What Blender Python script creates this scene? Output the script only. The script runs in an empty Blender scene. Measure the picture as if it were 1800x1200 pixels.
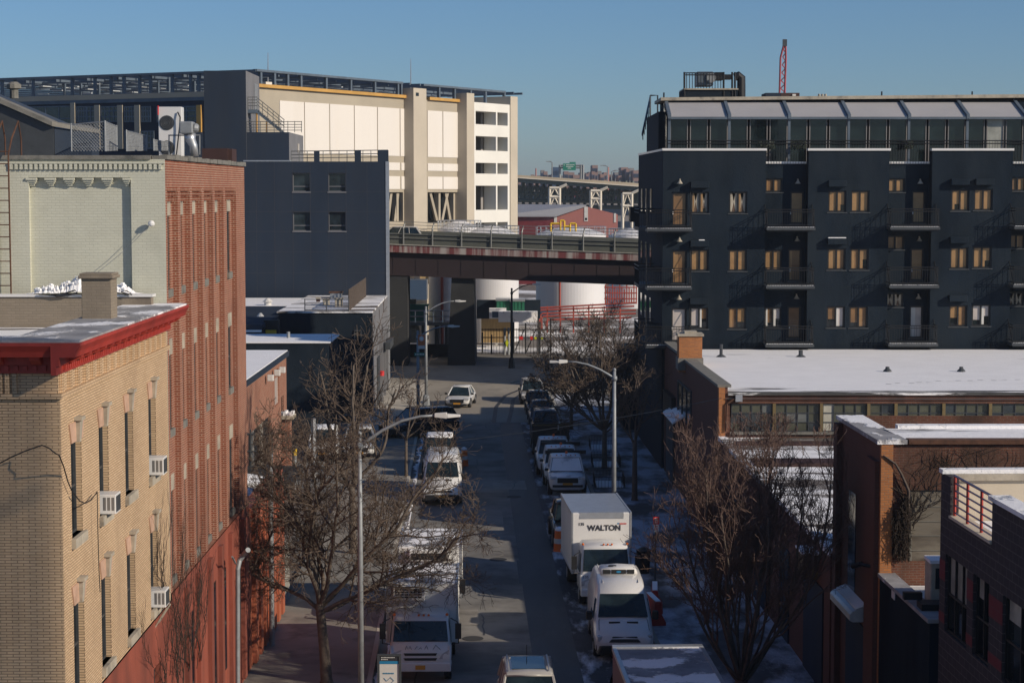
import bpy, math, random
from mathutils import Vector as V, Matrix
C = bpy.context.scene
rad = math.radians
# ------------------------------------------------------------------ camera, sky, sun, exposure
H = 16.0; FP = 3400.0; PITCH = rad(4.46); CP, SP = math.cos(PITCH), math.sin(PITCH)
cam = bpy.data.cameras.new('camera'); camo = bpy.data.objects.new('camera', cam)
C.collection.objects.link(camo); C.camera = camo
camo.location = (0, 0, H); camo.rotation_euler = (rad(90) - PITCH, 0, 0)
cam.sensor_width = 36; cam.lens = 36 * FP / 1800; cam.clip_start = 0.5; cam.clip_end = 6000
SUN_EL = 25.0; SUN_AZ = 119.0            # clockwise from +Y
world = bpy.data.worlds.new('World'); C.world = world; world.use_nodes = True
nt = world.node_tree; bg = nt.nodes['Background']
sky = nt.nodes.new('ShaderNodeTexSky'); sky.sky_type = 'NISHITA'; sky.sun_disc = False
sky.sun_elevation = rad(SUN_EL); sky.sun_rotation = rad(SUN_AZ)
sky.air_density = 0.9; sky.dust_density = 0.35; sky.ozone_density = 7.5
nt.links.new(sky.outputs[0], bg.inputs[0]); bg.inputs[1].default_value = 0.083
sl = bpy.data.lights.new('sun', 'SUN'); sl.energy = 4.0; sl.angle = rad(0.5); sl.color = (1.0, 0.875, 0.71)
so = bpy.data.objects.new('sun', sl); C.collection.objects.link(so)
to_sun = V((math.sin(rad(SUN_AZ)) * math.cos(rad(SUN_EL)), math.cos(rad(SUN_AZ)) * math.cos(rad(SUN_EL)), math.sin(rad(SUN_EL))))
so.rotation_euler = (-to_sun).to_track_quat('-Z', 'Y').to_euler()
C.view_settings.view_transform = 'Standard'; C.view_settings.look = 'None'
C.view_settings.exposure = 0.0; C.view_settings.gamma = 1.0
C.cycles.max_bounces = 6; C.cycles.diffuse_bounces = 3; C.cycles.glossy_bounces = 3

# ------------------------------------------------------------------ survey helpers: sight lines -> metres
def at(u, v, Y):
    dx = (u - 900) / FP; dy = (600 - v) / FP; t = Y / (CP + dy * SP)
    return V((dx * t, Y, H + t * (-SP + dy * CP)))
def gr(u, v, z=0.0):
    dx = (u - 900) / FP; dy = (600 - v) / FP; t = (H - z) / (SP - dy * CP)
    return V((dx * t, t * (CP + dy * SP), z))
def xs(u, v, X):                      # point on the plane x = X
    dx = (u - 900) / FP; dy = (600 - v) / FP; t = X / dx
    return V((X, t * (CP + dy * SP), H + t * (-SP + dy * CP)))

# ------------------------------------------------------------------ mesh builder
class Fr:                             # a wall frame: origin, direction along the wall, outward normal
    def __init__(s, o, a, n=None):
        s.o = V(o); s.a = V(a).normalized(); s.n = V(n).normalized() if n else V((s.a.y, -s.a.x, 0))
    def p(s, u, z, d=0.0): return s.o + s.a * u + s.n * d + V((0, 0, z))
class MB:
    def __init__(s): s.v = []; s.f = []
    def quad(s, *ps):
        n = len(s.v); s.v += [V(p) for p in ps]; s.f.append(tuple(range(n, n + len(ps)))); return s
    def hexa(s, p):                   # 8 points: bottom 4 ccw, top 4 ccw
        n = len(s.v); s.v += [V(q) for q in p]
        for f in ((3, 2, 1, 0), (4, 5, 6, 7), (0, 1, 5, 4), (1, 2, 6, 5), (2, 3, 7, 6), (3, 0, 4, 7)):
            s.f.append(tuple(n + i for i in f))
        return s
    def box(s, x0, y0, z0, x1, y1, z1):
        return s.hexa([(x0, y0, z0), (x1, y0, z0), (x1, y1, z0), (x0, y1, z0), (x0, y0, z1), (x1, y0, z1), (x1, y1, z1), (x0, y1, z1)])
    def fbox(s, fr, u0, u1, z0, z1, d0, d1):
        P = fr.p
        return s.hexa([P(u0, z0, d1), P(u1, z0, d1), P(u1, z0, d0), P(u0, z0, d0), P(u0, z1, d1), P(u1, z1, d1), P(u1, z1, d0), P(u0, z1, d0)])
    def panel(s, fr, u0, u1, z0, z1, holes=(), depth=0.2, d=0.0):
        U = sorted({u0, u1, *[x for h in holes for x in h[:2]]}); Z = sorted({z0, z1, *[x for h in holes for x in h[2:4]]})
        U = [x for x in U if u0 <= x <= u1]; Z = [x for x in Z if z0 <= x <= z1]
        for i in range(len(U) - 1):
            for j in range(len(Z) - 1):
                cu, cz = (U[i] + U[i + 1]) / 2, (Z[j] + Z[j + 1]) / 2
                if any(h[0] < cu < h[1] and h[2] < cz < h[3] for h in holes): continue
                s.quad(fr.p(U[i], Z[j], d), fr.p(U[i + 1], Z[j], d), fr.p(U[i + 1], Z[j + 1], d), fr.p(U[i], Z[j + 1], d))
        for a, b, c, e in [h[:4] for h in holes]:
            P = fr.p; q = d - depth
            s.quad(P(a, c, d), P(a, e, d), P(a, e, q), P(a, c, q)); s.quad(P(b, c, q), P(b, e, q), P(b, e, d), P(b, c, d))
            s.quad(P(a, c, q), P(b, c, q), P(b, c, d), P(a, c, d)); s.quad(P(a, e, d), P(b, e, d), P(b, e, q), P(a, e, q))
        return s
    def tube(s, pts, rs, n=6, cap=True):
        pts = [V(p) for p in pts]; rs = [rs] * len(pts) if isinstance(rs, (int, float)) else rs
        base = len(s.v); m = len(pts)
        d = (pts[1] - pts[0]).normalized(); ref = V((0, 0, 1)) if abs(d.z) < .9 else V((1, 0, 0))
        side = d.cross(ref).normalized()
        for i, p in enumerate(pts):
            if i > 0: 
                d = (pts[min(i + 1, m - 1)] - pts[i - 1])
                d = d.normalized() if d.length > 1e-9 else V((0, 0, 1))
                side = (side - d * side.dot(d)); side = side.normalized() if side.length > 1e-6 else d.orthogonal().normalized()
            up = side.cross(d)
            for k in range(n):
                t = 2 * math.pi * k / n; s.v.append(p + (side * math.cos(t) + up * math.sin(t)) * rs[i])
        for i in range(m - 1):
            for k in range(n):
                a = base + i * n + k; b = base + i * n + (k + 1) % n
                s.f.append((a, a + n, b + n, b))
        if cap:
            s.f.append(tuple(base + k for k in range(n))); s.f.append(tuple(base + (m - 1) * n + k for k in reversed(range(n))))
        return s
    def prism(s, poly, z0, z1):       # poly in xy, ccw
        n = len(s.v); k = len(poly)
        s.v += [V((x, y, z0)) for x, y in poly] + [V((x, y, z1)) for x, y in poly]
        s.f.append(tuple(n + i for i in reversed(range(k)))); s.f.append(tuple(n + k + i for i in range(k)))
        for i in range(k): s.f.append((n + i, n + (i + 1) % k, n + k + (i + 1) % k, n + k + i))
        return s
    def fprism(s, fr, prof, u0, u1):  # profile of (d, z) swept along the wall
        n = len(s.v); k = len(prof)
        s.v += [fr.p(u0, z, d) for d, z in prof] + [fr.p(u1, z, d) for d, z in prof]
        s.f.append(tuple(n + i for i in reversed(range(k)))); s.f.append(tuple(n + k + i for i in range(k)))
        for i in range(k): s.f.append((n + i, n + (i + 1) % k, n + k + (i + 1) % k, n + k + i))
        return s
    def lathe(s, prof, c, n=16):      # profile (r, z) around vertical axis at c
        b = len(s.v); c = V(c)
        for r, z in prof:
            for k in range(n):
                t = 2 * math.pi * k / n; s.v.append(c + V((r * math.cos(t), r * math.sin(t), z)))
        for i in range(len(prof) - 1):
            for k in range(n):
                a = b + i * n + k; e = b + i * n + (k + 1) % n; s.f.append((a, e, e + n, a + n))
        s.f.append(tuple(b + k for k in reversed(range(n)))); s.f.append(tuple(b + (len(prof) - 1) * n + k for k in range(n)))
        return s
    def cylx(s, c, r, w, n=18):       # cylinder along x
        return s.tube([V(c) - V((w / 2, 0, 0)), V(c) - V((w / 2 - .02, 0, 0)), V(c) + V((w / 2 - .02, 0, 0)), V(c) + V((w / 2, 0, 0))], [r * .93, r, r, r * .93], n)
    def loft(s, secs):                # (y, [(x, z) half profile bottom centre -> top centre])
        b = len(s.v); rings = []
        for y, hp in secs:
            full = hp + [(-x, z) for x, z in reversed(hp) if abs(x) > 1e-6]
            rings.append(len(full)); s.v += [V((x, y, z)) for x, z in full]
        k = rings[0]
        for i in range(len(secs) - 1):
            for j in range(k):
                a = b + i * k + j; e = b + i * k + (j + 1) % k; s.f.append((a, a + k, e + k, e))
        s.f.append(tuple(b + j for j in range(k))); s.f.append(tuple(b + (len(secs) - 1) * k + j for j in reversed(range(k))))
        return s
    def build(s, name, mat, parent=None, world=True, smooth=False, bevel=0, sub=0):
        off = V(parent.location) if (parent is not None and world) else V((0, 0, 0))
        me = bpy.data.meshes.new(name); me.from_pydata([tuple(p - off) for p in s.v], [], s.f)
        me.materials.append(mat)
        uv = me.uv_layers.new(name='UVMap'); vs = s.v
        data = [0.0] * (2 * len(me.loops))
        for poly in me.polygons:
            n = poly.normal
            if abs(n.z) > .75: t = V((1, 0, 0)); w = V((0, 1, 0))
            else:
                t = V((-n.y, n.x, 0)).normalized(); w = V((0, 0, 1))
            for li in poly.loop_indices:
                p = vs[me.loops[li].vertex_index]; data[2 * li] = p.dot(t); data[2 * li + 1] = p.dot(w)
        uv.data.foreach_set('uv', data)
        if smooth: me.polygons.foreach_set('use_smooth', [True] * len(me.polygons))
        o = bpy.data.objects.new(name, me); C.collection.objects.link(o)
        if parent is not None: o.parent = parent
        if bevel:
            m = o.modifiers.new('bevel', 'BEVEL'); m.width = bevel; m.segments = 2; m.limit_method = 'ANGLE'
        if sub:
            m = o.modifiers.new('sub', 'SUBSURF'); m.levels = sub; m.render_levels = sub
        return o
def tag(o, label, cat, group=None, kind=None):
    o['label'] = label; o['category'] = cat
    if group: o['group'] = group
    if kind: o['kind'] = kind
    return o
def thing(name, label, cat, loc=(0, 0, 0), rz=0.0, group=None):
    o = bpy.data.objects.new(name, None); C.collection.objects.link(o); o.empty_display_size = .3
    o.location = loc; o.rotation_euler = (0, 0, rz); return tag(o, label, cat, group)
def struct(mb, name, mat, label=None):
    o = mb.build(name, mat); o['kind'] = 'structure'
    if label: o['label'] = label
    return o
def copy_thing(o, parent=None):
    c = o.copy(); C.collection.objects.link(c)
    if parent is not None: c.parent = parent
    for ch in KIDS(o): copy_thing(ch, c)
    return c
def KIDS(o): return [x for x in C.collection.objects if x.parent == o]
def one(mb, name, mat, label, cat, group=None, **k):
    return tag(mb.build(name, mat, None, **k), label, cat, group)
def text(body, size, loc, rot, mat, parent, name='lettering', bold=0.0, align='CENTER'):
    cu = bpy.data.curves.new(name, 'FONT'); cu.body = body; cu.size = size; cu.extrude = .006; cu.offset = bold
    cu.align_x = align; cu.align_y = 'CENTER'; cu.materials.append(mat)
    o = bpy.data.objects.new(name, cu); C.collection.objects.link(o); o.location = loc; o.rotation_euler = rot
    o.parent = parent; bpy.context.view_layer.update()
    me = bpy.data.meshes.new_from_object(o.evaluated_get(bpy.context.evaluated_depsgraph_get())); q = bpy.data.objects.new(name, me); C.collection.objects.link(q)
    q.location = loc; q.rotation_euler = rot; q.parent = parent; bpy.data.objects.remove(o); return q

# ------------------------------------------------------------------ materials
def nodes(name):
    m = bpy.data.materials.new(name); m.use_nodes = True; t = m.node_tree
    return m, t, t.nodes['Principled BSDF']
def _n(t, kind, **kw):
    n = t.nodes.new(kind)
    for k, v in kw.items():
        if k in n.inputs: n.inputs[k].default_value = v
        else: setattr(n, k, v)
    return n
def rgba(c): return (c[0], c[1], c[2], 1)
def mixc(t, fac, a, b):
    n = t.nodes.new('ShaderNodeMix'); n.data_type = 'RGBA'
    if isinstance(fac, (int, float)): n.inputs[0].default_value = fac
    else: t.links.new(fac, n.inputs[0])
    for s, x in ((6, a), (7, b)):
        if isinstance(x, tuple): n.inputs[s].default_value = x
        else: t.links.new(x, n.inputs[s])
    return n.outputs[2]
def ramp(t, src, a, b):
    n = t.nodes.new('ShaderNodeMapRange'); n.inputs[1].default_value = a; n.inputs[2].default_value = b
    t.links.new(src, n.inputs[0]); return n.outputs[0]
def noise(t, scale, detail=4, stretch=None, coord='Object', rough=.6):
    tc = t.nodes.new('ShaderNodeTexCoord'); src = tc.outputs[coord]
    if stretch:
        mp = t.nodes.new('ShaderNodeMapping'); mp.inputs['Scale'].default_value = stretch
        t.links.new(src, mp.inputs[0]); src = mp.outputs[0]
    n = _n(t, 'ShaderNodeTexNoise', Scale=scale, Detail=detail, Roughness=rough); t.links.new(src, n.inputs['Vector'])
    return n.outputs[0]
def bump(t, bs, h, strength, dist=.02):
    b = _n(t, 'ShaderNodeBump', Strength=strength, Distance=dist); t.links.new(h, b.inputs['Height'])
    t.links.new(b.outputs[0], bs.inputs['Normal'])
def mat(name, c, r=.7, var=.18, sc=1.0, bm=0.0, bsc=14, metal=0.0, dirt=None, dsc=.8, dlim=(.52, .68), stretch=None, coat=0.0, spec=.5):
    m, t, b = nodes(name)
    f = noise(t, sc, 6, stretch)
    col = mixc(t, ramp(t, f, .3, .7), rgba([x * (1 - var) for x in c]), rgba([min(1, x * (1 + var)) for x in c]))
    if dirt:
        g = noise(t, dsc, 8, stretch); col = mixc(t, ramp(t, g, *dlim), col, rgba(dirt))
    t.links.new(col, b.inputs['Base Color'])
    b.inputs['Metallic'].default_value = metal; b.inputs['Coat Weight'].default_value = coat
    b.inputs['Specular IOR Level'].default_value = spec
    rr = ramp(t, noise(t, sc * 3, 4), -1.2, 2.2)
    mm = t.nodes.new('ShaderNodeMath'); mm.operation = 'MULTIPLY_ADD'; t.links.new(rr, mm.inputs[0]); mm.inputs[1].default_value = .25; mm.inputs[2].default_value = r - .125
    t.links.new(mm.outputs[0], b.inputs['Roughness'])
    if bm: bump(t, b, noise(t, bsc, 6), bm)
    return m
def brick(name, c1, c2, mort, bw=.2, bh=.066, ms=.011, soot=None, soc=.5, lim=(.5, .75), bm=.5, r=.85):
    m, t, b = nodes(name)
    uv = t.nodes.new('ShaderNodeUVMap'); uv.uv_map = 'UVMap'
    k = _n(t, 'ShaderNodeTexBrick', Scale=1.0); k.inputs['Color1'].default_value = rgba(c1); k.inputs['Color2'].default_value = rgba(c2)
    k.inputs['Mortar'].default_value = rgba(mort); k.inputs['Mortar Size'].default_value = ms; k.inputs['Brick Width'].default_value = bw
    k.inputs['Row Height'].default_value = bh; k.inputs['Mortar Smooth'].default_value = .2; k.inputs['Bias'].default_value = -.1
    t.links.new(uv.outputs[0], k.inputs['Vector'])
    f = ramp(t, noise(t, 2.2, 8), .25, .75); g = ramp(t, noise(t, .35, 5), .3, .7)
    col = mixc(t, f, mixc(t, .5, k.outputs[0], rgba([x * .72 for x in c1])), k.outputs[0])
    col = mixc(t, g, col, mixc(t, .22, col, rgba([min(1, x * 1.25) for x in c2])))
    if soot: col = mixc(t, ramp(t, noise(t, soc, 8, (1, 1, .35)), *lim), col, rgba(soot))
    t.links.new(col, b.inputs['Base Color']); b.inputs['Roughness'].default_value = r; b.inputs['Specular IOR Level'].default_value = .25
    inv = t.nodes.new('ShaderNodeMath'); inv.operation = 'SUBTRACT'; inv.inputs[0].default_value = 1; t.links.new(k.outputs['Fac'], inv.inputs[1])
    ad = t.nodes.new('ShaderNodeMath'); ad.operation = 'MULTIPLY_ADD'; t.links.new(noise(t, 26, 4), ad.inputs[0]); ad.inputs[1].default_value = .5; t.links.new(inv.outputs[0], ad.inputs[2])
    bump(t, b, ad.outputs[0], bm, .012)
    return m
def snowy(name, under, a=.42, bb=.52, sc=.5, stretch=(1, 1, 1), snow=(.93, .92, .92)):
    m, t, b = nodes(name)
    f = ramp(t, noise(t, sc, 9, stretch, rough=.62), a, bb)
    u = mixc(t, ramp(t, noise(t, 1.3, 6), .3, .7), rgba([x * .7 for x in under]), rgba([x * 1.3 for x in under]))
    s = mixc(t, ramp(t, noise(t, .8, 6), .3, .7), rgba([x * .92 for x in snow]), rgba(snow))
    t.links.new(mixc(t, f, u, s), b.inputs['Base Color']); b.inputs['Roughness'].default_value = .75; b.inputs['Specular IOR Level'].default_value = .3
    ad = t.nodes.new('ShaderNodeMath'); ad.operation = 'MULTIPLY_ADD'; t.links.new(noise(t, 7, 5), ad.inputs[0]); ad.inputs[1].default_value = .35; t.links.new(f, ad.inputs[2])
    bump(t, b, ad.outputs[0], .8, .07)
    return m
def glass(name, c=(.012, .016, .02), r=.06, var=.5):
    m, t, b = nodes(name)
    f = noise(t, .9, 3)
    t.links.new(mixc(t, ramp(t, f, .35, .7), rgba([x * (1 - var) for x in c]), rgba([x * (1 + var) for x in c])), b.inputs['Base Color'])
    b.inputs['Roughness'].default_value = r; b.inputs['Specular IOR Level'].default_value = .6
    bump(t, b, noise(t, 1.6, 2), .06, .02)
    return m
M = {}
M['cream'] = brick('cream brick', (.57, .395, .24), (.69, .495, .31), (.15, .10, .065), .24, .056, .0095, soot=(.36, .25, .16), soc=.6, lim=(.56, .8))
M['red'] = brick('red brick', (.31, .090, .047), (.18, .052, .031), (.47, .35, .26), .21, .066, .0135, soot=(.19, .085, .06), soc=.6, lim=(.56, .78))
M['sage'] = brick('sage painted brick', (.57, .565, .46), (.60, .595, .49), (.48, .475, .38), .21, .07, .008, soot=(.42, .42, .34), soc=.7, lim=(.57, .85), bm=.5)
M['tanbrick'] = brick('tan brick', (.30, .25, .19), (.25, .21, .16), (.23, .19, .145), .21, .067, .009, soot=(.17, .14, .11), soc=.6, lim=(.5, .7))
M['redpaint'] = mat('red painted wall', (.29, .075, .045), .75, .25, 1.2, .5, 10, dirt=(.15, .045, .03), dsc=.8, dlim=(.42, .70), stretch=(1, 1, .25))
M['orangepaint'] = mat('orange red painted wall', (.40, .12, .06), .65, .2, .8, .25, 12, dirt=(.24, .07, .04), stretch=(1, 1, .3))
M['cornice'] = mat('red cornice paint', (.38, .042, .028), .5, .2, 1.5, .1, dirt=(.22, .03, .02), dlim=(.55, .7))
M['stone'] = mat('pale stone', (.42, .37, .29), .85, .25, 3, .3, dirt=(.2, .18, .15), dsc=1.5)
M['pinkstone'] = mat('pink stone', (.52, .33, .23), .8, .18, 3, .2)
M['graystone'] = mat('grey coping', (.20, .19, .165), .85, .3, 2, .4, dirt=(.1, .1, .09), dsc=2)
M['concrete'] = mat('concrete', (.30, .285, .25), .85, .2, .7, .25, dirt=(.19, .175, .15), dsc=.5)
M['pale_concrete'] = mat('pale concrete', (.44, .40, .335), .85, .14, .35, .15)
M['darkconcrete'] = mat('dark concrete', (.026, .027, .028), .9, .3, .5, .3)
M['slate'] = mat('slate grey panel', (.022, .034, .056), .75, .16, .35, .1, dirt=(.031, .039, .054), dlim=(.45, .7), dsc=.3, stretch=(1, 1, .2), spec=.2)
M['slate_side'] = mat('grey stucco', (.17, .17, .18), .8, .12, .4, .1)
M['joint'] = mat('dark joint', (.035, .038, .05), .8, .1)
M['charcoal'] = mat('charcoal stucco', (.0115, .0190, .029), .9, .35, .5, .6, 9, dirt=(.020, .028, .037), dsc=.4, dlim=(.42, .66), stretch=(1, 1, .35), spec=.1)
M['charcoal_side'] = brick('charcoal brick', (.011, .019, .031), (.009, .016, .027), (.007, .011, .017), .2, .07, .01)
M['blackmetal'] = mat('black metal', (.013, .014, .016), .5, .2, 3, spec=.4)
M['darkmetal'] = mat('dark grey metal', (.05, .055, .06), .5, .2, 3)
M['steel'] = mat('galvanised steel', (.27, .285, .295), .55, .18, 4, metal=.25, dirt=(.22, .23, .24), dsc=6)
M['alum'] = mat('brushed aluminium', (.55, .56, .57), .4, .1, 4, metal=.7)
M['bluesteel'] = mat('blue grey steel', (.10, .13, .165), .5, .2, 1)
M['purlin'] = mat('pale purlin', (.52, .55, .57), .5, .1, 1)
M['white'] = mat('white paint', (.72, .71, .69), .45, .05, .8, coat=.15)
M['whitewall'] = mat('white panel wall', (.74, .695, .635), .8, .035, .2, dirt=(.70, .64, .56), dsc=.25, dlim=(.56, .8), stretch=(1, 1, .12))
M['whitegrid'] = mat('white concrete', (.74, .72, .66), .8, .05, .3)
M['beige'] = mat('beige column', (.50, .44, .35), .85, .07, .3)
M['beigeband'] = mat('beige band', (.40, .35, .27), .85, .07, .3)
M['ochre'] = mat('ochre trim', (.52, .29, .07), .6, .12, .6)
M['yellow'] = mat('yellow paint', (.72, .46, .03), .5, .12, 2)
M['yellowgreen'] = mat('yellow green sign', (.60, .66, .02), .5, .05)
M['orange'] = mat('orange plastic', (.80, .15, .02), .5, .12, 3)
M['red_plastic'] = mat('red plastic', (.42, .035, .025), .5, .15, 3)
M['signred'] = mat('sign red', (.62, .03, .03), .5, .05)
M['signgreen'] = mat('sign green', (.015, .19, .13), .5, .05)
M['green'] = mat('green painted steel', (.02, .15, .085), .5, .2, .6, dirt=(.03, .08, .05))
M['teal'] = mat('teal green steel', (.02, .20, .15), .5, .2, .6)
M['bannerorange'] = mat('banner orange', (.55, .16, .05), .7, .08)
M['skyblue'] = mat('sign blue', (.02, .20, .38), .5, .1)
M['offwhite'] = mat('off white', (.62, .60, .56), .7, .08, 2)
M['text'] = mat('dark lettering', (.03, .03, .035), .6, .05)
M['textwhite'] = mat('white lettering', (.75, .75, .72), .6, .05)
M['fencebrown'] = mat('brown fence', (.075, .058, .048), .9, .3, 4)
M['rust'] = mat('rusty iron', (.10, .045, .025), .9, .4, 4)
M['brownbox'] = mat('brown duct', (.05, .022, .018), .7, .2, 2)
M['girder'] = mat('dark red girder', (.016, .0065, .008), .7, .25, .3, .1)
M['girderfade'] = mat('faded red girder', (.13, .030, .032), .8, .25, 1.5, dirt=(.33, .30, .28), dsc=1.2, dlim=(.45, .58), stretch=(1, 1, .08))
M['rail'] = mat('grey railing', (.15, .155, .15), .5, .2, 2, metal=.3)
M['panelgreen'] = mat('grey green panel', (.075, .08, .068), .7, .2, .5)
M['tan'] = mat('tan blinds', (.31, .175, .068), .6, .2, 1.5, coat=.7)
M['tan2'] = mat('amber blinds', (.20, .105, .040), .6, .25, 1.5, coat=.7)
M['whiteblind'] = mat('white blinds', (.50, .44, .40), .6, .14, 1.2, coat=.6)
M['dimcurtain'] = mat('dim curtain', (.12, .075, .05), .7, .3, 1.2)
M['glass'] = glass('dark glass'); M['glassg'] = glass('greenish glass', (.008, .014, .015), .04)
M['glassblue'] = glass('blue glass', (.022, .034, .042), .06)
M['carglass'] = glass('car glass', (.012, .02, .022), .05, .6)
M['paintedreflect'] = glass('pane with painted pale reflection', (.34, .34, .30), .18, .35)  # sky reflection painted in as a pale base colour
M['fglass1'] = glass('factory glass olive', (.085, .088, .062), .22, .25); M['fglass2'] = glass('factory glass grey', (.16, .17, .16), .3, .3)
M['fglass3'] = glass('factory glass dark', (.045, .055, .06), .15, .3); M['fglass4'] = mat('milky pane', (.48, .46, .38), .4, .15, 2)
M['mullion'] = mat('ochre mullion', (.16, .115, .045), .7, .2, 2)
M['canopy'] = mat('grey ribbed canopy', (.41, .40, .405), .55, .06, .3)
M['jbrick'] = brick('orange brick', (.52, .20, .065), (.34, .13, .05), (.26, .18, .12), .21, .07, .011, soot=(.25, .11, .05), lim=(.58, .8))
M['jbrick2'] = brick('dark red brick', (.19, .070, .042), (.125, .048, .032), (.20, .155, .12), .21, .07, .011, soot=(.075, .042, .030), soc=.9, lim=(.42, .66))
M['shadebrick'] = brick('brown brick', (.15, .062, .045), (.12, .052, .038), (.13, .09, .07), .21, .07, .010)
M['cmu'] = brick('dark block', (.055, .046, .050), (.050, .042, .046), (.16, .14, .135), .42, .21, .009, bm=.3)
M['cmured'] = brick('dark red block', (.17, .035, .04), (.16, .033, .038), (.13, .06, .06), .42, .21, .009, bm=.3)
M['stucco'] = mat('cream stucco', (.60, .52, .40), .85, .06, .5, .15, dirt=(.42, .36, .28), dsc=.35, dlim=(.55, .8))
M['plywood'] = mat('weathered plywood', (.16, .14, .11), .85, .3, 1.2, .2, dirt=(.06, .045, .035), dsc=1.6, dlim=(.42, .62), stretch=(.25, 1, 1.2))
M['wood'] = mat('timber hoarding', (.46, .32, .15), .8, .2, 3, stretch=(3, 3, .15))
M['asphalt'] = mat('asphalt', (.145, .136, .124), .85, .25, .6, .35, 30, dirt=(.25, .236, .212), dsc=.3, dlim=(.40, .62), spec=.2)
M['paleroad'] = mat('salted pale road', (.30, .27, .225), .9, .16, .25, .2, 20, dirt=(.22, .20, .17), dsc=.35, stretch=(1, .4, 1), spec=.2)
M['wetasphalt'] = mat('damp asphalt', (.034, .035, .038), .6, .3, .7, .25, 30, dirt=(.07, .07, .07), dsc=.5, dlim=(.55, .7), stretch=(1.5, .25, 1))
M['sidewalk'] = mat('sidewalk concrete', (.235, .215, .185), .85, .2, .4, .2, 20, dirt=(.13, .115, .10), dsc=.6)
M['snowwalk'] = snowy('snowy sidewalk', (.085, .083, .085), .44, .58, .45, (1, .5, 1), (.48, .51, .58))
M['icelane'] = snowy('icy gutter', (.055, .056, .062), .50, .68, .9, (1.2, .35, 1), (.66, .69, .74))
M['snow'] = snowy('snow', (.6, .62, .66), .20, .35, .6)
M['snowroof'] = snowy('snowy roof', (.14, .135, .135), .33, .375, .2, (.35, 1.5, 1))
M['snowpatch'] = snowy('patchy snow roof', (.12, .10, .085), .44, .50, .35, (.35, 1.5, 1))
M['snowstrip'] = snowy('grey flashing with snow', (.30, .295, .30), .51, .55, .5, (1, .6, 1))
M['roofedge'] = snowy('wet roof edge', (.07, .068, .066), .52, .56, .7, (.2, 2.4, 1))
M['vsnow'] = snowy('truck roof snow', (.24, .25, .27), .50, .54, .55, (1, 1, 1))
M['vsnow2'] = snowy('snow dusted paint', (.45, .46, .48), .30, .45, 1.5)
M['bark'] = mat('bark', (.115, .09, .07), .9, .4, 5, .3); M['twig'] = mat('grey brown twig', (.105, .076, .056), .9, .35, 2)
M['bark2'] = mat('dark bark', (.095, .072, .058), .9, .3, 5, .3); M['twigred'] = mat('reddish twig', (.125, .078, .062), .9, .35, 2)
M['vine'] = mat('vine stem', (.030, .020, .014), .9, .3, 2)
M['leafdry'] = mat('dry leaf', (.24, .12, .055), .8, .3, 3)
M['shrub'] = mat('dark evergreen', (.012, .02, .012), .8, .4, 2)
M['tyre'] = mat('tyre rubber', (.014, .014, .015), .85, .2); M['rim'] = mat('wheel rim', (.28, .29, .30), .4, .1, metal=.7)
M['blackplastic'] = mat('black plastic', (.016, .016, .017), .5, .15)
M['lamp'] = mat('headlamp', (.50, .50, .50), .15, .3, 6); M['amber'] = mat('amber lens', (.70, .16, .02), .3, .1)
M['carwhite'] = mat('white car paint', (.70, .69, .67), .3, .05, 1.2, coat=.5, dirt=(.52, .50, .47), dsc=1.2, dlim=(.55, .85))
M['carsilver'] = mat('silver car paint', (.40, .385, .36), .3, .08, 1, coat=.5)
M['cargrey'] = mat('grey car paint', (.13, .145, .165), .3, .1, 1, coat=.5)
M['carblack'] = mat('black car paint', (.012, .013, .016), .25, .1, 1, coat=.6)
M['carblue'] = mat('blue grey car paint', (.09, .115, .15), .3, .1, 1, coat=.5)
M['dirty'] = mat('dirty dark steel', (.035, .034, .032), .8, .3, 1)
M['plate'] = mat('yellow plate', (.60, .28, .03), .5, .1)
M['maroon'] = mat('maroon paint', (.16, .025, .028), .35, .15, 1, coat=.3)
M['brownfar'] = mat('far brown', (.30, .20, .175), .9, .2, .02); M['bluefar'] = mat('far blue glass', (.06, .10, .17), .3, .2, .02); M['greyfar'] = mat('far grey', (.25, .235, .23), .9, .2, .02)
M['viaduct_top'] = mat('viaduct barrier', (.44, .37, .27), .85, .2, .1); M['viaduct'] = mat('viaduct green steel', (.10, .125, .115), .7, .2, .05); M['vwhite'] = mat('pale steel tower', (.66, .60, .50), .7, .12, .3)
M['tank'] = mat('white tank', (.70, .69, .69), .5, .05, .1); M['redpipe'] = mat('red pipe', (.34, .055, .035), .6, .2, .5)
M['redshed'] = mat('red metal siding', (.40, .15, .125), .7, .1, .1); M['greyroof'] = mat('grey metal roof', (.34, .34, .36), .6, .1, .08); M['redlong'] = mat('bright red cladding', (.50, .05, .04), .7, .1, .1)
M['cranered'] = mat('crane red', (.36, .05, .06), .6, .2, 1)
M['gravel'] = snowy('yard ground', (.17, .15, .13), .50, .62, .08, (1, 1, 1))
M['ground'] = mat('ground', (.13, .12, .11), .95, .3, .05, dirt=(.2, .19, .175), dsc=.03)
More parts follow.
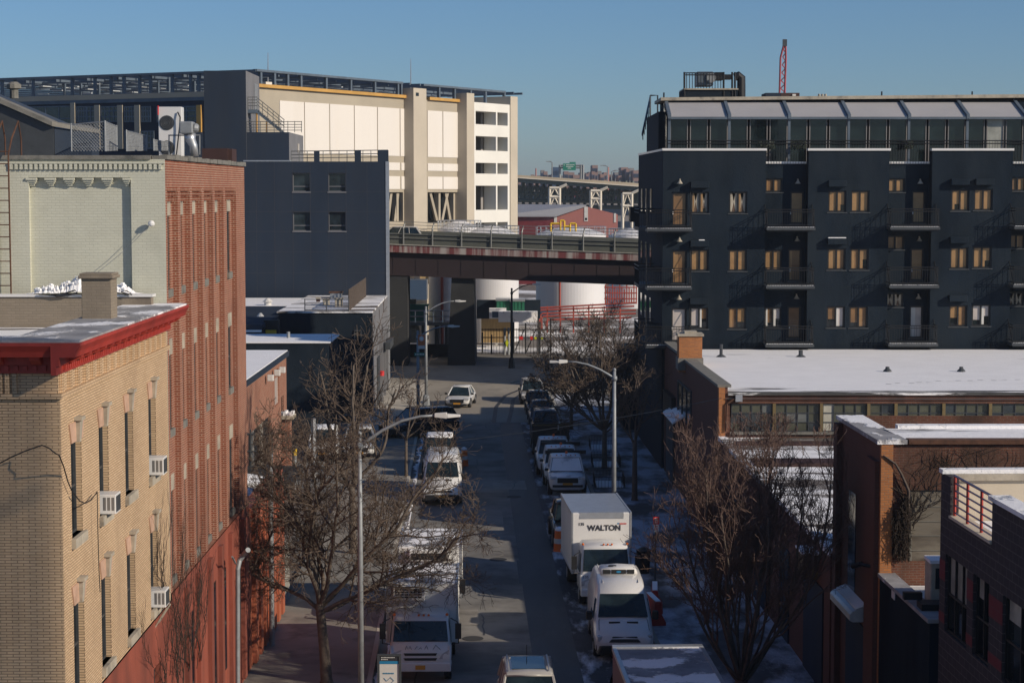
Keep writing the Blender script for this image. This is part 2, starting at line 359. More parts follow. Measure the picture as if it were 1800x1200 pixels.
# ------------------------------------------------------------------ ground, road, pavements
RB = lambda Y: 11.4 - .025 * Y          # right building line
RC = lambda Y: 6.7 - .025 * Y           # right kerb
LC = lambda Y: -3.0 - .025 * Y          # left kerb
def sheet(name, m, pts, z):
    b = MB(); b.quad(*[(x, y, z) for x, y in pts]); return struct(b, name, M[m])
def strip(name, m, fl, fr, y0, y1, z, n=12, kind='structure'):
    b = MB()
    for i in range(n):
        a = y0 + (y1 - y0) * i / n; c = y0 + (y1 - y0) * (i + 1) / n
        b.quad((fl(a), a, z), (fr(a), a, z), (fr(c), c, z), (fl(c), c, z))
    o = b.build(name, M[m]); o['kind'] = kind; return o
sheet('ground', 'ground', [(-1500, -200), (1500, -200), (1500, 2600), (-1500, 2600)], -.02)
strip('road', 'asphalt', LC, RC, -20, 156, 0.0)
sheet('cross_street', 'asphalt', [(-60, 152), (60, 152), (60, 188), (-60, 188)], .004)
sheet('intersection', 'paleroad', [(-12, 133), (8, 133), (8, 176), (-12, 176)], .012)
strip('damp_wheel_track', 'wetasphalt', lambda y: 2.25 - .0235 * y, lambda y: 4.0 - .025 * y, -20, 150, .004)
strip('icy_gutter', 'icelane', lambda y: 3.9 - .025 * y, RC, -20, 150, .009)
def slab(name, m, fl, fr, y0, y1, z=.14, n=8):
    b = MB()
    for i in range(n):
        a = y0 + (y1 - y0) * i / n; c = y0 + (y1 - y0) * (i + 1) / n
        b.quad((fl(a), a, z), (fr(a), a, z), (fr(c), c, z), (fl(c), c, z))
        b.quad((fl(a), a, -.1), (fl(a), a, z), (fl(c), c, z), (fl(c), c, -.1)); b.quad((fr(a), a, z), (fr(a), a, -.1), (fr(c), c, -.1), (fr(c), c, z))
    b.quad((fl(y0), y0, -.1), (fr(y0), y0, -.1), (fr(y0), y0, z), (fl(y0), y0, z))
    return struct(b, name, M[m])
slab('pavement', 'sidewalk', lambda y: -8.9, lambda y: LC(y) - .18, -20, 127.8)
slab('kerb', 'pale_concrete', lambda y: LC(y) - .175, LC, -20, 127.8, .15)
slab('pavement', 'snowwalk', lambda y: RC(y) + .18, lambda y: RB(y) + .3, -20, 150)
slab('kerb', 'concrete', RC, lambda y: RC(y) + .175, -20, 150, .15)
slab('concrete_apron', 'pale_concrete', lambda y: -11.2, lambda y: LC(y) - .05, 128, 160, .05)
sheet('parking_lot', 'asphalt', [(-26, 104), (-9.0, 104), (-9.0, 137), (-26, 137)], .012)
sheet('storage_yard', 'gravel', [(-70, 188), (70, 188), (70, 420), (-70, 420)], .012)
b = MB()                                   # curved kerb where the street bends away under the highway
for i in range(5, 10):
    p, q = gr(838 + i * 12, 690 - 3.0 * i - (i * i) * .02), gr(838 + (i + 1) * 12, 690 - 3.0 * (i + 1) - ((i + 1) ** 2) * .02)
    b.hexa([(p.x, p.y, 0), (q.x, q.y, 0), (q.x, q.y + .16, 0), (p.x, p.y + .16, 0), (p.x, p.y, .16), (q.x, q.y, .16), (q.x, q.y + .16, .16), (p.x, p.y + .16, .16)])
struct(b, 'kerb', M['concrete'])
for k, pts in enumerate([[(868, 742), (872, 715), (888, 695), (915, 684)], [(893, 745), (899, 722), (902, 702), (922, 688)]]):
    b = MB(); P = [gr(*p, .020) for p in pts]
    for p, q in zip(P, P[1:]):
        b.quad((p.x - .14, p.y, .020 + k * .003), (p.x + .14, p.y, .020 + k * .003), (q.x + .14, q.y, .020 + k * .003), (q.x - .14, q.y, .020 + k * .003))
    o = b.build('tyre_mark', M['wetasphalt']); o['kind'] = 'structure'

# worn street details: tar seams, patches, manholes, faded cycle mark, slush
rnd = random.Random(77)
for k in range(16):
    y = rnd.uniform(55, 128); x = rnd.uniform(-2.6, 3.0) - .025 * y; b = MB(); L = rnd.uniform(3, 9); a = rnd.choice((0, 0, 1)); px_, py_ = x, y
    for i in range(10):
        nx, ny = (px_ + rnd.gauss(0, .10), py_ + L / 10) if not a else (px_ + .42, py_ + rnd.gauss(0, .12))
        w = .028; b.quad((px_ - w, py_ - (w if a else 0), .013), (px_ + w, py_ - (w if a else 0), .013), (nx + w, ny + (w if a else 0), .013), (nx - w, ny + (w if a else 0), .013)); px_, py_ = nx, ny
    o = b.build('tar_seam', M['wetasphalt']); o['kind'] = 'structure'
for x, y, w, l in ((-1.9, 92, 1.5, 4.2), (.3, 78, 1.1, 5), (-2.4, 70.5, 1.2, 2.6), (-1.0, 103, 1.8, 3.2)):
    b = MB(); b.quad((x, y, .0105), (x + w, y - .1, .0105), (x + w - .1, y + l, .0105), (x - .1, y + l, .0105)); o = b.build('asphalt_patch', M['wetasphalt' if x > -1 else 'sidewalk']); o['kind'] = 'structure'
for x, y in ((-.6, 83.2), (-1.4, 68.3), (.1, 100.5)):
    b = MB(); b.tube([(x, y, .0), (x, y, .014)], .38, 20); o = b.build('manhole', M['dirty'] if 'dirty' in M else M['blackmetal']); o['kind'] = 'structure'
b = MB()
for cx, cy in ((-.72, 84.6), (-.72, 87.0)):
    P = [V((cx + math.cos(a) * .42, cy + math.sin(a) * .8, .015)) for a in [i * math.pi / 8 for i in range(17)]]; Q = [V((cx + math.cos(a) * .32, cy + math.sin(a) * .6, .015)) for a in [i * math.pi / 8 for i in range(17)]]
    for i in range(16):
        if (i * 7) % 5: b.quad(Q[i], P[i], P[i + 1], Q[i + 1])
o = b.build('cycle_marking', M['sidewalk']); o['kind'] = 'structure'
def slush(f, y0, y1, w, seed, h=.10):
    rn = random.Random(seed); b = MB(); y = y0; prev = None
    while y < y1:
        ww = max(.03, w * (.5 + .5 * math.sin(y * .9 + seed) + rn.gauss(0, .3))); hh = max(.02, h * ww / w * rn.uniform(.5, 1.2)); x = f(y)
        cur = [V((x - ww, y, .012)), V((x - ww * .6, y, hh * .8)), V((x - ww * .2, y, hh)), V((x + .02, y, hh * .5)), V((x + .03, y, .012))]
        if prev:
            for i in range(4): b.quad(prev[i], prev[i + 1], cur[i + 1], cur[i])
        prev = cur; y += rn.uniform(.2, .5)
    return b
o = slush(RC, 50, 140, .55, 3).build('slush_ridge', M['vsnow2'], None, smooth=True); tag(o, 'dirty slush ridge along the right kerb', 'snow', kind='stuff')
o = slush(lambda y: LC(y) + .35, 52, 126, .28, 8, .07).build('slush_ridge', M['vsnow2'], None, smooth=True); tag(o, 'thin dirty slush ridge along the left kerb', 'snow', kind='stuff')

# ------------------------------------------------------------------ window helper
def window(parent, fr, u0, u1, z0, z1, d, frame, pane, mx=(), mz=(), t=.06, name='window', pd=.03):
    b = MB(); e = .05
    b.fbox(fr, u0, u0 + t, z0, z1, d - e, d + e); b.fbox(fr, u1 - t, u1, z0, z1, d - e, d + e)
    b.fbox(fr, u0 + t, u1 - t, z0, z0 + t, d - e, d + e * .98); b.fbox(fr, u0 + t, u1 - t, z1 - t, z1, d - e, d + e * .98)
    for x in mx:
        c = u0 + (u1 - u0) * x; b.fbox(fr, c - t / 2, c + t / 2, z0 + t, z1 - t, d - e * .9, d + e * .9)
    for x in mz:
        c = z0 + (z1 - z0) * x; b.fbox(fr, u0 + t, u1 - t, c - t / 2, c + t / 2, d - e * .8, d + e * .8)
    w = b.build(name, frame, parent)
    g = MB(); g.fbox(fr, u0 + t, u1 - t, z0 + t, z1 - t, d - pd, d)
    o = g.build('pane', pane, parent, True); o.parent = w; return w

# ------------------------------------------------------------------ cream brick corner building
CX = -8.75; CY = 37.1
cb = thing('brick_building', 'cream brick corner building with a heavy red cornice along its roof edge', 'building', (CX, CY, 0))
fs = Fr((CX, CY, 0), (0, 1, 0)); ff = Fr((-26, CY, 0), (1, 0, 0)); FW = 26 + CX
cw_y = [38.55, 41.15, 43.9, 46.75]; rows = [(9.1, 11.0), (5.85, 7.75), (2.2, 4.4)]
holes = [(y - CY - .48, y - CY + .48, a, c) for y in cw_y for a, c in rows]
b = MB(); b.panel(fs, 0, 11.79, 5.55, 12.5, [h for h in holes if h[2] > 5], .22)
b.panel(ff, 0, FW, 5.55, 12.5, [], .2)
b.fbox(fs, .0, .55, 5.6, 12.0, 0, .035)                    # corner pier, two faces
pass
b.quad((-26, 48.2, 12.55), (-26, CY, 12.55), (CX, CY, 12.55), (CX, 48.2, 12.55))
b.quad((-26, CY, 0), (-26, 48.8, 0), (-26, 48.8, 12.5), (-26, CY, 12.5))
b.build('wall', M['cream'], cb)
b = MB(); b.panel(fs, -.02, 11.79, 0, 5.55, [h for h in holes if h[2] < 5], .2, .04); b.panel(ff, 0, FW + .04, 0, 5.55, [], .2, .04)
b.build('painted_base', M['redpaint'], cb)
for i, y in enumerate(cw_y):
    for a, c in rows:
        u = y - CY
        window(cb, fs, u - .48, u + .48, a, c, -.17, M['darkmetal'], M['glass'], mz=(.5,), t=.05)
        if a < 5: continue
        l = MB()
        for s in (-1, 1):
            l.hexa([fs.p(u + s * .06, c, .03), fs.p(u + s * .50, c, .03), fs.p(u + s * .50, c, -.1), fs.p(u + s * .06, c, -.1),
                    fs.p(u + s * .10, c + .40, .03), fs.p(u + s * .66, c + .40, .03), fs.p(u + s * .66, c + .40, -.1), fs.p(u + s * .10, c + .40, -.1)])
        l.build('lintel', M['pinkstone'], cb)
        k = MB(); k.hexa([fs.p(u - .07, c - .02, .09), fs.p(u + .07, c - .02, .09), fs.p(u + .07, c - .02, 0), fs.p(u - .07, c - .02, 0),
                          fs.p(u - .13, c + .42, .12), fs.p(u + .13, c + .42, .12), fs.p(u + .13, c + .42, 0), fs.p(u - .13, c + .42, 0)])
        k.fbox(fs, u - .17, u + .17, c + .42, c + .49, 0, .16); k.build('keystone', M['stone'], cb)
        s = MB(); s.fbox(fs, u - .56, u + .56, a - .20, a, -.18, .09); s.build('sill', M['stone'], cb)
b = MB()
b.fbox(fs, -.08, 11.79, 12.0, 12.1, .0, .08); b.fbox(ff, 0, FW - .002, 12.0, 12.1, .0, .08)
for i in range(17):
    u = .15 + i * .69
    for q in (0, .12): b.fbox(fs, u + q, u + q + .075, 12.1, 12.5, 0, .05)
    b.fbox(fs, u - .06, u + .25, 12.1, 12.5, 0, .022)
for i in range(18):
    u = FW - 1.15 - i * 1.25
    for q in (0, .14, .28): b.fbox(ff, u + q, u + q + .085, 12.1, 12.5, 0, .06)
b.build('frieze', M['cream'], cb)
co = MB(); prof = [(0, 12.5), (.10, 12.5), (.10, 12.67), (.16, 12.67), (.16, 12.84), (.46, 12.84), (.49, 12.94), (.50, 12.96), (.56, 13.06), (.56, 13.12), (0, 13.12)]
co.fprism(fs, prof, -.56, 11.84); co.fprism(ff, prof, 0, FW - .001)
cor = co.build('cornice', M['cornice'], cb)
for i in range(16):
    u = .25 + i * .73
    k = MB(); k.fprism(fs, [(.16, 12.68), (.22, 12.68), (.40, 12.78), (.42, 12.84), (.16, 12.84)], u, u + .2); x = k.build('bracket', M['cornice'], cb); x.parent = cor
for i in range(20):
    u = FW - .45 - i * .73
    k = MB(); k.fprism(ff, [(.16, 12.68), (.22, 12.68), (.40, 12.78), (.42, 12.84), (.16, 12.84)], u, u + .2); x = k.build('bracket', M['cornice'], cb); x.parent = cor
k = MB()
for i in range(64): k.fbox(fs, .02 + i * .18, .11 + i * .18, 12.55, 12.65, .10, .15)
for i in range(90): k.fbox(ff, FW - .10 - i * .18, FW - .01 - i * .18, 12.55, 12.65, .10, .15)
x = k.build('dentil_band', M['cornice'], cb); x.parent = cor
b = MB(); b.fbox(fs, -.50, 11.75, 13.12, 13.16, -.95, .53); b.fbox(ff, 0, FW - .96, 13.12, 13.155, -.8, .53)
b.build('roof_flashing', M['snowstrip'], cb)
b = MB(); b.box(-26, 48.15, 12.4, -9.0, 48.5, 13.36); b.build('rear_parapet', M['tanbrick'], cb)
b = MB(); b.box(-26, 48.10, 13.36, -8.95, 48.55, 13.42); b.build('coping', M['white'], cb)
b = MB(); b.quad((-25.9, CY + .8, 12.6), (CX - .95, CY + .8, 12.6), (CX - .95, 48.1, 12.6), (-25.9, 48.1, 12.6)); b.build('roof', M['snowpatch'], cb)
# chimney on the strip
p = at(175, 558, 43.2)
ch = MB(); ch.box(p.x - .33, 42.9, 12.6, p.x + .33, 43.55, 14.05); ch.box(p.x - .39, 42.83, 14.05, p.x + .39, 43.62, 14.12); ch.box(p.x - .36, 42.86, 14.12, p.x + .36, 43.59, 14.17)
ch.build('chimney', M['tanbrick'], cb, bevel=.012)
random.seed(5)
b = MB(); NX, NY = 90, 7; XA, XB = at(45, 515, 48.4).x, at(250, 515, 48.4).x; hh = {}
for i in range(NX + 1):
    x = XA + (XB - XA) * i / NX; u = 900 + x / 48.4 * 3400
    e = .42 * math.exp(-((u - 138) / 22) ** 2) + .20 * math.exp(-((u - 100) / 26) ** 2) + .26 * math.exp(-((u - 214) / 17) ** 2) + .10 * math.exp(-((u - 75) / 14) ** 2)
    for j in range(NY + 1): hh[i, j] = V((x + random.uniform(-.015, .015), 48.18 + .5 * j / NY, 13.425 + e * math.sin(math.pi * (j + .4) / (NY + .8)) * random.uniform(.45, 1.15)))
for i in range(NX):
    for j in range(NY): b.quad(hh[i, j], hh[i + 1, j], hh[i + 1, j + 1], hh[i, j + 1])
for i in range(70):
    q = hh[random.randrange(8, NX - 8), random.randrange(1, 5)]
    if q.z < 13.5: continue
    r = random.uniform(.03, .075); b.lathe([(r * .6, -r * .6), (r, 0), (r * .7, r * .6)], q + V((0, 0, r * .3)), 5)
tag(b.build('snow_heap', M['snow'], None, smooth=False), 'lumpy white snow heap on the white coping in front of the sage green wall', 'snow', kind='stuff')
b = MB(); pts = [at(u, v, 48.05) for u, v in ((68, 517), (95, 519), (115, 515), (132, 510), (136, 514), (118, 519), (100, 521), (90, 518), (120, 516), (148, 517))]
b.tube(pts, .018, 5); one(b, 'hose', M['blackplastic'], 'black hose lying looped on the white coping beside the snow heap', 'hose')
b = MB(); pts = [at(u, v, 48.05) for u, v in ((200, 512), (212, 516), (225, 519), (230, 515), (222, 511), (212, 513), (232, 518))]
b.tube(pts, .014, 5); one(b, 'hose', M['blackplastic'], 'short thin black cable loop on the coping right of the chimney', 'cable')
# window air conditioners on the cream wall
def aircon(u, z, label, br=False):
    t = thing('air_conditioner', label, 'air conditioner', (CX, CY + u, z), 0, 'window air conditioners on the cream wall')
    f = Fr((CX, CY + u, z), (0, 1, 0))
    b = MB(); b.fbox(f, -.26, .26, 0, .42, -.15, .30); b.build('case', M['white'], t, bevel=.012)
    b = MB()
    for i in range(8): b.fbox(f, -.24 + i * .06, -.21 + i * .06, .04, .38, .30, .308)
    b.build('grille', M['darkmetal'], t)
    b = MB()
    for i in range(3): b.hexa([f.p(-.264, .08, .27 - i * .09), f.p(-.264, .08, .21 - i * .09), f.p(-.26, .08, .21 - i * .09), f.p(-.26, .08, .27 - i * .09), f.p(-.264, .36, .27 - i * .09), f.p(-.264, .36, .21 - i * .09), f.p(-.26, .36, .21 - i * .09), f.p(-.26, .36, .27 - i * .09)])
    b.build('side_vent', M['rim'], t)
    if br:
        b = MB(); b.tube([f.p(.25, -.02, .32), f.p(.25, -.5, .02)], .02, 5); b.tube([f.p(-.25, -.02, .32), f.p(-.25, -.5, .02)], .02, 5); b.build('bracket', M['stone'], t)
aircon(4.02, 9.12, 'white air conditioner in the cream wall, nearest the corner, beside a hanging cable')
aircon(9.68, 9.12, 'white air conditioner in the upper cream window next to the red brick building')
aircon(9.72, 5.86, 'white air conditioner on two props in the lower cream window', True)
b = MB(); P = [at(-20, 824, 36.7)]
for u, v in ((20, 803), (45, 792), (74, 782)): P.append(at(u, v, 36.7))
for u, v in ((86, 787), (97, 796)): P.append(at(u, v, 36.6))
P += [xs(u, v, -8.62) for u, v in ((104, 800), (112, 820), (119, 845), (126, 862), (140, 880), (150, 884), (160, 878), (171, 864))]
b.tube(P, .013, 5)
b.tube([xs(171, 864, -8.6), xs(172, 930, -8.6), xs(174, 1000, -8.62), xs(176, 1040, -8.62)], .010, 5)
one(b, 'cable', M['blackplastic'], 'black cable drooping round the cream corner to an air conditioner', 'cable')
# bare vine climbing over the junction of cream and red walls
def vine(name, fr, roots, n, ht, seed, m, label, spread=.35, r0=.016, up=.8, lim=(-99, 99, 99)):
    rnd = random.Random(seed); b = MB()
    def grow(u, z, a, L, r, lev):
        pts = [fr.p(u, z, .03 + r)]
        for i in range(int(L / .16) + 1):
            a += rnd.gauss(0, .28); a = max(-1.2, min(1.2, a * .97)); u += math.sin(a) * .16; z += math.cos(a) * .16 * up
            if u < lim[0] or u > lim[1] or z > lim[2]: break
            pts.append(fr.p(u, z, .03 + r + rnd.uniform(0, .03)))
            if lev < 3 and rnd.random() < .32: grow(u, z, a + rnd.choice((-1, 1)) * rnd.uniform(.4, 1.0), L * rnd.uniform(.25, .6), r * .62, lev + 1)
        if len(pts) > 1: b.tube(pts, [r * (1 - .7 * i / len(pts)) for i in range(len(pts))], 4)
    for u in roots:
        for k in range(n): grow(u + rnd.uniform(-spread, spread), rnd.uniform(*ht[:2]), rnd.gauss(0, .25), rnd.uniform(*ht[2:]), r0 * rnd.uniform(.6, 1.2), 0)
    return one(b, name, m, label, 'plant')
vine('climbing_vine', Fr((CX + .12, CY, 0), (0, 1, 0)), [10.3, 11.5, 12.5, 13.6, 15], 5, (3.0, 4.0, 1.5, 4.2), 3, M['vine'], 'bare vine climbing where the cream wall meets the red brick wall', .5, .014)

# ------------------------------------------------------------------ red brick building with the sage green end wall
RX = -8.74; RY = 48.9; RL = 14.45; RT = 16.78
rb = thing('brick_building', 'tall red brick building with narrow bricked bays and a painted sage green end wall', 'building', (RX, RY, 0))
fr = Fr((RX, RY, 0), (0, 1, 0)); fg = Fr((-28, RY, 0), (1, 0, 0)); GW = 28 + RX
bays = [.25, 2.2, 4.1, 6.1, 8.1, 10.2]; bw = [1.55, 1.5, 1.6, 1.6, 1.7, 2.3]
zr = [(13.45, 15.35), (9.82, 11.75), (5.95, 8.2)]
rec = [(y, y + w, 5.7, 16.0) for y, w in zip(bays, bw)]
b = MB(); b.panel(fr, 0, RL, 5.7, RT, rec, .15)
hl = []
for y, w in zip(bays, bw):
    for a, c in zr: hl.append((y + w - .98, y + w - .40, a, c))
b2 = MB(); b2.panel(fr, 0.3, RL - .3, 5.7, 16.05, hl, .12, -.15)
b.v += b2.v; n0 = len(b.v) - len(b2.v); b.f += [tuple(i + n0 for i in f) for f in b2.f]
b.quad((RX, RY + RL, 0), (-28, RY + RL, 0), (-28, RY + RL, RT), (RX, RY + RL, RT))
b.build('wall', M['red'], rb)
for j, (y, w) in enumerate(zip(bays, bw)):
    k = MB()
    for r_ in range(3):
        nn = int(w / .2)
        for i in range(nn): k.fbox(fr, y + .02 + i * w / nn + (.05 if r_ == 1 else 0), y + .11 + i * w / nn + (.05 if r_ == 1 else 0), 15.98 - r_ * .13, 16.09 - r_ * .13, -.149, .02 - r_ * .03)
    k.build('corbel_course', M['red'], rb)
    for i, (a, c) in enumerate(zr):
        l = MB(); l.fbox(fr, y + w - 1.04, y + w - .34, c, c + .42, -.149, -.13); l.build('lintel', M['stone'], rb)
        l = MB(); l.fbox(fr, y + w - 1.06, y + w - .32, a - .2, a, -.24, -.08); l.build('sill', M['graystone'], rb)
        window(rb, fr, y + w - .98, y + w - .40, a, c, -.23, M['darkmetal'], M['glass'] if (i + j) % 3 else M['brownbox'], mz=(.5,), t=.05)
b = MB(); b.panel(fr, 0, RL, 0, 5.7, [], .2, .03)
for y, w in zip(bays, bw):
    b.fbox(fr, y + w, y + w + .42, .3, 5.5, .03, .15)
b.build('painted_base', M['redpaint'], rb)
for i in (1, 3, 4): 
    b = MB(); b.fbox(fr, bays[i] + .5, bays[i] + 1.1, 1.5, 4.6, .03, .05); b.build('window', M['glass'], rb)
# sage wall
def su(u): return at(u, 400, RY).x + 28
def sz(v): return at(150, v, RY).z
b = MB(); R0, R1, RZ = su(52), su(231), sz(312)
b.panel(fg, 0, GW, 0, RT, [(R0, R1, 9.0, RZ)], .14); b.fbox(fg, R0, R1, 9.0, RZ, -.3, -.14)
b.panel(fg, 0, su(18) - .25, 12, RT, [], .1, .07)
n = 0
while su(20) + n * .125 < su(284): b.fbox(fg, su(20) + n * .125, su(20) + n * .125 + .07, sz(298), sz(288), 0, .06); n += 1
b.fbox(fg, su(19), GW, sz(288), sz(285.5), 0, .07)
for k, u in enumerate((57, 90, 123, 156, 190, 224)):
    for i, (wd, dz) in enumerate(((9.5, 0), (8, 1), (6, 2), (4, 3))):
        if k == 5: wd *= .7
        dy = 0
        b.fbox(fg, su(u - wd), su(u + wd), sz(316.5 - dy + dz * 3.4), sz(312.6 - dy + dz * 3.4), -.14, .05 - i * .035)
b.quad((-28, RY, 0), (-28, RY, RT), (-28, RY + RL, RT), (-28, RY + RL, 0))
b.build('painted_wall', M['sage'], rb)
b = MB(); rnd = random.Random(4)
u = 0.0
while u < RL:
    w = min(rnd.uniform(.55, .8), RL - u + .1); dz = rnd.uniform(-.03, .03); b.fbox(fr, u, u + w - .015, RT, RT + .12 + dz, -.33, .05 + rnd.uniform(0, .03)); u += w
b.fbox(fg, 0, GW - .35, RT, RT + .10, -.33, .06)
b.build('coping', M['graystone'], rb)
b = MB(); b.quad((-28, RY + .3, 16.3), (RX - .3, RY + .3, 16.3), (RX - .3, RY + RL, 16.3), (-28, RY + RL, 16.3)); b.build('roof', M['snowpatch'], rb)
# floodlight with conduit on the sage wall
t = thing('wall_lamp', 'round white wall lamp with a slanting conduit on the sage green wall', 'lamp', (at(265, 392, RY - .1).x, RY - .1, at(265, 392, RY).z))
q = at(266, 393, RY - .15); b = MB(); b.lathe([(.02, -.08), (.075, -.05), (.09, 0), (.06, .06), (.02, .08)], q, 12); b.build('lamp_shade', M['white'], t)
b = MB(); b.tube([at(262, 396, RY - .12), at(240, 420, RY - .12), at(218, 441, RY - .12), at(180, 472, RY - .12), at(172, 478, RY - .12)], .007, 5); b.build('conduit', M['steel'], t)
# iron ladder
t = thing('wall_ladder', 'rusty iron ladder fixed to the left of the sage green wall', 'ladder', (at(5, 400, RY).x, RY - .2, 12))
x0, x1 = at(-12, 400, RY - .25).x, at(16.5, 400, RY - .25).x
for x in (x0, x1):
    b = MB(); b.tube([(x, RY - .22, 12.5), (x, RY - .22, 16.9), (x + .06, RY - .1, 17.3), (x + .12, RY + .35, 17.75), (x + .15, RY + .5, 17.3), (x + .15, RY + .5, 16.3)], .022, 5); b.build('rail', M['rust'], t)
z = 12.7
while z < 17: 
    b = MB(); b.tube([(x0, RY - .22, z), (x1, RY - .22, z)], .014, 5); b.build('rung', M['rust'], t); z += .305
# rooftop bulkhead with sloping roof
t = thing('roof_bulkhead', 'dark metal rooftop bulkhead with a sloping lead roof on the sage wall building', 'rooftop shed', (-13, 53, 16.3))
def rp(u, v, Y=52.5): return at(u, v, Y)
A, B_, Cc = rp(-60, 150), rp(94, 221), rp(125, 222)
xl = rp(-120, 200).x
b = MB(); b.hexa([(xl, 52.5, 16.3), (B_.x, 52.5, 16.3), (B_.x, 57, 16.3), (xl, 57, 16.3), (xl, 52.5, rp(-120, 132).z), (B_.x, 52.5, B_.z - .05), (B_.x, 57, B_.z - .05), (xl, 57, rp(-120, 132).z)]); b.build('wall', M['darkmetal'], t)
b = MB(); b.hexa([(B_.x + .01, 52.55, 16.3), (Cc.x, 53.2, 16.3), (Cc.x, 56, 16.3), (B_.x + .01, 57, 16.3), (B_.x + .01, 52.55, B_.z - .06), (Cc.x, 53.2, B_.z - .1), (Cc.x, 56, B_.z - .1), (B_.x + .01, 57, B_.z - .06)]); b.build('side_wall', M['slate'], t)
b = MB(); z0 = rp(-120, 128).z
b.hexa([(xl, 52.35, z0), (B_.x, 52.35, B_.z - .02), (B_.x, 53.0, B_.z - .02), (xl, 53.0, z0), (xl, 52.35, z0 + .13), (B_.x, 52.35, B_.z + .11), (B_.x, 53.0, B_.z + .12), (xl, 53.0, z0 + .14)])
b.hexa([(B_.x, 52.36, B_.z - .02), (Cc.x + .03, 53.1, Cc.z - .09), (Cc.x + .03, 56, Cc.z - .09), (B_.x, 57.1, B_.z - .02), (B_.x, 52.36, B_.z + .105), (Cc.x + .03, 53.1, Cc.z + .01), (Cc.x + .03, 56, Cc.z + .01), (B_.x, 57.1, B_.z + .15)])
b.build('roof', M['graystone'], t)
b = MB(); b.box(xl, 52.4, 16.3, rp(88, 250).x, 52.48, 16.75); b.build('white_upstand', M['vsnow2'], t)
b = MB(); q = rp(0, 175); b.lathe([(.12, 0), (.12, .25), (.2, .27), (.2, .38), (.1, .45)], (q.x, 54, q.z + .1), 10); b.build('vent_cap', M['graystone'], t)
# chain link panels
def chainlink(u0, v0, u1, v1, vb0, vb1, Y0, Y1, label, cell=.085):
    a, c = at(u0, v0, Y0), at(u1, v1, Y1); zb = at(u0, vb0, Y0).z; ze = at(u1, vb1, Y1).z
    t = thing('chain_link_fence', label, 'fence', (a.x, a.y, zb), 0, 'chain link panels on the red brick roof')
    for p, q in ((a, zb), (c, ze)):
        b = MB(); b.tube([(p.x, p.y, q), (p.x, p.y, p.z + .03)], .022, 6); b.build('post', M['steel'], t)
    b = MB(); b.tube([a, c], .016, 5); b.tube([(a.x, a.y, zb + .12), (c.x, c.y, ze + .12)], .01, 5); b.build('rail', M['steel'], t)
    L = math.hypot(c.x - a.x, c.y - a.y); h = a.z - zb; b = MB()
    def pt(s, z): f = max(0, min(1, s / L)); return V((a.x + (c.x - a.x) * f, a.y + (c.y - a.y) * f, (zb + (ze - zb) * f) + z * ((1 - f) + f * (c.z - ze) / h)))
    k = -int(h / cell) - 1
    while k * cell < L:
        s0 = k * cell
        for sg in (1, -1):
            x0, x1 = (s0, s0 + h) if sg > 0 else (s0 + h, s0)
            za, zb_ = 0, h
            lo, hi = max(0, min(x0, x1)), min(L, max(x0, x1))
            if hi - lo > .02:
                if sg > 0: b.tube([pt(lo, lo - s0), pt(hi, hi - s0)], .0065, 3, False)
                else: b.tube([pt(lo, h - (lo - s0)), pt(hi, h - (hi - s0))], .0065, 3, False)
        k += 1
    b.build('wire_mesh', M['steel'], t)
chainlink(125, 219, 184, 214, 266, 266, 51.5, 51.3, 'chain link panel beside the sloping roof bulkhead, facing the viewer')
chainlink(185, 214, 205, 222, 266, 265, 51.3, 54.5, 'chain link panel turning the corner behind the tall fence post')
chainlink(222, 230, 257, 239, 266, 265, 52, 56, 'low chain link panel standing alone mid roof')
chainlink(270, 246, 295, 250, 265, 265, 52.5, 55, 'smallest chain link panel left of the white condenser')
# condenser
t = thing('condenser_unit', 'white twin fan condenser unit on a frame on the red brick roof', 'condenser', (at(300, 262, 55).x, 55, 16.3))
q0, q1 = at(279, 262, 55), at(309, 188, 55); x0, x1, zt = q0.x, q1.x, q1.z; x2 = at(325, 188, 55.6).x
b = MB(); b.box(x0, 55, 16.75, x2, 55.42, zt); b.build('case', M['white'], t, bevel=.015)
for zc in (.28, .72):
    b = MB(); zz = 16.75 + (zt - 16.75) * zc; b.tube([(x0 + .24, 54.985, zz), (x0 + .24, 55.0, zz)], .21, 20)
    for r in (.17, .12, .07): b.tube([(x0 + .24 + r * math.cos(a * .524), 54.98, zz + r * math.sin(a * .524)) for a in range(13)], .006, 4)
    b.build('fan', M['darkmetal'], t)
b = MB(); b.tube([(x0 + .06, 55.1, 16.3), (x0 + .06, 55.1, 16.75)], .03, 5); b.tube([(x2 - .06, 55.1, 16.3), (x2 - .06, 55.1, 16.75)], .03, 5); b.build('leg', M['steel'], t)
b = MB(); b.tube([(x2 - .1, 54.97, zt - .15), (x2 - .02, 54.9, zt - .3), (x2 - .05, 54.92, zt - .6), (x2 - .15, 54.95, 17.0), (x2 - .3, 54.9, 16.6), (x2 + .1, 54.7, 16.5)], .02, 5); b.build('cable', M['blackplastic'], t)
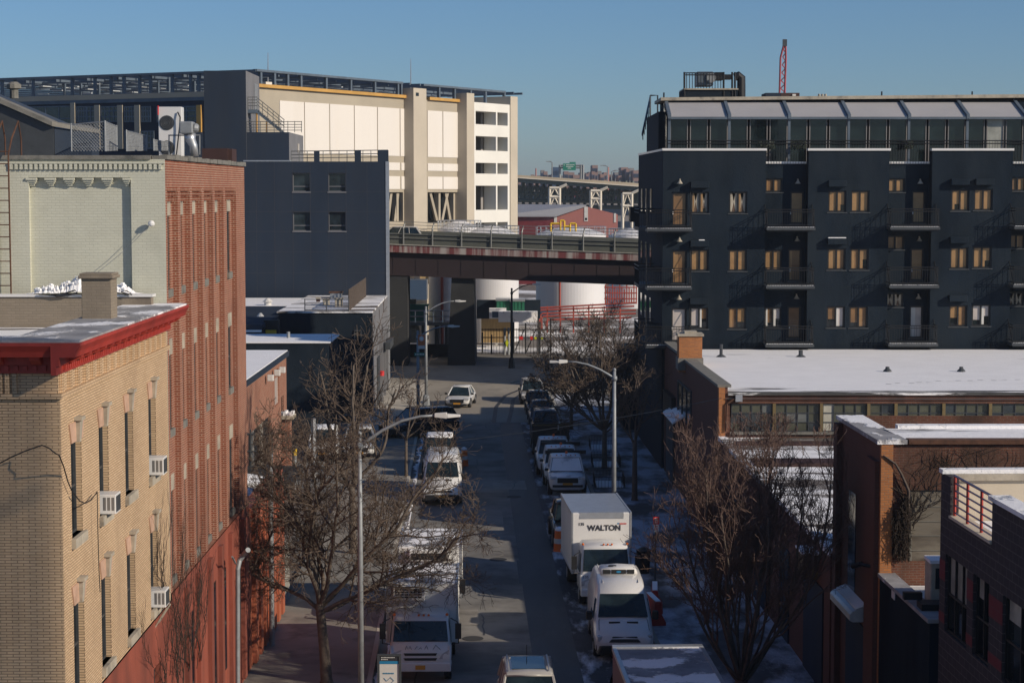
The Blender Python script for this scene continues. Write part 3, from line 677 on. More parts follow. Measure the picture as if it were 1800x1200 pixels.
# exhaust fan
t = thing('exhaust_fan', 'grey rooftop exhaust fan on a silver elbow duct beside the condenser', 'exhaust fan', (at(335, 272, 53).x, 53, 16.5))
q = at(332, 225, 53)
b = MB(); b.box(q.x - .24, 52.8, q.z - .17, q.x + .14, 53.25, q.z + .17); b.tube([(q.x + .14, 53, q.z), (q.x + .27, 53, q.z - .02)], [.15, .1], 12); b.build('fan_box', M['bluesteel'] if False else M['steel'], t, bevel=.04)
b = MB(); b.tube([at(334, 236, 53), at(335, 246, 53), at(340, 256, 53), at(342, 275, 53)], [.16, .14, .11, .11], 12)
b.build('duct', M['alum'], t, smooth=True)
b = MB()
for u in (297, 325, 351):
    b.tube([at(u, 272, 53.2), at(u, 238, 53.2)], .018, 5)
b.tube([at(296, 238, 53.2), at(352, 238, 53.2)], .018, 5); b.build('support_frame', M['steel'], t)
b = MB(); q0, q1 = at(355, 281, 61.5), at(407, 261, 61.5); b.box(q0.x, 61.5, 16.3, q1.x - .12, 62.6, q1.z); b.box(q1.x - .118, 61.6, 16.3, q1.x, 62.6, q1.z - .01)
one(b, 'roof_duct', M['brownbox'], 'dark brown boxed roof duct at the rear edge of the red brick roof', 'duct')
b = MB(); b.tube([at(278, 202, 54.9), at(278, 186, 54.9)], .02, 5); one(b, 'marker_pole', M['signred'], 'short red and white marker stick beside the condenser', 'marker')
# ------------------------------------------------------------------ orange red yard wall
WX = -8.7
f = Fr((WX, RY + RL + .02, 0), (0, 1, 0)); WL = 9.0
t = thing('yard_wall', 'orange red painted yard wall with ribs continuing from the red brick building', 'wall', (WX, RY + RL, 0))
b = MB(); b.fbox(f, 0, WL, 0, 5.45, -.3, 0)
for i in range(7): b.fbox(f, .5 + i * 1.25, 1.1 + i * 1.25, .2, 5.3, 0, .14)
b.build('wall', M['orangepaint'], t)
b = MB(); b.fbox(f, 0, WL, 5.45, 5.53, -.35, .06); b.build('coping', M['orangepaint'], t)
b = MB(); b.box(-10.2, 72.6, 0, WX - .05, 75.2, 2.3); one(b, 'utility_box', M['concrete'], 'grey concrete block standing at the end of the orange red yard wall', 'concrete block')
# bent conduit on the red base
b = MB(); b.tube([xs(418, 1210, -8.25), xs(418, 1000, -8.25), xs(421, 985, -8.22), xs(428, 975, -8.1), xs(436, 966, -7.9)], [.07, .07, .075, .08, .08], 8)
b.tube([xs(414, 990, -8.2), xs(408, 978, -8.2)], .03, 5); b.tube([xs(424, 975, -8.3), xs(420, 975, -8.55)], .025, 5)
one(b, 'bent_pole', M['steel'], 'thick grey pole with a bent elbow top in front of the red painted base', 'pole')
b = MB(); q = xs(478, 1112, -8.4); b.tube([(q.x, q.y, 0), (q.x, q.y, xs(478, 800, -8.4).z)], .09, 8); b.tube([(q.x, q.y, xs(478, 800, -8.4).z), (q.x, q.y, xs(478, 792, -8.4).z)], .1, 8)
one(b, 'steel_pipe_pole', M['steel'], 'tall plain grey pipe pole rising beside the orange red wall', 'pole')
# stuff kept behind the yard wall (on the yard deck)
b = MB(); b.box(-16, 64, 3.9, WX - .3, 84, 4.0); struct(b, 'yard_deck', M['darkconcrete'])
for (u, v, Y, w, h, lab) in ((450, 845, 74, 1.3, .55, 'snow covered skip lid lying behind the orange red wall'), (447, 870, 71, .9, .9, 'tall snowy crate behind the orange red wall beside the brick building corner')):
    q = at(u, v, Y); b = MB()
    b.hexa([(q.x - w / 2, Y, q.z - h), (q.x + w / 2, Y, q.z - h), (q.x + w / 2, Y + 1.5, q.z - h), (q.x - w / 2, Y + 1.5, q.z - h), (q.x - w / 2, Y, q.z), (q.x + w / 2, Y, q.z - .2), (q.x + w / 2, Y + 1.5, q.z - .1), (q.x - w / 2, Y + 1.5, q.z + .1)])
    one(b, 'snowy_crate', M['vsnow2'], lab, 'crate', bevel=.05)
# ------------------------------------------------------------------ low brick garage (snow roof)
DX = -11.9
p0, p1 = xs(424, 676, DX), xs(503, 613, DX); DZ = 7.55; Y0, Y1 = 84.0, p1.y
d = thing('brick_garage', 'low red brick garage with a snow covered flat roof and tall dark openings', 'building', (DX, Y0, 0))
f = Fr((DX, Y0, 0), (0, 1, 0)); L = Y1 - Y0
def du(u): return xs(u, 700, DX).y - Y0
def dz(u, v): return xs(u, v, DX).z
b = MB(); b.panel(f, 0, L, 0, DZ - .25, [(du(436), du(475.5), 0, 5.0), (du(483), du(491), 5.2, 6.6), (du(494), du(499), 3.2, 5.4)], .12)
b.quad((DX, Y1, 0), (DX - 16, Y1, 0), (DX - 16, Y1, DZ), (DX, Y1, DZ)); b.build('wall', M['red'], d)
b = MB(); b.fbox(f, du(436), du(475.5), 0, 5.0, -.3, -.12); b.build('opening', M['blackmetal'], d)
for u in (445, 461):
    b = MB(); b.fbox(f, du(u - 1.8), du(u + 1.8), 0, 5.0, -.119, -.03); b.build('post', M['concrete'], d)
b = MB(); b.fbox(f, du(483), du(491), 5.2, 6.6, -.3, -.08); b.build('window', M['whiteblind'], d)
b = MB(); b.fbox(f, du(494), du(499), 3.2, 5.4, -.3, -.08); b.build('window', M['glass'], d)
b = MB(); b.fbox(f, 0, L + .3, DZ - .25, DZ + .02, -.3, .12); b.build('gutter', M['slate'], d)
b = MB(); b.box(DX - 16, Y0 - 14, DZ - .2, DX + .05, Y1 + .2, DZ + .06); b.build('roof', M['snow'], d)
for u, v in ((470, 664), (491, 650), (482, 655)):
    q = xs(u, v, DX + .1); b = MB(); b.box(q.x, q.y - .15, q.z - .15, q.x + .3, q.y + .15, q.z + .15); b.build('floodlight', M['offwhite'], d, bevel=.03)
# hooded porch at its end
t = thing('gate_pillar', 'brick gate pillar with a snow topped stone cap by the garage', 'pillar', (at(497, 740, 100).x, 100, 0))
q = at(497, 735, 100); b = MB(); b.box(q.x - .42, 99.6, 0, q.x + .42, 100.4, q.z); b.build('shaft', M['red'], t)
b = MB(); b.box(q.x - .62, 99.4, q.z, q.x + .62, 100.6, q.z + .2); b.build('cap', M['stone'], t, bevel=.03)
b = MB()
for i in range(7): b.box(q.x - .6 + i * .17, 99.4 + (i % 2) * .1, q.z + .2, q.x - .45 + i * .17, 100.5, q.z + .3 + (i * 37 % 5) * .03)
b.build('snow_cap', M['snow'], t)
b = MB(); 
for u in (430, 436, 450, 470): b.tube([at(u, 760, 82), at(u, 700 + 64, 82)], .02, 4)
b.tube([at(428, 763, 82), at(482, 763, 82)], .04, 5); b.tube([at(428, 793, 82), at(482, 793, 82)], .04, 5)
for u in (440, 478): b.tube([(at(u, 790, 82).x, 82, 4.0), at(u, 755, 82)], .04, 5)
one(b, 'pipe_rail', M['darkmetal'], 'dark horizontal pipe rail in front of the garage openings', 'railing')
for u, v, lab in ((479, 798, 'short grey bollard with a yellow band beside the garage, nearer one'), (518, 800, 'short bollard with a yellow band standing right of the gate pillar')):
    q = at(u, v, 99 if u < 500 else 103); b = MB(); b.tube([(q.x, q.y, 0), (q.x, q.y, q.z)], .12, 8)
    o = thing('bollard', lab, 'bollard', (q.x, q.y, 0)); b.build('post', M['steel'], o); b = MB(); b.tube([(q.x, q.y, q.z), (q.x, q.y, q.z + .35)], .125, 8); b.build('band', M['yellow'], o)
b = MB(); q = at(551, 735, 106); b.tube([(q.x, 106, 0), (q.x, 106, q.z)], .13, 8); one(b, 'steel_post', M['alum'], 'bright steel post standing before the dark low block behind the bare tree', 'post')

# ------------------------------------------------------------------ mid distance low blocks on the left
t = thing('flat_roof_block', 'low dark flat block with a narrow snowy roof strip in front of the dark building', 'building', (-20, 121, 0))
x1 = at(578, 600, 121).x; zt = at(540, 603, 121).z
b = MB(); b.box(-30, 121, 0, x1, 127.5, zt); b.build('wall', M['charcoal'], t)
b = MB(); b.box(-30.1, 120.9, zt, x1 + .1, 127.5, zt + .1); b.build('roof', M['snow'], t)
b = MB(); q = at(507, 590, 124); b.tube([(q.x, 124, zt), (q.x, 124, zt + .5)], .12, 6); b.build('vent', M['steel'], t)
t = thing('flat_roof_block', 'flat roofed block with a broad snowy roof and three vent pipes', 'building', (-24, 128, 0))
x1 = at(490, 560, 138).x
b = MB(); b.box(-34, 128.5, 0, x1, 150, 7.1); b.build('wall', M['slate'], t)
b = MB(); b.hexa([(-34, 128.4, 6.6), (x1, 128.4, 6.6), (x1, 158, 7.1), (-34, 158, 7.1), (-34, 128.4, 6.75), (x1, 128.4, 6.75), (x1, 158, 7.25), (-34, 158, 7.25)]); b.build('roof', M['snow'], t)
for u, v0, v1, Y, r in ((471, 552, 524, 150, .28), (458, 580, 550, 137, .2), (448, 582, 573, 135, .12)):
    q, q2 = at(u, v0, Y), at(u, v1, Y); b = MB(); b.lathe([(r, 0), (r, q2.z - q.z - .3), (r * 1.5, q2.z - q.z - .28), (r * .4, q2.z - q.z)], q, 10); b.build('vent_pipe', M['offwhite'], t)
b = MB(); q = at(478, 588, 131); b.box(q.x - .5, 130.6, q.z, q.x + .5, 131.4, q.z + 1.0); b.build('roof_box', M['blackmetal'], t)
b = MB(); b.box(q.x - .35, 130.3, q.z - .1, q.x + .35, 130.6, q.z + .35); b.build('roof_box', M['yellow'], t)
# low dark building
t = thing('dark_building', 'low black painted building with snow and fenced vents on its flat roof', 'building', (-13, 138, 0))
XR0, XR1 = at(655, 550, 138).x, at(681, 520, 159.5).x; XL = at(489, 550, 138).x; FZ = at(600, 550, 138).z
b = MB(); b.quad((XL, 138, 0), (XR0, 138, 0), (XR0, 138, FZ), (XL, 138, FZ)); b.quad((XL, 159.4, 0), (XL, 138, 0), (XL, 138, FZ), (XL, 159.4, FZ)); b.build('front_wall', M['charcoal'], t)
b = MB(); b.quad((XR0, 138, 0), (XR1, 159.4, 0), (XR1, 159.4, FZ), (XR0, 138, FZ)); b.build('side_wall', M['slate_side'], t)
b = MB(); b.hexa([(XL - .1, 137.9, FZ), (XR0, 137.9, FZ), (XR1, 159.3, FZ), (XL - .1, 159.3, FZ), (XL - .1, 137.9, FZ + .1), (XR0, 137.9, FZ + .1), (XR1, 159.3, FZ + .1), (XL - .1, 159.3, FZ + .1)]); b.build('roof', M['snowpatch'], t)
f = Fr((XL, 138, 0), (1, 0, 0))
for u, v0, v1, w in ((600, 615, 630, 10), (629, 580, 625, 13), (570, 640, 700, 14)):
    q0, q1 = at(u - w / 2, v1, 138), at(u + w / 2, v0, 138); window(t, f, q0.x - XL, q1.x - XL, q0.z, q1.z, .02, M['darkmetal'], M['glassblue'], t=.08)
def fence_run(name, label, pts, h, m, mesh=False, gap=.35, group=None, bar=.018, post=.04):
    o = thing(name, label, 'fence', pts[0], 0, group)
    r = MB()
    for p, q in zip(pts, pts[1:]):
        p, q = V(p), V(q); L = (q - p).length; n = max(1, int(L / gap))
        for zz in ((h, h * .5, .1) if not mesh else (h, .05)): r.tube([p + V((0, 0, zz)), q + V((0, 0, zz))], .03, 4)
        for i in range(1, n):
            s = p + (q - p) * i / n; r.tube([s, s + V((0, 0, h))], bar, 4, False)
    r.build('bars', m, o)
    for p in pts:
        k = MB(); k.tube([p, V(p) + V((0, 0, h + .06))], post, 6); k.build('post', m, o)
    return o
Z = FZ + .1
fence_run('roof_fence', 'rusty brown roof fence running back along the snowy roof of the dark building', [V((at(613, 548, 139).x, 139, Z)), V((at(643, 520, 158).x, 158, Z))], 1.5, M['fencebrown'], True, .16, None, .04)
fence_run('roof_fence', 'open dark roof fence along the front edge of the dark building roof', [V((at(536, 548, 138.4).x, 138.4, Z)), V((at(574, 548, 138.4).x, 138.4, Z)), V((at(613, 548, 138.4).x, 138.4, Z))], .85, M['darkmetal'], False, 1.5)
for u, v0, v1, Y, w, m_, lab in ((573, 540, 527, 146, .5, 'stone', 'stubby grey chimney vent on the snowy roof, left of the pair'), (595, 542, 526, 144, .55, 'stone', 'stubby grey chimney vent on the snowy roof, right of the pair'), (559, 533, 525, 150, .3, 'brownbox', 'small brown roof vent at the far left of the snowy roof'), (590, 522, 515, 155, .9, 'steel', 'low silver roof unit with a rusty cap at the back of the snowy roof')):
    q = at(u, v0, Y); z1 = at(u, v1, Y).z; o = thing('roof_vent', lab, 'roof vent', (q.x, Y, Z)); b = MB(); b.box(q.x - w / 2, Y, Z, q.x + w / 2, Y + w, z1); b.build('stack', M[m_], o, bevel=.02)
    b = MB(); b.box(q.x - w * .6, Y - .05, z1, q.x + w * .6, Y + w + .05, z1 + .1); b.build('cap', M['stone'] if m_ != 'steel' else M['rust'], o)
# doors and canopy along the side wall
b = MB(); q = at(668, 690, 147); f = Fr((XR0, 138, 0), (XR1 - XR0, 21.4, 0))
for s0, s1, z1, mm in ((5, 7.5, 3.6, 'darkmetal'), (9, 11.5, 4.5, 'blackmetal'), (13, 16, 4.5, 'slate')):
    b = MB(); b.fbox(f, s0, s1, .05, z1, 0, .12); b.build('door', M[mm], t)
for s in (8.2, 12.2, 16.4):
    b = MB(); b.fbox(f, s, s + .35, 0, 5.0, 0, .3); b.build('pilaster', M['slate_side'], t)
b = MB(); b.fbox(f, 11.5, 17, 3.7, 4.25, .31, .7); b.build('canopy', M['darkmetal'], t)
b = MB(); q = f.p(7.9, 2.2, .2); b.lathe([(.02, -.2), (.2, -.18), (.2, .18), (.02, .2)], q, 10); b.build('alarm_bell', M['signred'], t)
# ------------------------------------------------------------------ slate grey storage building
GY = 159.5
gX0, gX1 = at(424, 300, GY).x - 6, at(682.5, 300, GY).x; GZ = at(600, 284, GY).z
t = thing('storage_building', 'slate grey panel building with four square windows and a taller stair tower', 'building', (-20, GY, 0))
f = Fr((gX0, GY, 0), (1, 0, 0)); GWD = gX1 - gX0
def gu(u, Y=GY): return at(u, 300, Y).x - gX0
def gz(v, Y=GY): return at(600, v, Y).z
wins = [(gu(a), gu(c), gz(d_), gz(e)) for a, c in ((514, 545), (576.5, 607.5)) for e, d_ in ((304, 337), (372, 406))]
b = MB(); b.panel(f, 0, GWD, 0, GZ, wins, .35); b.build('wall', M['slate'], t)
b = MB(); b.quad((gX1, GY, 0), (gX1 - 1.25, GY + 18, 0), (gX1 - 1.25, GY + 18, GZ), (gX1, GY, GZ)); b.build('side_wall', M['slate_side'], t)
b = MB(); b.fbox(f, GWD - .22, GWD, .0, GZ, .0, .05); b.fbox(f, GWD, GWD + .06, 0, GZ, -.2, .05); b.build('corner_trim', M['alum'], t)
for w in wins:
    window(t, f, *w, -.25, M['slate_side'], M['glassblue'], mz=(.28,), t=.07)
    k = MB(); k.fbox(f, w[0] - .05, w[1] + .05, w[2] - .1, w[2], -.3, .06); k.build('sill', M['slate_side'], t)
b = MB()
for v in (321 + 16, 372, 407, 443, 480): b.fbox(f, 0, GWD - .23, gz(v) - .02, gz(v) + .02, 0, .012)
for u in (450, 482, 514, 545, 577, 608, 645): b.fbox(f, gu(u) - .02, gu(u) + .02, 0, GZ, 0, .010)
b.build('panel_joint', M['joint'], t)
b = MB(); b.quad((gX0, GY, GZ - .02), (gX1, GY, GZ - .02), (gX1 - 1.25, GY + 18, GZ - .02), (gX0, GY + 18, GZ - .02)); b.build('roof', M['concrete'], t)
b = MB(); b.fbox(f, gu(428), gu(511), GZ, GZ + .1, -.4, .02); b.build('coping', M['alum'], t)
for u0, u1, v in ((552, 561, 266), (624, 634, 264), (664, 682.5, 264)):
    b = MB(); b.fbox(f, gu(u0), gu(u1), GZ, gz(v), -.5, 0); b.build('parapet_post', M['slate'], t)
rl = MB()
for v in (265, 271, 277): rl.tube([at(512, v + 1, GY + .5), at(682, v - 1, GY + .5)], .035, 4)
for u in range(512, 683, 14): rl.tube([at(u, 284, GY + .5), at(u, 265, GY + .5)], .03, 4)
rl.build('roof_railing', M['rail'], t)
TY = 168.0
def tower(u0, u1, us, v, Yb=None, zb=0, nm='stair_tower', TY=168.0):
    a, c = at(u0, v, TY), at(u1, v, TY); Y2 = c.x / ((us - 900) / FP); Y2 = Y2 * 1.0
    k = MB(); k.quad((a.x, TY, zb), (c.x, TY, zb), (c.x, TY, c.z), (a.x, TY, c.z)); k.quad((a.x, TY, c.z), (c.x, TY, c.z), (c.x, Y2, c.z), (a.x, Y2, c.z)); k.quad((a.x, Y2, zb), (a.x, TY, zb), (a.x, TY, c.z), (a.x, Y2, c.z)); k.build(nm, M['slate'], t)
    k = MB(); k.quad((c.x, TY, zb), (c.x, Y2, zb), (c.x, Y2, c.z), (c.x, TY, c.z)); k.build('tower_side', M['slate_side'], t); return c, Y2
c1, Y21 = tower(358, 432, 459, 124.5); c2, Y22 = tower(300, 508, 535, 232.5, TY=168.06)
b = MB(); b.quad((c1.x + .02, TY + 5.5, 23.0), (c1.x + .02, TY + 7.6, 23.0), (c1.x + .02, TY + 7.6, 25.5), (c1.x + .02, TY + 5.5, 25.5)); b.build('door', M['steel'], t)
b = MB(); q0, q1 = at(521, 268, Y22 - 4), at(530, 253, Y22 - 4); b.quad((c2.x + .03, Y22 - 5, q0.z), (c2.x + .03, Y22 - 3.6, q0.z), (c2.x + .03, Y22 - 3.6, q1.z), (c2.x + .03, Y22 - 5, q1.z)); b.build('window', M['glass'], t)
# external stair and its landing
s = thing('exterior_stair', 'grey steel exterior stair with railings on the storage building roof', 'stairs', (at(470, 230, 169).x, 169, 21))
SY = 169.2
def sp(u, v, dy=0): return at(u, v, SY + dy)
b = MB()
for i in range(13):
    q = sp(452 + i * 3.4, 194 + i * 2.85); b.box(q.x - .13, SY - .1, q.z - .02, q.x + .13, SY + 1.0, q.z + .02)
b.build('tread', M['bluesteel'], s)
b = MB()
for dy in (-.1, 1.0):
    p, q = sp(450, 194, dy), sp(498, 233, dy); b.hexa([p + V((0, 0, -.2)), q + V((0, 0, -.2)), q + V((0, .05, -.2)), p + V((0, .05, -.2)), p + V((0, 0, .12)), q + V((0, 0, .12)), q + V((0, .05, .12)), p + V((0, .05, .12))])
b.build('stringer', M['bluesteel'], s)
b = MB()
for dy in (-.1, 1.0):
    for k in (0, 6, 12): b.tube([sp(452, 172 + k, dy), sp(500, 211 + k, dy)], .035, 4)
    for i in range(6): b.tube([sp(452 + i * 9.4, 194 + i * 7.7, dy), sp(452 + i * 9.4, 173 + i * 7.7, dy)], .03, 4)
for v in (171, 176, 181, 186): b.tube([sp(436, v, -.3), sp(452, v, -.3)], .03, 4)
for u in (436, 444, 452): b.tube([sp(u, 193, -.3), sp(u, 170, -.3)], .03, 4)
for v in (214, 219, 224, 229): b.tube([sp(434, v, -1), sp(531, v, -1)], .03, 4)
for u in range(434, 535, 12): b.tube([sp(u, 233, -1), sp(u, 213, -1)], .03, 4)
b.build('railing', M['rail'], s)
b = MB(); p, q = sp(436, 196), sp(453, 193); b.box(p.x, SY - .3, q.z - .3, q.x, SY + 1.3, q.z); b.build('landing', M['bluesteel'], s)
b = MB()
for u in (451.5, 469): b.tube([sp(u, 233), sp(u, 196 if u < 460 else 214)], .09, 6)
b.build('post', M['ochre'], s)

# ------------------------------------------------------------------ big pale warehouse on a corner
HC = V((at(452, 300, 188).x, 188, 0)); rd = V((.5, .866, 0)); ld = V((-.89, .456, 0))
hr = Fr(HC, rd); hl_ = Fr(HC + ld * 62, -ld)
PD = 1.25; H2 = HC + V((rd.y, -rd.x, 0)) * PD; hr2 = Fr(H2, rd)     # plane of the projecting pilasters
def hs(u):                                    # distance along the right wing for a sight line
    k = (u - 900) / FP; return (k * HC.y - HC.x) / (rd.x - k * rd.y)
def hs2(u):
    k = (u - 900) / FP; return (k * H2.y - H2.x) / (rd.x - k * rd.y)
def hz2(u, v): s_ = hs2(u); return at(u, v, H2.y + rd.y * s_).z
def hz(u, v): s_ = hs(u); return at(u, v, HC.y + rd.y * s_).z
def ls(u):
    k = (u - 900) / FP; s_ = (k * HC.y - HC.x) / (ld.x - k * ld.y); return s_
def lz(u, v): return at(u, v, HC.y + ld.y * ls(u)).z
t = thing('warehouse', 'large pale panelled warehouse with open steel framing along its roof', 'building', HC)
e0, e1 = hs(893), hs(909)
zb = 0.0; zt = hz(700, 172); 
op1, op2 = (hs(684), hs(709), hz(700, 389), hz(700, 338)), (hs(752), hs(805), hz(780, 391), hz(780, 338))
b = MB(); b.panel(hr, 0, hs(822), zb, zt, [op1, op2], 1.2)
b.build('wall', M['beigeband'], t)
def hbox(u0, u1, v0, v1, d0, d1, m, nm):
    k = MB(); um = (u0 + u1) / 2; k.fbox(hr, hs(u0), hs(u1), hz(um, v1), hz(um, v0), d0, d1); return k.build(nm, M[m], t)
cols = [493, 536.5, 580.5, 623.5, 664, 703.5, 714]; 
ZP1, ZP0 = hz(493, 177), hz(700, 274.5)
for a, c in zip(cols, cols[1:]):
    k = MB(); k.fbox(hr, hs(a + .8), hs(c - .8), ZP0, ZP1 - .0, .0, .06); k.build('wall_panel', M['whitewall'], t)
for a, c in ((752, 777.5), (779, 806)):
    k = MB(); k.fbox(hr, hs(a), hs(c), ZP0, ZP1, .0, .06); k.build('wall_panel', M['whitewall'], t)
for va, vb in ((286, 299.5), (310, 332.5)):
    for a, c in ((640, 703), (705.5, 713), (752, 777.5), (779, 806)):
        k = MB(); k.fbox(hr, hs(a), hs(c), hz(700, vb), hz(700, va), .0, .06); k.build('wall_panel', M['whitewall'], t)
hz750 = lambda v: hz(730, v)
for u0, u1, v in ((728, 750.5, 155.5), (821, 834, 164)):
    k = MB(); k.fbox(hr2, hs2(u0), hs2(u1), zb, hz2((u0 + u1) / 2, v), -PD - .5, 0); k.build('pilaster', M['beige'], t)
q = hs(733); k = MB(); k.fbox(hr2, hs2(732), hs2(737), hz2(733, 169), hz2(733, 163), 0, .03); k.build('vent', M['glass'], t)
# openings with slanted braces
k = MB(); k.fbox(hr, op1[0], op2[1], op1[2] - 3, op1[3] + 1, -1.6, -1.25); k.build('opening_back', M['glass'], t)
k = MB()
for u0, u1 in ((688, 694), (700, 706), (774, 762), (783, 793), (797, 789)):
    p, q2 = hr.p(hs(u0), op1[2], -.5), hr.p(hs(u1), op1[3], -.5); k = MB(); k.tube([p, q2], .22, 4); k.build('brace', M['beigeband'], t)
for u in (703.5, 777, 803): k = MB(); k.fbox(hr, hs(u) - .2, hs(u) + .2, op1[2], op1[3], -.9, -.3); k.build('brace', M['beigeband'], t)
# white corner with a grid of openings
g0, g1 = hs2(834.5), hs2(897); gh = []
vs_ = [(196.5, 219.5), (240, 265), (286.5, 305.5), (326.5, 369), (391, 420)]
for va, vb in vs_:
    gh += [(hs2(837.5), hs2(873), hz2(860, vb), hz2(860, va)), (hs2(875.5), hs2(893.5), hz2(860, vb), hz2(860, va))]
k = MB(); k.panel(hr2, g0, g1, 0, hz2(866, 182), gh, 1.6, -.08); k.quad(hr2.p(g0, 0, -2), hr2.p(g0, 0, -.08), hr2.p(g0, hz2(866, 182), -.08), hr2.p(g0, hz2(866, 182), -2)); k.quad(hr2.p(g0, hz2(866, 182), -.08), hr2.p(g1, hz2(866, 182), -.08), hr2.p(g1, hz2(866, 182), -9), hr2.p(g0, hz2(866, 182), -9)); k.build('white_bay', M['whitegrid'], t)
k = MB(); k.fbox(hr2, g0, g1, 0, hz2(866, 184), -6.0, -5.6)
k.build('bay_back', M['glassblue'], t)
k = MB()
for va, vb in vs_:
    k.fbox(hr2, hs2(884), hs2(888), hz2(860, vb), hz2(860, va), -3.5, -3.0)
    k.fbox(hr2, hs2(866), hs2(869), hz2(860, vb), hz2(860, va), -3.3, -3.0)
k.build('inner_column', M['greyfar'], t)
k = MB(); k.fbox(hr2, g1 + .01, hs2(909.5), 0, hz2(903, 170), -6, .03); k.build('corner_column', M['beige'], t)
k = MB(); k.fbox(hr, hs(452), hs(711), zt, zt + .32, -.2, .35); k.fbox(hr, hs(752), hs(806), zt, zt + .32, -.2, .35); k.build('roof_trim', M['ochre'], t)
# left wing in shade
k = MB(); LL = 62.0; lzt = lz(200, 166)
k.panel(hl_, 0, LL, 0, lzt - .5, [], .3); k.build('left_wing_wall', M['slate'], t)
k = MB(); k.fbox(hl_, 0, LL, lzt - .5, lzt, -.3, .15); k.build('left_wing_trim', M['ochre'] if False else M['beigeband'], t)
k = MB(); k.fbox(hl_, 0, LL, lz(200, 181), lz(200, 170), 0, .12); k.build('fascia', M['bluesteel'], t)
lu = lambda u: LL - ls(u)
for u0, u1, v0, v1 in ((40, 133, 187, 262), (140, 158, 187, 215), (158, 172, 187, 215), (182, 213, 187, 215), (223, 242, 187, 215), (252, 270, 187, 215), (280, 350, 187, 215), (182, 213, 230, 262), (223, 242, 230, 262), (252, 275, 230, 262), (140, 172, 230, 262)):
    window(t, hl_, lu(u0), lu(u1), lz((u0 + u1) / 2, v1), lz((u0 + u1) / 2, v0), .06, M['bluesteel'], M['glassblue'], mx=[i / 4 for i in (1, 2, 3)] if u1 - u0 > 16 else (.5,), mz=(.35, .7), t=.12)
for u in (48, 134, 177, 217, 247, 354):
    k = MB(); k.fbox(hl_, lu(u) - (.35 if u not in (134, 354) else .25), lu(u) + .3, lz(u, 262), lz(u, 185 if u != 134 else 181), 0, .2); k.build('window_pier', M['beigeband'] if u not in (354,) else M['ochre'], t)
k = MB(); k.quad(hl_.p(0, lzt, 0), hl_.p(LL, lzt, 0), hr.p(e1, zt, 0), hl_.p(0, lzt, 0) + V((40, 60, 0))); k.build('roof', M['concrete'], t)
# open steel framing on the roof
fz = at(577, 132.5, HC.y + rd.y * hs(577)).z
k = MB(); k.fbox(hr, 0, hs(709), fz - .22, fz, -.4, .1); k.fbox(hr, hs(745), hs(888), fz - .22, fz, -.4, .1); k.fbox(hl_, 0, LL, lz(200, 131) - .22, lz(200, 131), -.4, .1); k.build('frame_beam', M['bluesteel'], t)
for i in range(9):
    k = MB(); k.fbox(hr, 0, hs(888), fz - .5, fz - .26, -5 - i * 4.2, -4.75 - i * 4.2); k.build('frame_beam', M['bluesteel'], t)
for i in range(26):
    k = MB(); a = .5 + i * 2.05; k.fbox(hr, a, a + .18, fz - .26, fz - .02, -38, 0); k.build('purlin', M['bluesteel'], t)
for i in range(14):
    for j in range(4):
        k = MB(); a = 1.2 + i * 3.6 + (j % 2) * 1.2; k.fbox(hr, a, a + 1.6, fz - .75, fz - .66, -6 - j * 8.2, -5.6 - j * 8.2); k.build('pipe_run', M['purlin'], t)
for u in (463, 487, 510, 533, 577, 620, 662, 702, 708, 774, 801, 829, 855, 888):
    k = MB(); k.fbox(hr, hs(u) - .14, hs(u) + .14, zt, fz - .22, -.3, 0); k.build('frame_post', M['bluesteel'], t)
for i in range(12):
    k = MB(); k.fbox(hr, 2 + i * 4, 2.22 + i * 4, zt, fz - .5, -12.8, -12.5); k.build('frame_post', M['bluesteel'], t)
lf = lz(200, 131)
for u in (8, 30, 42, 62, 71, 103, 130, 147, 170, 198, 208, 221, 248, 267, 305, 315, 337, 351):
    k = MB(); k.fbox(hl_, lu(u) - .13, lu(u) + .13, lzt, lf - .22, -.35 if u not in (42, 71, 103, 147, 208, 315) else -7, -.1 if u not in (42, 71, 103, 147, 208, 315) else -6.8); k.build('frame_post', M['bluesteel'], t)
for i in range(7):
    k = MB(); k.fbox(hl_, 0, LL, lf - .5, lf - .3, -4 - i * 3.5, -3.8 - i * 3.5); k.build('frame_beam', M['bluesteel'], t)
for i in range(20):
    k = MB(); k.fbox(hl_, 18 + i * 2.1, 19.4 + i * 2.1, lf - .62 - (i % 3) * .12, lf - .53 - (i % 3) * .12, -5 - (i % 4) * 5, -4.7 - (i % 4) * 5); k.build('pipe_run', M['purlin'], t)
k = MB(); k.fbox(hr, hs(513), hs(531), zt, hz(520, 143), -3.5, -3); k.build('roof_hut', M['whitewall'], t)
k = MB(); k.fbox(hr, hs(461), hs(509), zt, hz(480, 142), -4, -3.6); k.build('roof_hut', M['slate_side'], t)
for u, v, lab in ((471, 93, 'thin white antenna above the warehouse, left of the two'), (722, 104, 'thin white antenna above the warehouse near its tall pilaster')):
    Y = HC.y + rd.y * hs(u) + 6; b = MB(); b.tube([at(u, 165, Y), at(u, v, Y)], [.1, .03], 5); one(b, 'antenna', M['alum'], lab, 'antenna')

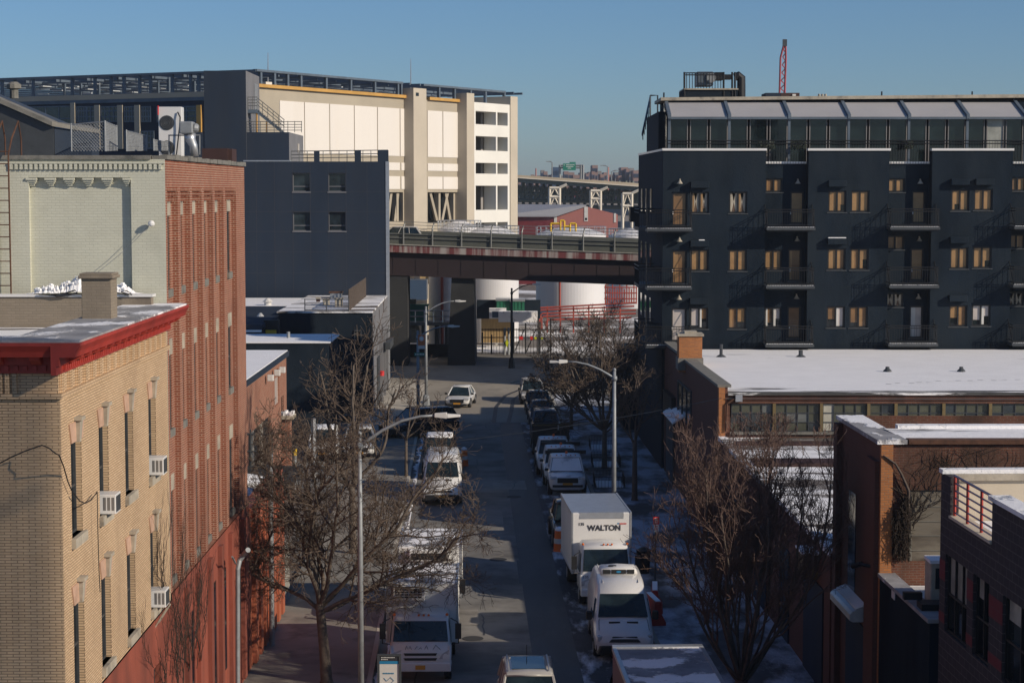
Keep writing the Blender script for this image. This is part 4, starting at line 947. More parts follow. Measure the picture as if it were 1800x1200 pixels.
# ------------------------------------------------------------------ elevated highway
EY = 176.0
def dk(u, v, Y=EY): return at(u, v, Y)
x0, x1 = dk(640, 440).x, dk(1165, 440).x
def slope(va, vb, u): return va + (vb - va) * (u - 683) / 437
t = thing('elevated_highway', 'elevated highway with a dark red steel girder crossing the street', 'bridge', (0, EY, 0))
def ebar(va0, va1, vb0, vb1, y0, y1, m, nm, u0=640, u1=1165, bev=0):
    p, q = dk(u0, slope(va0, va1, u0)), dk(u1, slope(va0, va1, u1)); r, s_ = dk(u0, slope(vb0, vb1, u0)), dk(u1, slope(vb0, vb1, u1))
    k = MB(); k.hexa([(p.x, EY + y0, r.z), (q.x, EY + y0, s_.z), (q.x, EY + y1, s_.z), (p.x, EY + y1, r.z), (p.x, EY + y0, p.z), (q.x, EY + y0, q.z), (q.x, EY + y1, q.z), (p.x, EY + y1, p.z)])
    return k.build(nm, M[m], t)
ebar(443, 457, 484, 502, .5, .9, 'girder', 'girder'); ebar(443, 457, 482, 500, 9, 9.4, 'girder', 'girder')
ebar(430, 446, 443, 458.5, .0, 12, 'girderfade', 'deck_edge')
ebar(428.5, 444.5, 430, 446, -.1, 12.1, 'concrete', 'deck')
ebar(409, 424, 428.5, 444.5, .15, .3, 'panelgreen', 'barrier_panel')
for va, vb in ((395, 395), (410, 425), (417, 432)): ebar(va if va != 395 else 388.5, vb if vb != 395 else 404, (va if va != 395 else 388.5) + 1.0, (vb if vb != 395 else 404) + 1.0, 0, .08, 'rail', 'rail')
for i, u in enumerate((709, 760, 811, 863, 917, 970, 1025, 1080, 1134, 660)):
    k = MB(); p = dk(u, slope(430, 446, u)); q = dk(u, slope(400, 416, u)); r = dk(u + 3, slope(389, 404, u)); k.tube([p + V((0, 0, 0)), q, r + V((0, .25, 0))], [.09, .08, .06], 6); k.build('post', M['rail'], t)
ebar(409, 424, 428.5, 444.5, 11.3, 11.6, 'panelgreen', 'barrier_panel')
for va, vb in ((404, 419), (398, 413)): ebar(va, vb, va + 1, vb + 1, 11.2, 11.3, 'rail', 'rail')
for i in range(12): 
    k = MB(); p = dk(690 + i * 40, slope(446, 460, 690 + i * 40)); q = dk(690 + i * 40, slope(480, 497, 690 + i * 40)); k.box(p.x, EY + .46, q.z, p.x + .06, EY + .499, p.z); k.build('stiffener', M['girder'], t)
# piers
p0, p1 = dk(790, 640, 178), dk(836, 640, 178); zt_ = dk(800, 486, 178).z
k = MB(); k.hexa([(p0.x - .15, 177, 0), (p1.x, 177, 0), (p1.x, 186, 0), (p0.x - .15, 186, 0), (p0.x + .25, 177, zt_), (p1.x - .15, 177, zt_), (p1.x - .15, 186, zt_), (p0.x + .25, 186, zt_)]); k.build('pier', M['darkconcrete'], t)
p0, p1 = dk(660, 660, 172), dk(712, 660, 172); k = MB(); k.box(p0.x, 176.6, 0, p1.x, 181, dk(700, 482, 178).z); k.build('pier', M['darkconcrete'], t)
k = MB(); q = dk(735, 590, 186); k.box(dk(712, 590, 186).x, 186, 0, dk(795, 590, 186).x, 186.5, dk(735, 605, 186).z); o = one(k, 'dark_wall', M['darkconcrete'], 'dark low concrete wall under the highway between the two piers', 'wall')
# ------------------------------------------------------------------ yard, tanks, viaduct and skyline beyond the highway
def tank(u0, u1, vt, Y, label, pipe=None):
    a, c = at(u0, vt, Y), at(u1, vt, Y); r = (c.x - a.x) / 2; o = thing('storage_tank', label, 'tank', ((a.x + c.x) / 2, Y + r, 0), 0, 'white storage tanks behind the highway')
    b = MB(); b.lathe([(r, 0), (r, a.z), (r * 1.01, a.z), (r * 1.01, a.z + .15), (r * .9, a.z + .4), (r * .5, a.z + .95), (r * .1, a.z + 1.2)], ((a.x + c.x) / 2, Y + r, 0), 72)
    b.build('shell', M['tank'], o)
    b = MB(); z = a.z + .3
    for k in range(24):
        an = k * .2618; x, y = (a.x + c.x) / 2 + r * math.cos(an), Y + r + r * math.sin(an); b.tube([(x, y, z - .2), (x, y, z + .9)], .035, 4)
    for zz in (.45, .9): b.tube([((a.x + c.x) / 2 + r * math.cos(k * .2618), Y + r + r * math.sin(k * .2618), z + zz) for k in range(25)], .03, 4)
    b.build('railing', M['alum'], o)
    if pipe:
        for u in pipe: b = MB(); q = at(u, 500, Y - .3); b.tube([(q.x, Y - .35, 0), (q.x, Y - .35, a.z)], .16, 6); b.build('pipe', M['redpipe'], o)
    return o
tank(752, 800, 430, 191.2, 'white storage tank seen left of the big dark pier', (777,)); tank(815, 912, 418, 203, 'white storage tank with a snowy dome right of the big dark pier')
tank(943, 1068, 416, 245, 'widest white storage tank, red pipe up its front, below the girder', (984,))
tank(1072, 1150, 418, 262, 'white storage tank at the right edge beside the apartments')
tank(768, 845, 408, 207, 'far white storage tank whose dome shows above the highway railing')
def block(name, u0, u1, v0, v1, Y, dep, m, label, cat, extra=None, bevel=0):
    a, c = at(u0, v1, Y), at(u1, v0, Y); o = thing(name, label, cat, ((a.x + c.x) / 2, Y, max(0, a.z)))
    b = MB(); b.box(a.x, Y, a.z, c.x, Y + dep, c.z); b.build('body', M[m], o, bevel=bevel)
    if extra: extra(o, a, c, Y, dep)
    return o
def ribs(o, a, c, Y, dep):
    b = MB(); n = max(4, int((c.x - a.x) / .5))
    for i in range(n): x = a.x + (c.x - a.x) * (i + .3) / n; b.box(x, Y - .06, a.z + .1, x + .12, Y, c.z - .1)
    b.build('rib', M['green'], o)
    b = MB(); b.box(a.x - .05, Y - .08, c.z - .1, c.x + .05, Y + dep, c.z + .12); b.build('rim', M['alum'], o)
block('green_container', 872, 896, 527, 546, 196.5, 2.5, 'green', 'dark green container end standing in the yard behind the lamp pole', 'container', ribs)
block('green_container', 897, 922, 528, 546, 196.2, 2, 'green', 'green container with a bright side right of the dark pole in the yard', 'container', ribs)
def trim(o, a, c, Y, dep):
    b = MB(); b.box(a.x, Y - .1, c.z, c.x + .1, Y + dep, c.z + .12); b.build('rim', M['teal'], o)
block('green_hopper', 713, 752, 537, 564, 190, 1.2, 'teal', 'teal green hopper on the raised platform left of the pier', 'hopper', trim)
def deckrail(o, a, c, Y, dep):
    b = MB()
    for v in (546, 556): b.tube([at(714, v, Y - .1), at(790, v, Y - .1)], .06, 4)
    for u in range(714, 791, 16): b.tube([at(u, 567, Y - .1), at(u, 546, Y - .1)], .06, 4)
    b.build('railing', M['alum'], o)
    b = MB()
    for u in (716, 745, 768, 786): b.tube([(at(u, 570, Y + 1).x, Y + 1, 0), at(u, 570, Y + 1)], .25, 6)
    b.build('leg', M['darkmetal'], o)
block('loading_platform', 712, 792, 566, 572, 188.5, 2.5, 'steel', 'grey steel loading platform with railings left of the big pier', 'platform', deckrail)
def cyl(u0, u1, v0, v1, Y, m, name, label, cat):
    a, c = at(u0, v1, Y), at(u1, v0, Y); r = (c.x - a.x) / 2; b = MB(); h = c.z - max(0, a.z); z = max(0, a.z)
    b.lathe([(r * .7, z), (r, z + .4), (r, z + h * .8), (r * .6, z + h)], ((a.x + c.x) / 2, Y, 0), 14); return one(b, name, M[m], label, cat)
cyl(716, 738, 570, 602, 189.8, 'stone', 'silo', 'stout beige silo under the loading platform', 'silo')
block('tan_shed', 713, 731, 526, 536, 190.5, .6, 'tanbrick', 'small tan roof hut above the teal hopper', 'hut')
def fencebrd(o, a, c, Y, dep):
    b = MB(); n = 22
    for i in range(n): x = a.x + (c.x - a.x) * (i + .5) / n; b.box(x - .02, Y - .03, a.z, x + .03, Y - .005, c.z)
    b.build('batten', M['wood'], o)
block('timber_hoarding', 846, 902, 556, 602, 200.5, .3, 'wood', 'tan timber hoarding in the yard behind the dark steel gate', 'fence', fencebrd)
block('grey_trailer', 876, 945, 548, 566, 194.5, 1.6, 'vsnow2', 'grey trailer with snow on its top behind the dark steel gate', 'trailer')
def boxdoor(o, a, c, Y, dep):
    b = MB(); b.box(a.x + .3, Y - .05, a.z + .1, c.x - .3, Y, c.z - .3); b.build('door', M['bluefar'], o)
block('parked_truck', 860, 890, 542, 560, 195.5, 1, 'vsnow2', 'small pale vehicle parked in the yard left of the grey trailer', 'truck', boxdoor)
block('yard_building', 712, 750, 492, 527, 203, 3, 'bluefar', 'dim blue grey plant building left of the tanks under the highway', 'building')
block('yard_building', 738, 752, 484, 500, 206.5, 2, 'wood', 'small tan building patch above the blue plant building', 'building')
block('yard_fence', 838, 950, 527, 560, 199, .3, 'charcoal', 'dark screen fence in the yard behind the green containers', 'fence')
# red pipe rack
o = thing('pipe_rack', 'tangle of red pipes on a rack in the yard below the tanks', 'pipes', at(1030, 560, 205))
for i, (u0, v0, u1, v1, Y) in enumerate(((946, 541, 1118, 532, 205), (948, 545, 1115, 538, 207), (950, 551, 1118, 545, 209), (952, 556, 1118, 551, 204), (960, 562, 1110, 558, 206))):
    b = MB(); b.tube([at(u0, 580, Y), at(u0, v0 + 3, Y), at(u0 + 3, v0, Y), at(u1, v1, Y)], .10, 6); b.build('pipe', M['redpipe'], o)
for u in (962, 985, 1008, 1035, 1062, 1090):
    b = MB(); b.tube([at(u, 585, 205.5), at(u, 538, 205.5)], .08, 5); b.build('pipe', M['redpipe'], o)
b = MB()
for i in range(14): u = 1064 + i * 4.2; b.tube([at(u, 534, 240), at(u, 500 + (i % 3) * 4, 240)], .08, 5)
for v in (505, 515, 525): b.tube([at(1062, v, 240), at(1120, v, 240)], .08, 5)
one(b, 'pipe_rack', M['redpipe'], 'upright cluster of red pipes right of the widest white tank', 'pipes')
b = MB(); 
for (u0, v0, u1, v1) in ((968, 393, 968, 407), (985, 388, 985, 405), (992, 388, 992, 405), (985, 388, 992, 388), (968, 393, 985, 393), (1002, 393, 1002, 407), (1012, 393, 1012, 407), (1002, 393, 1012, 393), (992, 398, 1002, 398)): b.tube([at(u0, v0, 236), at(u1, v1, 236)], .12, 4)
one(b, 'platform_rail', M['yellow'], 'yellow safety rails on top of the tanks behind the highway', 'railing')
# dark steel gate and fence under the highway
o = thing('steel_gate', 'tall dark steel gate with braces and signs under the highway', 'gate', gr(900, 622))
GYt = gr(900, 622).y
b = MB()
for v in (579, 600 - 7): b.tube([at(846, v, GYt), at(1000, v, GYt)], .05, 4)
for i in range(30): b.tube([at(848 + i * 5, 627, GYt), at(848 + i * 5, 577, GYt)], .022, 3, False)
b.tube([at(905, 617, GYt), at(922, 578, GYt)], .05, 4); b.tube([at(925, 619, GYt), at(942, 578, GYt)], .05, 4); b.build('bars', M['blackmetal'], o)
for u, v in ((848, 584), (864, 588), (903, 566), (924, 568), (946, 560), (949, 566), (968, 560)):
    b = MB(); b.tube([(at(u, 600, GYt).x, GYt, 0), at(u, v, GYt)], .09, 6); b.build('post', M['blackmetal'], o)
for u, v, w, h, m_, dia in ((916, 594, 7, 6, 'signred', 0), (934.5, 594, 5, 6, 'signred', 0), (941.5, 594, 6, 6, 'yellowgreen', 1), (952.5, 594, 6, 6, 'yellowgreen', 1), (873, 606, 4, 6, 'offwhite', 0)):
    b = MB(); q = at(u, v, GYt - .1); s_ = w / FP * GYt / 2; r = h / FP * GYt / 2
    if dia: b.hexa([q + V((0, 0, -r)), q + V((s_, 0, 0)), q + V((s_, .03, 0)), q + V((0, .03, -r)), q + V((-s_, 0, 0)), q + V((0, 0, r)), q + V((0, .03, r)), q + V((-s_, .03, 0))])
    else: b.box(q.x - s_, q.y, q.z - r, q.x + s_, q.y + .03, q.z + r)
    b.build('sign', M[m_], o)
b = MB()
for u in (887, 894): b.tube([(at(u, 600, GYt - 1).x, GYt - 1, 0), at(u, 576, GYt - 1)], .14, 6)
o2 = one(b, 'gate_post', M['steel'], 'pair of pale grey gate posts beside the dark steel gate', 'post')
b = MB(); q = at(892, 602, GYt - 1.2); b.hexa([q + V((-.05, 0, -.5)), q + V((.12, 0, 0)), q + V((.12, .03, 0)), q + V((-.05, .03, -.5)), q + V((-.2, 0, 0)), q + V((-.05, 0, .3)), q + V((-.05, .03, .3)), q + V((-.2, .03, 0))]); one(b, 'yellow_sign', M['yellowgreen'], 'bright yellow arrow sign on the pale gate post', 'sign')
# distant red shed
RYd = 330
o = thing('red_shed', 'red gabled metal shed with a grey roof beyond the highway', 'building', at(1000, 395, RYd))
def P(u, v, d=0): return at(u, v, RYd + d)
b = MB(); z0 = 0
pts = [P(973, 380), P(1030.5, 363), P(1086, 377)]
b.quad((pts[0].x, RYd, z0), (pts[2].x, RYd, z0), tuple(pts[2]), tuple(pts[1]), tuple(pts[0])); b.build('gable_wall', M['redshed'], o)
b = MB(); xL = P(880, 380).x; b.quad((xL, RYd + .3, z0), (pts[0].x, RYd, z0), tuple(pts[0]), (xL, RYd + .3, pts[0].z)); b.build('side_wall', M['maroon'], o)
b = MB(); b.hexa([(xL, RYd - .6, pts[0].z - .1), (pts[0].x + .3, RYd - .6, pts[0].z - .1), (pts[1].x, RYd - .3, pts[1].z), (xL, RYd + 12, pts[1].z), (xL, RYd - .6, pts[0].z + .2), (pts[0].x + .3, RYd - .6, pts[0].z + .2), (pts[1].x, RYd - .3, pts[1].z + .3), (xL, RYd + 12, pts[1].z + .3)]); b.build('roof', M['greyroof'], o)
for u0, u1, v0, v1 in ((1027, 1033.5, 363.5, 389), (974, 979, 378, 391), (1079, 1083, 375, 391)):
    b = MB(); a, c = P(u0, v1), P(u1, v0); b.box(a.x, RYd - .08, a.z, c.x, RYd - .01, c.z); b.build('panel', M['offwhite'], o)
b = MB(); a, c = P(1028.5, 387), P(1032, 383); b.box(a.x, RYd - .1, a.z, c.x, RYd - .085, c.z); b.build('window', M['glass'], o)
# viaduct
VY = 430
t = thing('viaduct', 'long distant viaduct on pale lattice steel towers', 'bridge', at(1000, 330, VY))
def vq(u, v, d=0): return at(u, v, VY + d)
def vbar(a0, a1, b0, b1, m, nm, y0=0, y1=10):
    p, q, r, s_ = vq(880, a0), vq(1180, a1), vq(880, b0), vq(1180, b1)
    k = MB(); k.hexa([(p.x, VY + y0, r.z), (q.x, VY + y0, s_.z), (q.x, VY + y1, s_.z), (p.x, VY + y1, r.z), (p.x, VY + y0, p.z), (q.x, VY + y0, q.z), (q.x, VY + y1, q.z), (p.x, VY + y1, p.z)]); k.build(nm, M[m], t)
vbar(305.5, 326, 309.5, 331, 'viaduct_top', 'barrier'); vbar(309.5, 331, 311, 332.5, 'vwhite', 'edge_girder', -.6, 10); vbar(311, 332.5, 318, 339, 'viaduct', 'deck_girder', .3, 9.5)
k = MB()
for i in range(30):
    u = 905 + i * 8; va = slope(316, 336, u) ; k.tube([vq(u, va, 5), vq(u + 4, slope(316, 336, u) + (16 + 10 * math.cos(i * .75)) * .9, 5)], .4, 4); k.tube([vq(u + 8, va, 5), vq(u + 4, va + 22, 5)], .4, 4)
for v in (340, 352, 362): k.tube([vq(905, v, 5), vq(1150, v + 3, 5)], .45, 4)
for i in range(20): u = 908 + i * 12; k.tube([vq(u, 318, 6), vq(u, 364, 6)], .35, 4)
k.build('truss', M['viaduct'], t)
for u0, u1, vt, vb in ((966, 983.5, 330, 363), (1038.5, 1055.5, 335, 365), (1094.5, 1110.5, 340, 385)):
    k = MB(); m_ = (u0 + u1) / 2; vm = (vt + vb) / 2 - 2
    for u in (u0, u1): k.tube([vq(u, vt, -.5), (vq(u, vb, -.5).x, VY - .5, 0)], .34, 4)
    for v in (vt + 1, vm + 2): k.tube([vq(u0, v, -.5), vq(u1, v, -.5)], .38, 4)
    k.tube([vq(u0, vm + 1, -.5), vq(m_, vt + 1, -.5), vq(u1, vm + 1, -.5)], .26, 4); k.tube([vq(u0, vb, -.5), vq(m_, vm + 2, -.5), vq(u1, vb, -.5)], .26, 4)
    k.tube([vq(u1, vt, -.5), vq(u1 + 13, vt - 6, -.5)], .3, 4)
    k.build('tower', M['vwhite'], t)
def far(name, u0, u1, v0, v1, Y, m, label, cat='building'):
    a, c = at(u0, v1, Y), at(u1, v0, Y); o = thing(name, label, cat, ((a.x + c.x) / 2, Y, 0)); b = MB(); b.box(a.x, Y, 0, c.x, Y + 20, c.z); b.build('body', M[m], o)
    k = MB(); n = max(2, int((u1 - u0) / 2.2))
    for i in range(n):
        for j in range(3):
            x = a.x + (c.x - a.x) * (i + .3) / n; z = c.z - (j + .6) * 3.2; k.box(x, Y - .3, z - 1, x + (c.x - a.x) / n * .4, Y - .05, z + .6)
    k.build('window', M['bluefar'], o); return o
far('long_building', 1000, 1170, 337, 346.5, 520, 'redlong', 'long bright red clad building behind the viaduct')
far('grey_warehouse', 870, 1000, 333, 352, 540, 'greyfar', 'pale blue grey warehouse behind the left part of the viaduct')
far('grey_warehouse', 870, 1180, 356, 364, 470, 'vsnow2' if False else 'greyfar', 'long low pale warehouse at the foot of the viaduct')
rnd = random.Random(11); u = 908.0; i = 0
kinds = ['brownfar', 'greyfar', 'brownfar', 'brownfar']
while u < 1130:
    w = rnd.uniform(5, 15); v = rnd.uniform(299, 309) - (8 if u > 1090 else 0) + (4 if u < 925 else 0); Y = rnd.uniform(760, 1000)
    far('apartment_block', u, u + w, v, 335, Y, kinds[i % 4], 'low brown block in the hazy skyline above the viaduct' if kinds[i % 4] == 'brownfar' else 'low grey block in the hazy skyline above the viaduct')['group'] = 'hazy skyline blocks, ' + kinds[i % 4][:-3]
    u += w * rnd.uniform(.7, 1.0); i += 1
far('office_tower', 971, 983, 294, 335, 740, 'bluefar', 'blue glass tower left of the green highway sign')
far('office_tower', 1041, 1051, 290.5, 335, 860, 'brownfar', 'square brown tower right of the green highway sign')
for u, v, w, lab in ((1069, 294, 3.4, 'taller pink brick chimney on the skyline'), (942, 296, 2.2, 'short brown chimney on the skyline near the warehouse')):
    b = MB(); q = at(u, v, 700); r = w / FP * 350; b.lathe([(r * 1.1, 0), (r, q.z)], (q.x, 700, 0), 8); one(b, 'chimney', M['redshed'], lab, 'chimney')
# highway sign gantry
t = thing('highway_sign', 'green overhead highway sign on a grey gantry above the viaduct', 'sign', at(1001, 300, VY + 3))
def boxpx(u0, u1, v0, v1, Y, m, nm, par, th=.15):
    a, c = at(u0, v1, Y), at(u1, v0, Y); b = MB(); b.box(a.x, Y, a.z, c.x, Y + th, c.z); return b.build(nm, M[m], par)
boxpx(989.5, 1012, 287.5, 299.5, VY + 3, 'signgreen', 'board', t); boxpx(1001, 1012, 285, 287.2, VY + 3, 'signgreen', 'exit_tab', t)
for u0, u1, v in ((991, 993.5, 290.5), (995, 1010.5, 290), (995, 1008, 293), (998, 1004, 296)):
    k = MB(); n = int((u1 - u0) / 1.0)
    for i in range(max(1, n)):
        a, c = at(u0 + i, v + .6, VY + 2.9), at(u0 + i + .7, v - .6, VY + 2.9); k.box(a.x, VY + 2.95, a.z, c.x, VY + 2.99, c.z)
    k.build('lettering', M['textwhite'], t)
k = MB()
for u in (984, 1021, 1025): k.tube([at(u, 318, VY + 4), at(u, 290, VY + 4)], .25, 4)
for v in (291, 295): k.tube([at(984, v, VY + 4), at(1025, v, VY + 4)], .2, 4)
k.build('gantry', M['steel'], t)
def farlamp(u, v0, v1, du, Y, label):
    o = thing('street_lamp', label, 'street lamp', at(u, v0, Y)); k = MB(); k.tube([at(u, v0, Y), at(u, v1 + 2, Y), at(u + du * .5, v1 + .3, Y), at(u + du, v1, Y)], .14, 5); k.build('pole', M['steel'], o)
    k = MB(); q = at(u + du, v1, Y); k.box(q.x - .6, Y - .15, q.z - .1, q.x + .6, Y + .15, q.z + .08); k.build('lamp_head', M['steel'], o)
farlamp(970.5, 312, 284, -6, VY + 4, 'far highway lamp left of the green sign'); farlamp(1068, 320, 291, -8, VY + 4, 'far highway lamp right of the green sign')
farlamp(1075, 322, 300, 9, VY + 6, 'far highway lamp curving right near the apartments')
# crane
t = thing('crane_boom', 'tall red lattice crane boom rising behind the apartment roof', 'crane', at(1374, 170, 320))
def cp(u, v): return at(u, v, 320)
k = MB()
bl, br, tl, tr = (1369.5, 190), (1378.5, 190), (1377.5, 80), (1381, 80)
k.tube([cp(*bl), cp(1372, 102), cp(*tl)], .16, 4); k.tube([cp(*br), cp(1381.5, 102), cp(*tr)], .16, 4); k.build('chord', M['cranered'], t)
k = MB()
for i in range(16):
    f0, f1 = i / 16, (i + 1) / 16; va, vb = 190 - 110 * f0, 190 - 110 * f1
    ua = 1369.5 + (1377.5 - 1369.5) * f0; ub = 1378.5 + 2.5 * f1
    k.tube([cp(ua if i % 2 else 1378.5 + 2.5 * f0, va), cp(ub if i % 2 else 1369.5 + 8 * f1, vb)], .10, 3)
k.build('lacing', M['cranered'], t)
k = MB(); q = cp(1379.5, 76); k.box(q.x - .35, 319.8, q.z - .5, q.x + .35, 320.2, q.z + .6); k.build('sheave_head', M['darkmetal'], t)
# ------------------------------------------------------------------ charcoal apartment building
IY = 110.0
def ix(u): return at(u, 400, IY).x
def iz(v): return at(1450, v, IY).z
fi = Fr((0, IY, 0), (1, 0, 0))
t = thing('apartment_building', 'charcoal black apartment building with balconies and a glazed rooftop penthouse', 'building', (ix(1165), IY, 0))
piers = [(1165, 1345), (1420, 1562), (1637, 1778)]; recs = [(1345, 1420), (1562, 1637), (1778, 1870)]
ZT, ZR = iz(265), iz(287.5); RD = .75
win = []      # u0,u1,v0,v1, plane, material, door
T = ['tan', 'tan', 'tan2']
for k, dv in enumerate((0, 101.5, 203)):
    mm = ('tan', 'tan', 'whiteblind')[k]; m0 = ('dimcurtain', 'tan', 'whiteblind')[k]
    win += [(1181, 1208, 338 + dv, 397 + dv, 0, 'tan2' if k == 0 else mm, 1), (1214, 1246, 337 + dv, 375 + dv, 0, m0, 0), (1281, 1313, 337 + dv, 375 + dv, 0, ('dimcurtain', 'tan', 'tan')[k], 0)]
    if k == 0: win.append((1347, 1378, 313, 338, -RD, 'tan', 0))
    else: win.append((1347 if k == 1 else 1348, 1378.5, 338 + dv, 375 + dv, -RD, mm, 0))
    win.append((1392 - (3 if k else 0), 1416 - (3 if k else 0), 337 + dv, 394 + dv, -RD, mm if k != 1 else 'tan2', 1))
    win += [(1455, 1487, 335 + dv, 373 + dv, 0, mm, 0), (1495, 1527.5, 335 + dv, 373 + dv, 0, 'tan' if k < 2 else 'tan2', 0)]
    win.append((1562.5, 1594.5, 313 + dv, 338 + dv, -RD, ('tan', 'tan2', 'dimcurtain')[k], 0))
    win.append((1607 - (1 if k else 0), 1631 - (1 if k else 0), 336 + dv, 393 + dv, -RD, mm, 1))
    win += [(1671, 1703, 333 + dv, 371 + dv, 0, mm if k < 2 else 'tan', 0), (1711, 1744, 332 + dv, 370 + dv, 0, mm, 0)]
    win.append((1779, 1808, 311 + dv, 336 + dv, -RD, ('tan', 'tan2', 'dimcurtain')[k], 0))
def hole(w): return (ix(w[0]), ix(w[1]), iz(w[3]), iz(w[2]))
b = MB()
for a, c in piers: b.panel(fi, ix(a), ix(c), 0, ZT, [hole(w) for w in win if w[4] == 0 and a < w[0] < c], .22)
for a, c in recs: b.panel(fi, ix(a), ix(c), 0, ZR, [hole(w) for w in win if w[4] < 0 and a <= w[0] < c], .22, -RD)
for a, c in recs:
    for u in (a, c): b.quad(fi.p(ix(u), 0, 0), fi.p(ix(u), 0, -RD), fi.p(ix(u), ZT, -RD), fi.p(ix(u), ZT, 0))
for a, c in piers: b.fbox(fi, ix(a), ix(c), iz(270), ZT - .02, -RD, -.25)
xl, xb, xr = ix(1165), at(1122, 400, 125.5).x, ix(1870)
for q in ([(14.5, 125.5), (14.5, 120), (xr, 120), (xr, IY)],):
    for (ax, ay), (cx, cy) in zip(q, q[1:]): b.quad((ax, ay, 0), (cx, cy, 0), (cx, cy, ZR), (ax, ay, ZR))
b.quad((xb, 125.5, 0), (14.5, 125.5, 0), (14.5, 125.5, ZR), (xb, 125.5, ZR))
b.build('front_wall', M['charcoal'], t)
b = MB(); b.quad((xl, IY, 0), (xl, IY, ZT), (xb, 125.5, ZT), (xb, 125.5, 0)); b.build('side_wall', M['charcoal_side'], t)
b = MB(); z = ZR - .02; b.quad((xl, IY + .8, z), (xr, IY + .8, z), (xr, 120, z), (14.5, 120, z)); b.quad((xl, IY + .8, z - .004), (14.5, 120, z - .004), (14.5, 125.5, z - .004), (xb, 125.5, z - .004)); b.build('terrace_roof', M['concrete'], t)
b = MB()
for a, c in piers: b.fbox(fi, ix(a) - .05, ix(c) + .05, ZT, ZT + .13, -.45, .08)
for a, c in recs: b.fbox(fi, ix(a), ix(c), ZR, ZR + .12, -RD - .3, -RD + .08)
b.hexa([(xl - .05, IY + .46, ZT + .001), (xl + .3, IY + .46, ZT + .001), (xb + .3, 125.5, ZT + .001), (xb - .05, 125.5, ZT + .001), (xl - .05, IY + .46, ZT + .12), (xl + .3, IY + .46, ZT + .12), (xb + .3, 125.5, ZT + .12), (xb - .05, 125.5, ZT + .12)])
b.build('white_coping', M['white'], t)
rnd = random.Random(8)
for w in win:
    h = hole(w); d = w[4] - .12; m_ = M[w[5]]
    o = window(t, fi, *h, d, M['maroon'] if False else M['blackmetal'], M['glass'], mx=() if w[6] else (.5,), t=.09, name='door' if w[6] else 'window', pd=.0)
    for c_ in list(KIDS(o)): bpy.data.objects.remove(c_)
    a, c, z0, z1 = h; a += .09; c -= .09; z0 += .06; z1 -= .09
    segs = [(a, c)] if w[6] else [(a, (a + c) / 2 - .04), ((a + c) / 2 + .04, c)]
    for i, (s0, s1) in enumerate(segs):
        k = MB(); low = z0 if (w[6] or rnd.random() < .62) else z0 + (z1 - z0) * rnd.uniform(.12, .5)
        k.fbox(fi, s0, s1, low, z1, d - .06, d - .03); x = k.build('blind', m_ if rnd.random() < .8 else M['tan2'], t); x.parent = o
        if low > z0: k = MB(); k.fbox(fi, s0, s1, z0, low, d - .08, d - .05); x = k.build('pane', M['glassg'], t); x.parent = o
        if rnd.random() < .6:
            k = MB(); wq = (s1 - s0) * rnd.uniform(.25, .45); k.fbox(fi, s0 + .02, s0 + wq, z0, z1, d - .03, d - .015); x = k.build('blind', M['tan'] if w[5] != 'whiteblind' else M['offwhite'], t); x.parent = o
        if w[5] == 'dimcurtain':
            for sg in (0, 1):
                k = MB(); e = s0 if sg == 0 else s1; f_ = .22 * (1 if sg == 0 else -1); k.hexa([fi.p(e, z0, d - .02), fi.p(e + f_ * .35, z0, d - .02), fi.p(e + f_ * .35, z0, d - .03), fi.p(e, z0, d - .03), fi.p(e, z1, d - .02), fi.p(e + f_ * 1.3, z1, d - .02), fi.p(e + f_ * 1.3, z1, d - .03), fi.p(e, z1, d - .03)])
                x = k.build('curtain', M['stone'], t); x.parent = o
    k = MB(); k.fbox(fi, h[0] - .06, h[1] + .06, h[2] - .06, h[2], w[4] - .1, w[4] + .04); x = k.build('sill', M['darkmetal'], t)
# sleeves, cone lamps
for u, v, w_ in ((1229, 325, 0), (1229, 428, 0), (1229, 529, 0), (1470, 323, 0), (1470, 424, 0), (1685, 320, 0), (1728, 320, 0), (1685, 422, 0), (1685, 524, 0)):
    k = MB(); k.fbox(fi, ix(u - 16), ix(u + 16), iz(v + 5.5), iz(v - 5.5), 0, .34); k.build('air_conditioner_sleeve', M['charcoal'], t, bevel=.02)
    if (u, v) in ((1470, 424), (1229, 428)):
        k = MB(); k.fbox(fi, ix(u - (15 if u > 1300 else 1)), ix(u + (16 if u > 1300 else 9)), iz(v - 5.5), iz(v - 7), .05, .3); k.build('snow_cap', M['snow'], t)
for dv in (0, 101.5, 203):
    for u, pl in ((1194, 0), (1404, -RD), (1620, -RD)):
        v = 321 + dv; k = MB(); q = fi.p(ix(u), iz(v + 2), pl + .22); k.lathe([(.17, 0), (.10, .1), (.04, .2), (.03, .28)], q, 10); k.tube([q + V((0, 0, .25)), q + V((0, .22, .25))], .025, 4); k.build('cone_lamp', M['stone'], t)
        k = MB(); k.fbox(fi, ix(u - 12), ix(u - 10.6), iz(397 + dv - 20), iz(397 + dv - 25), pl, pl + .05); k.build('socket_cover', M['offwhite'], t)
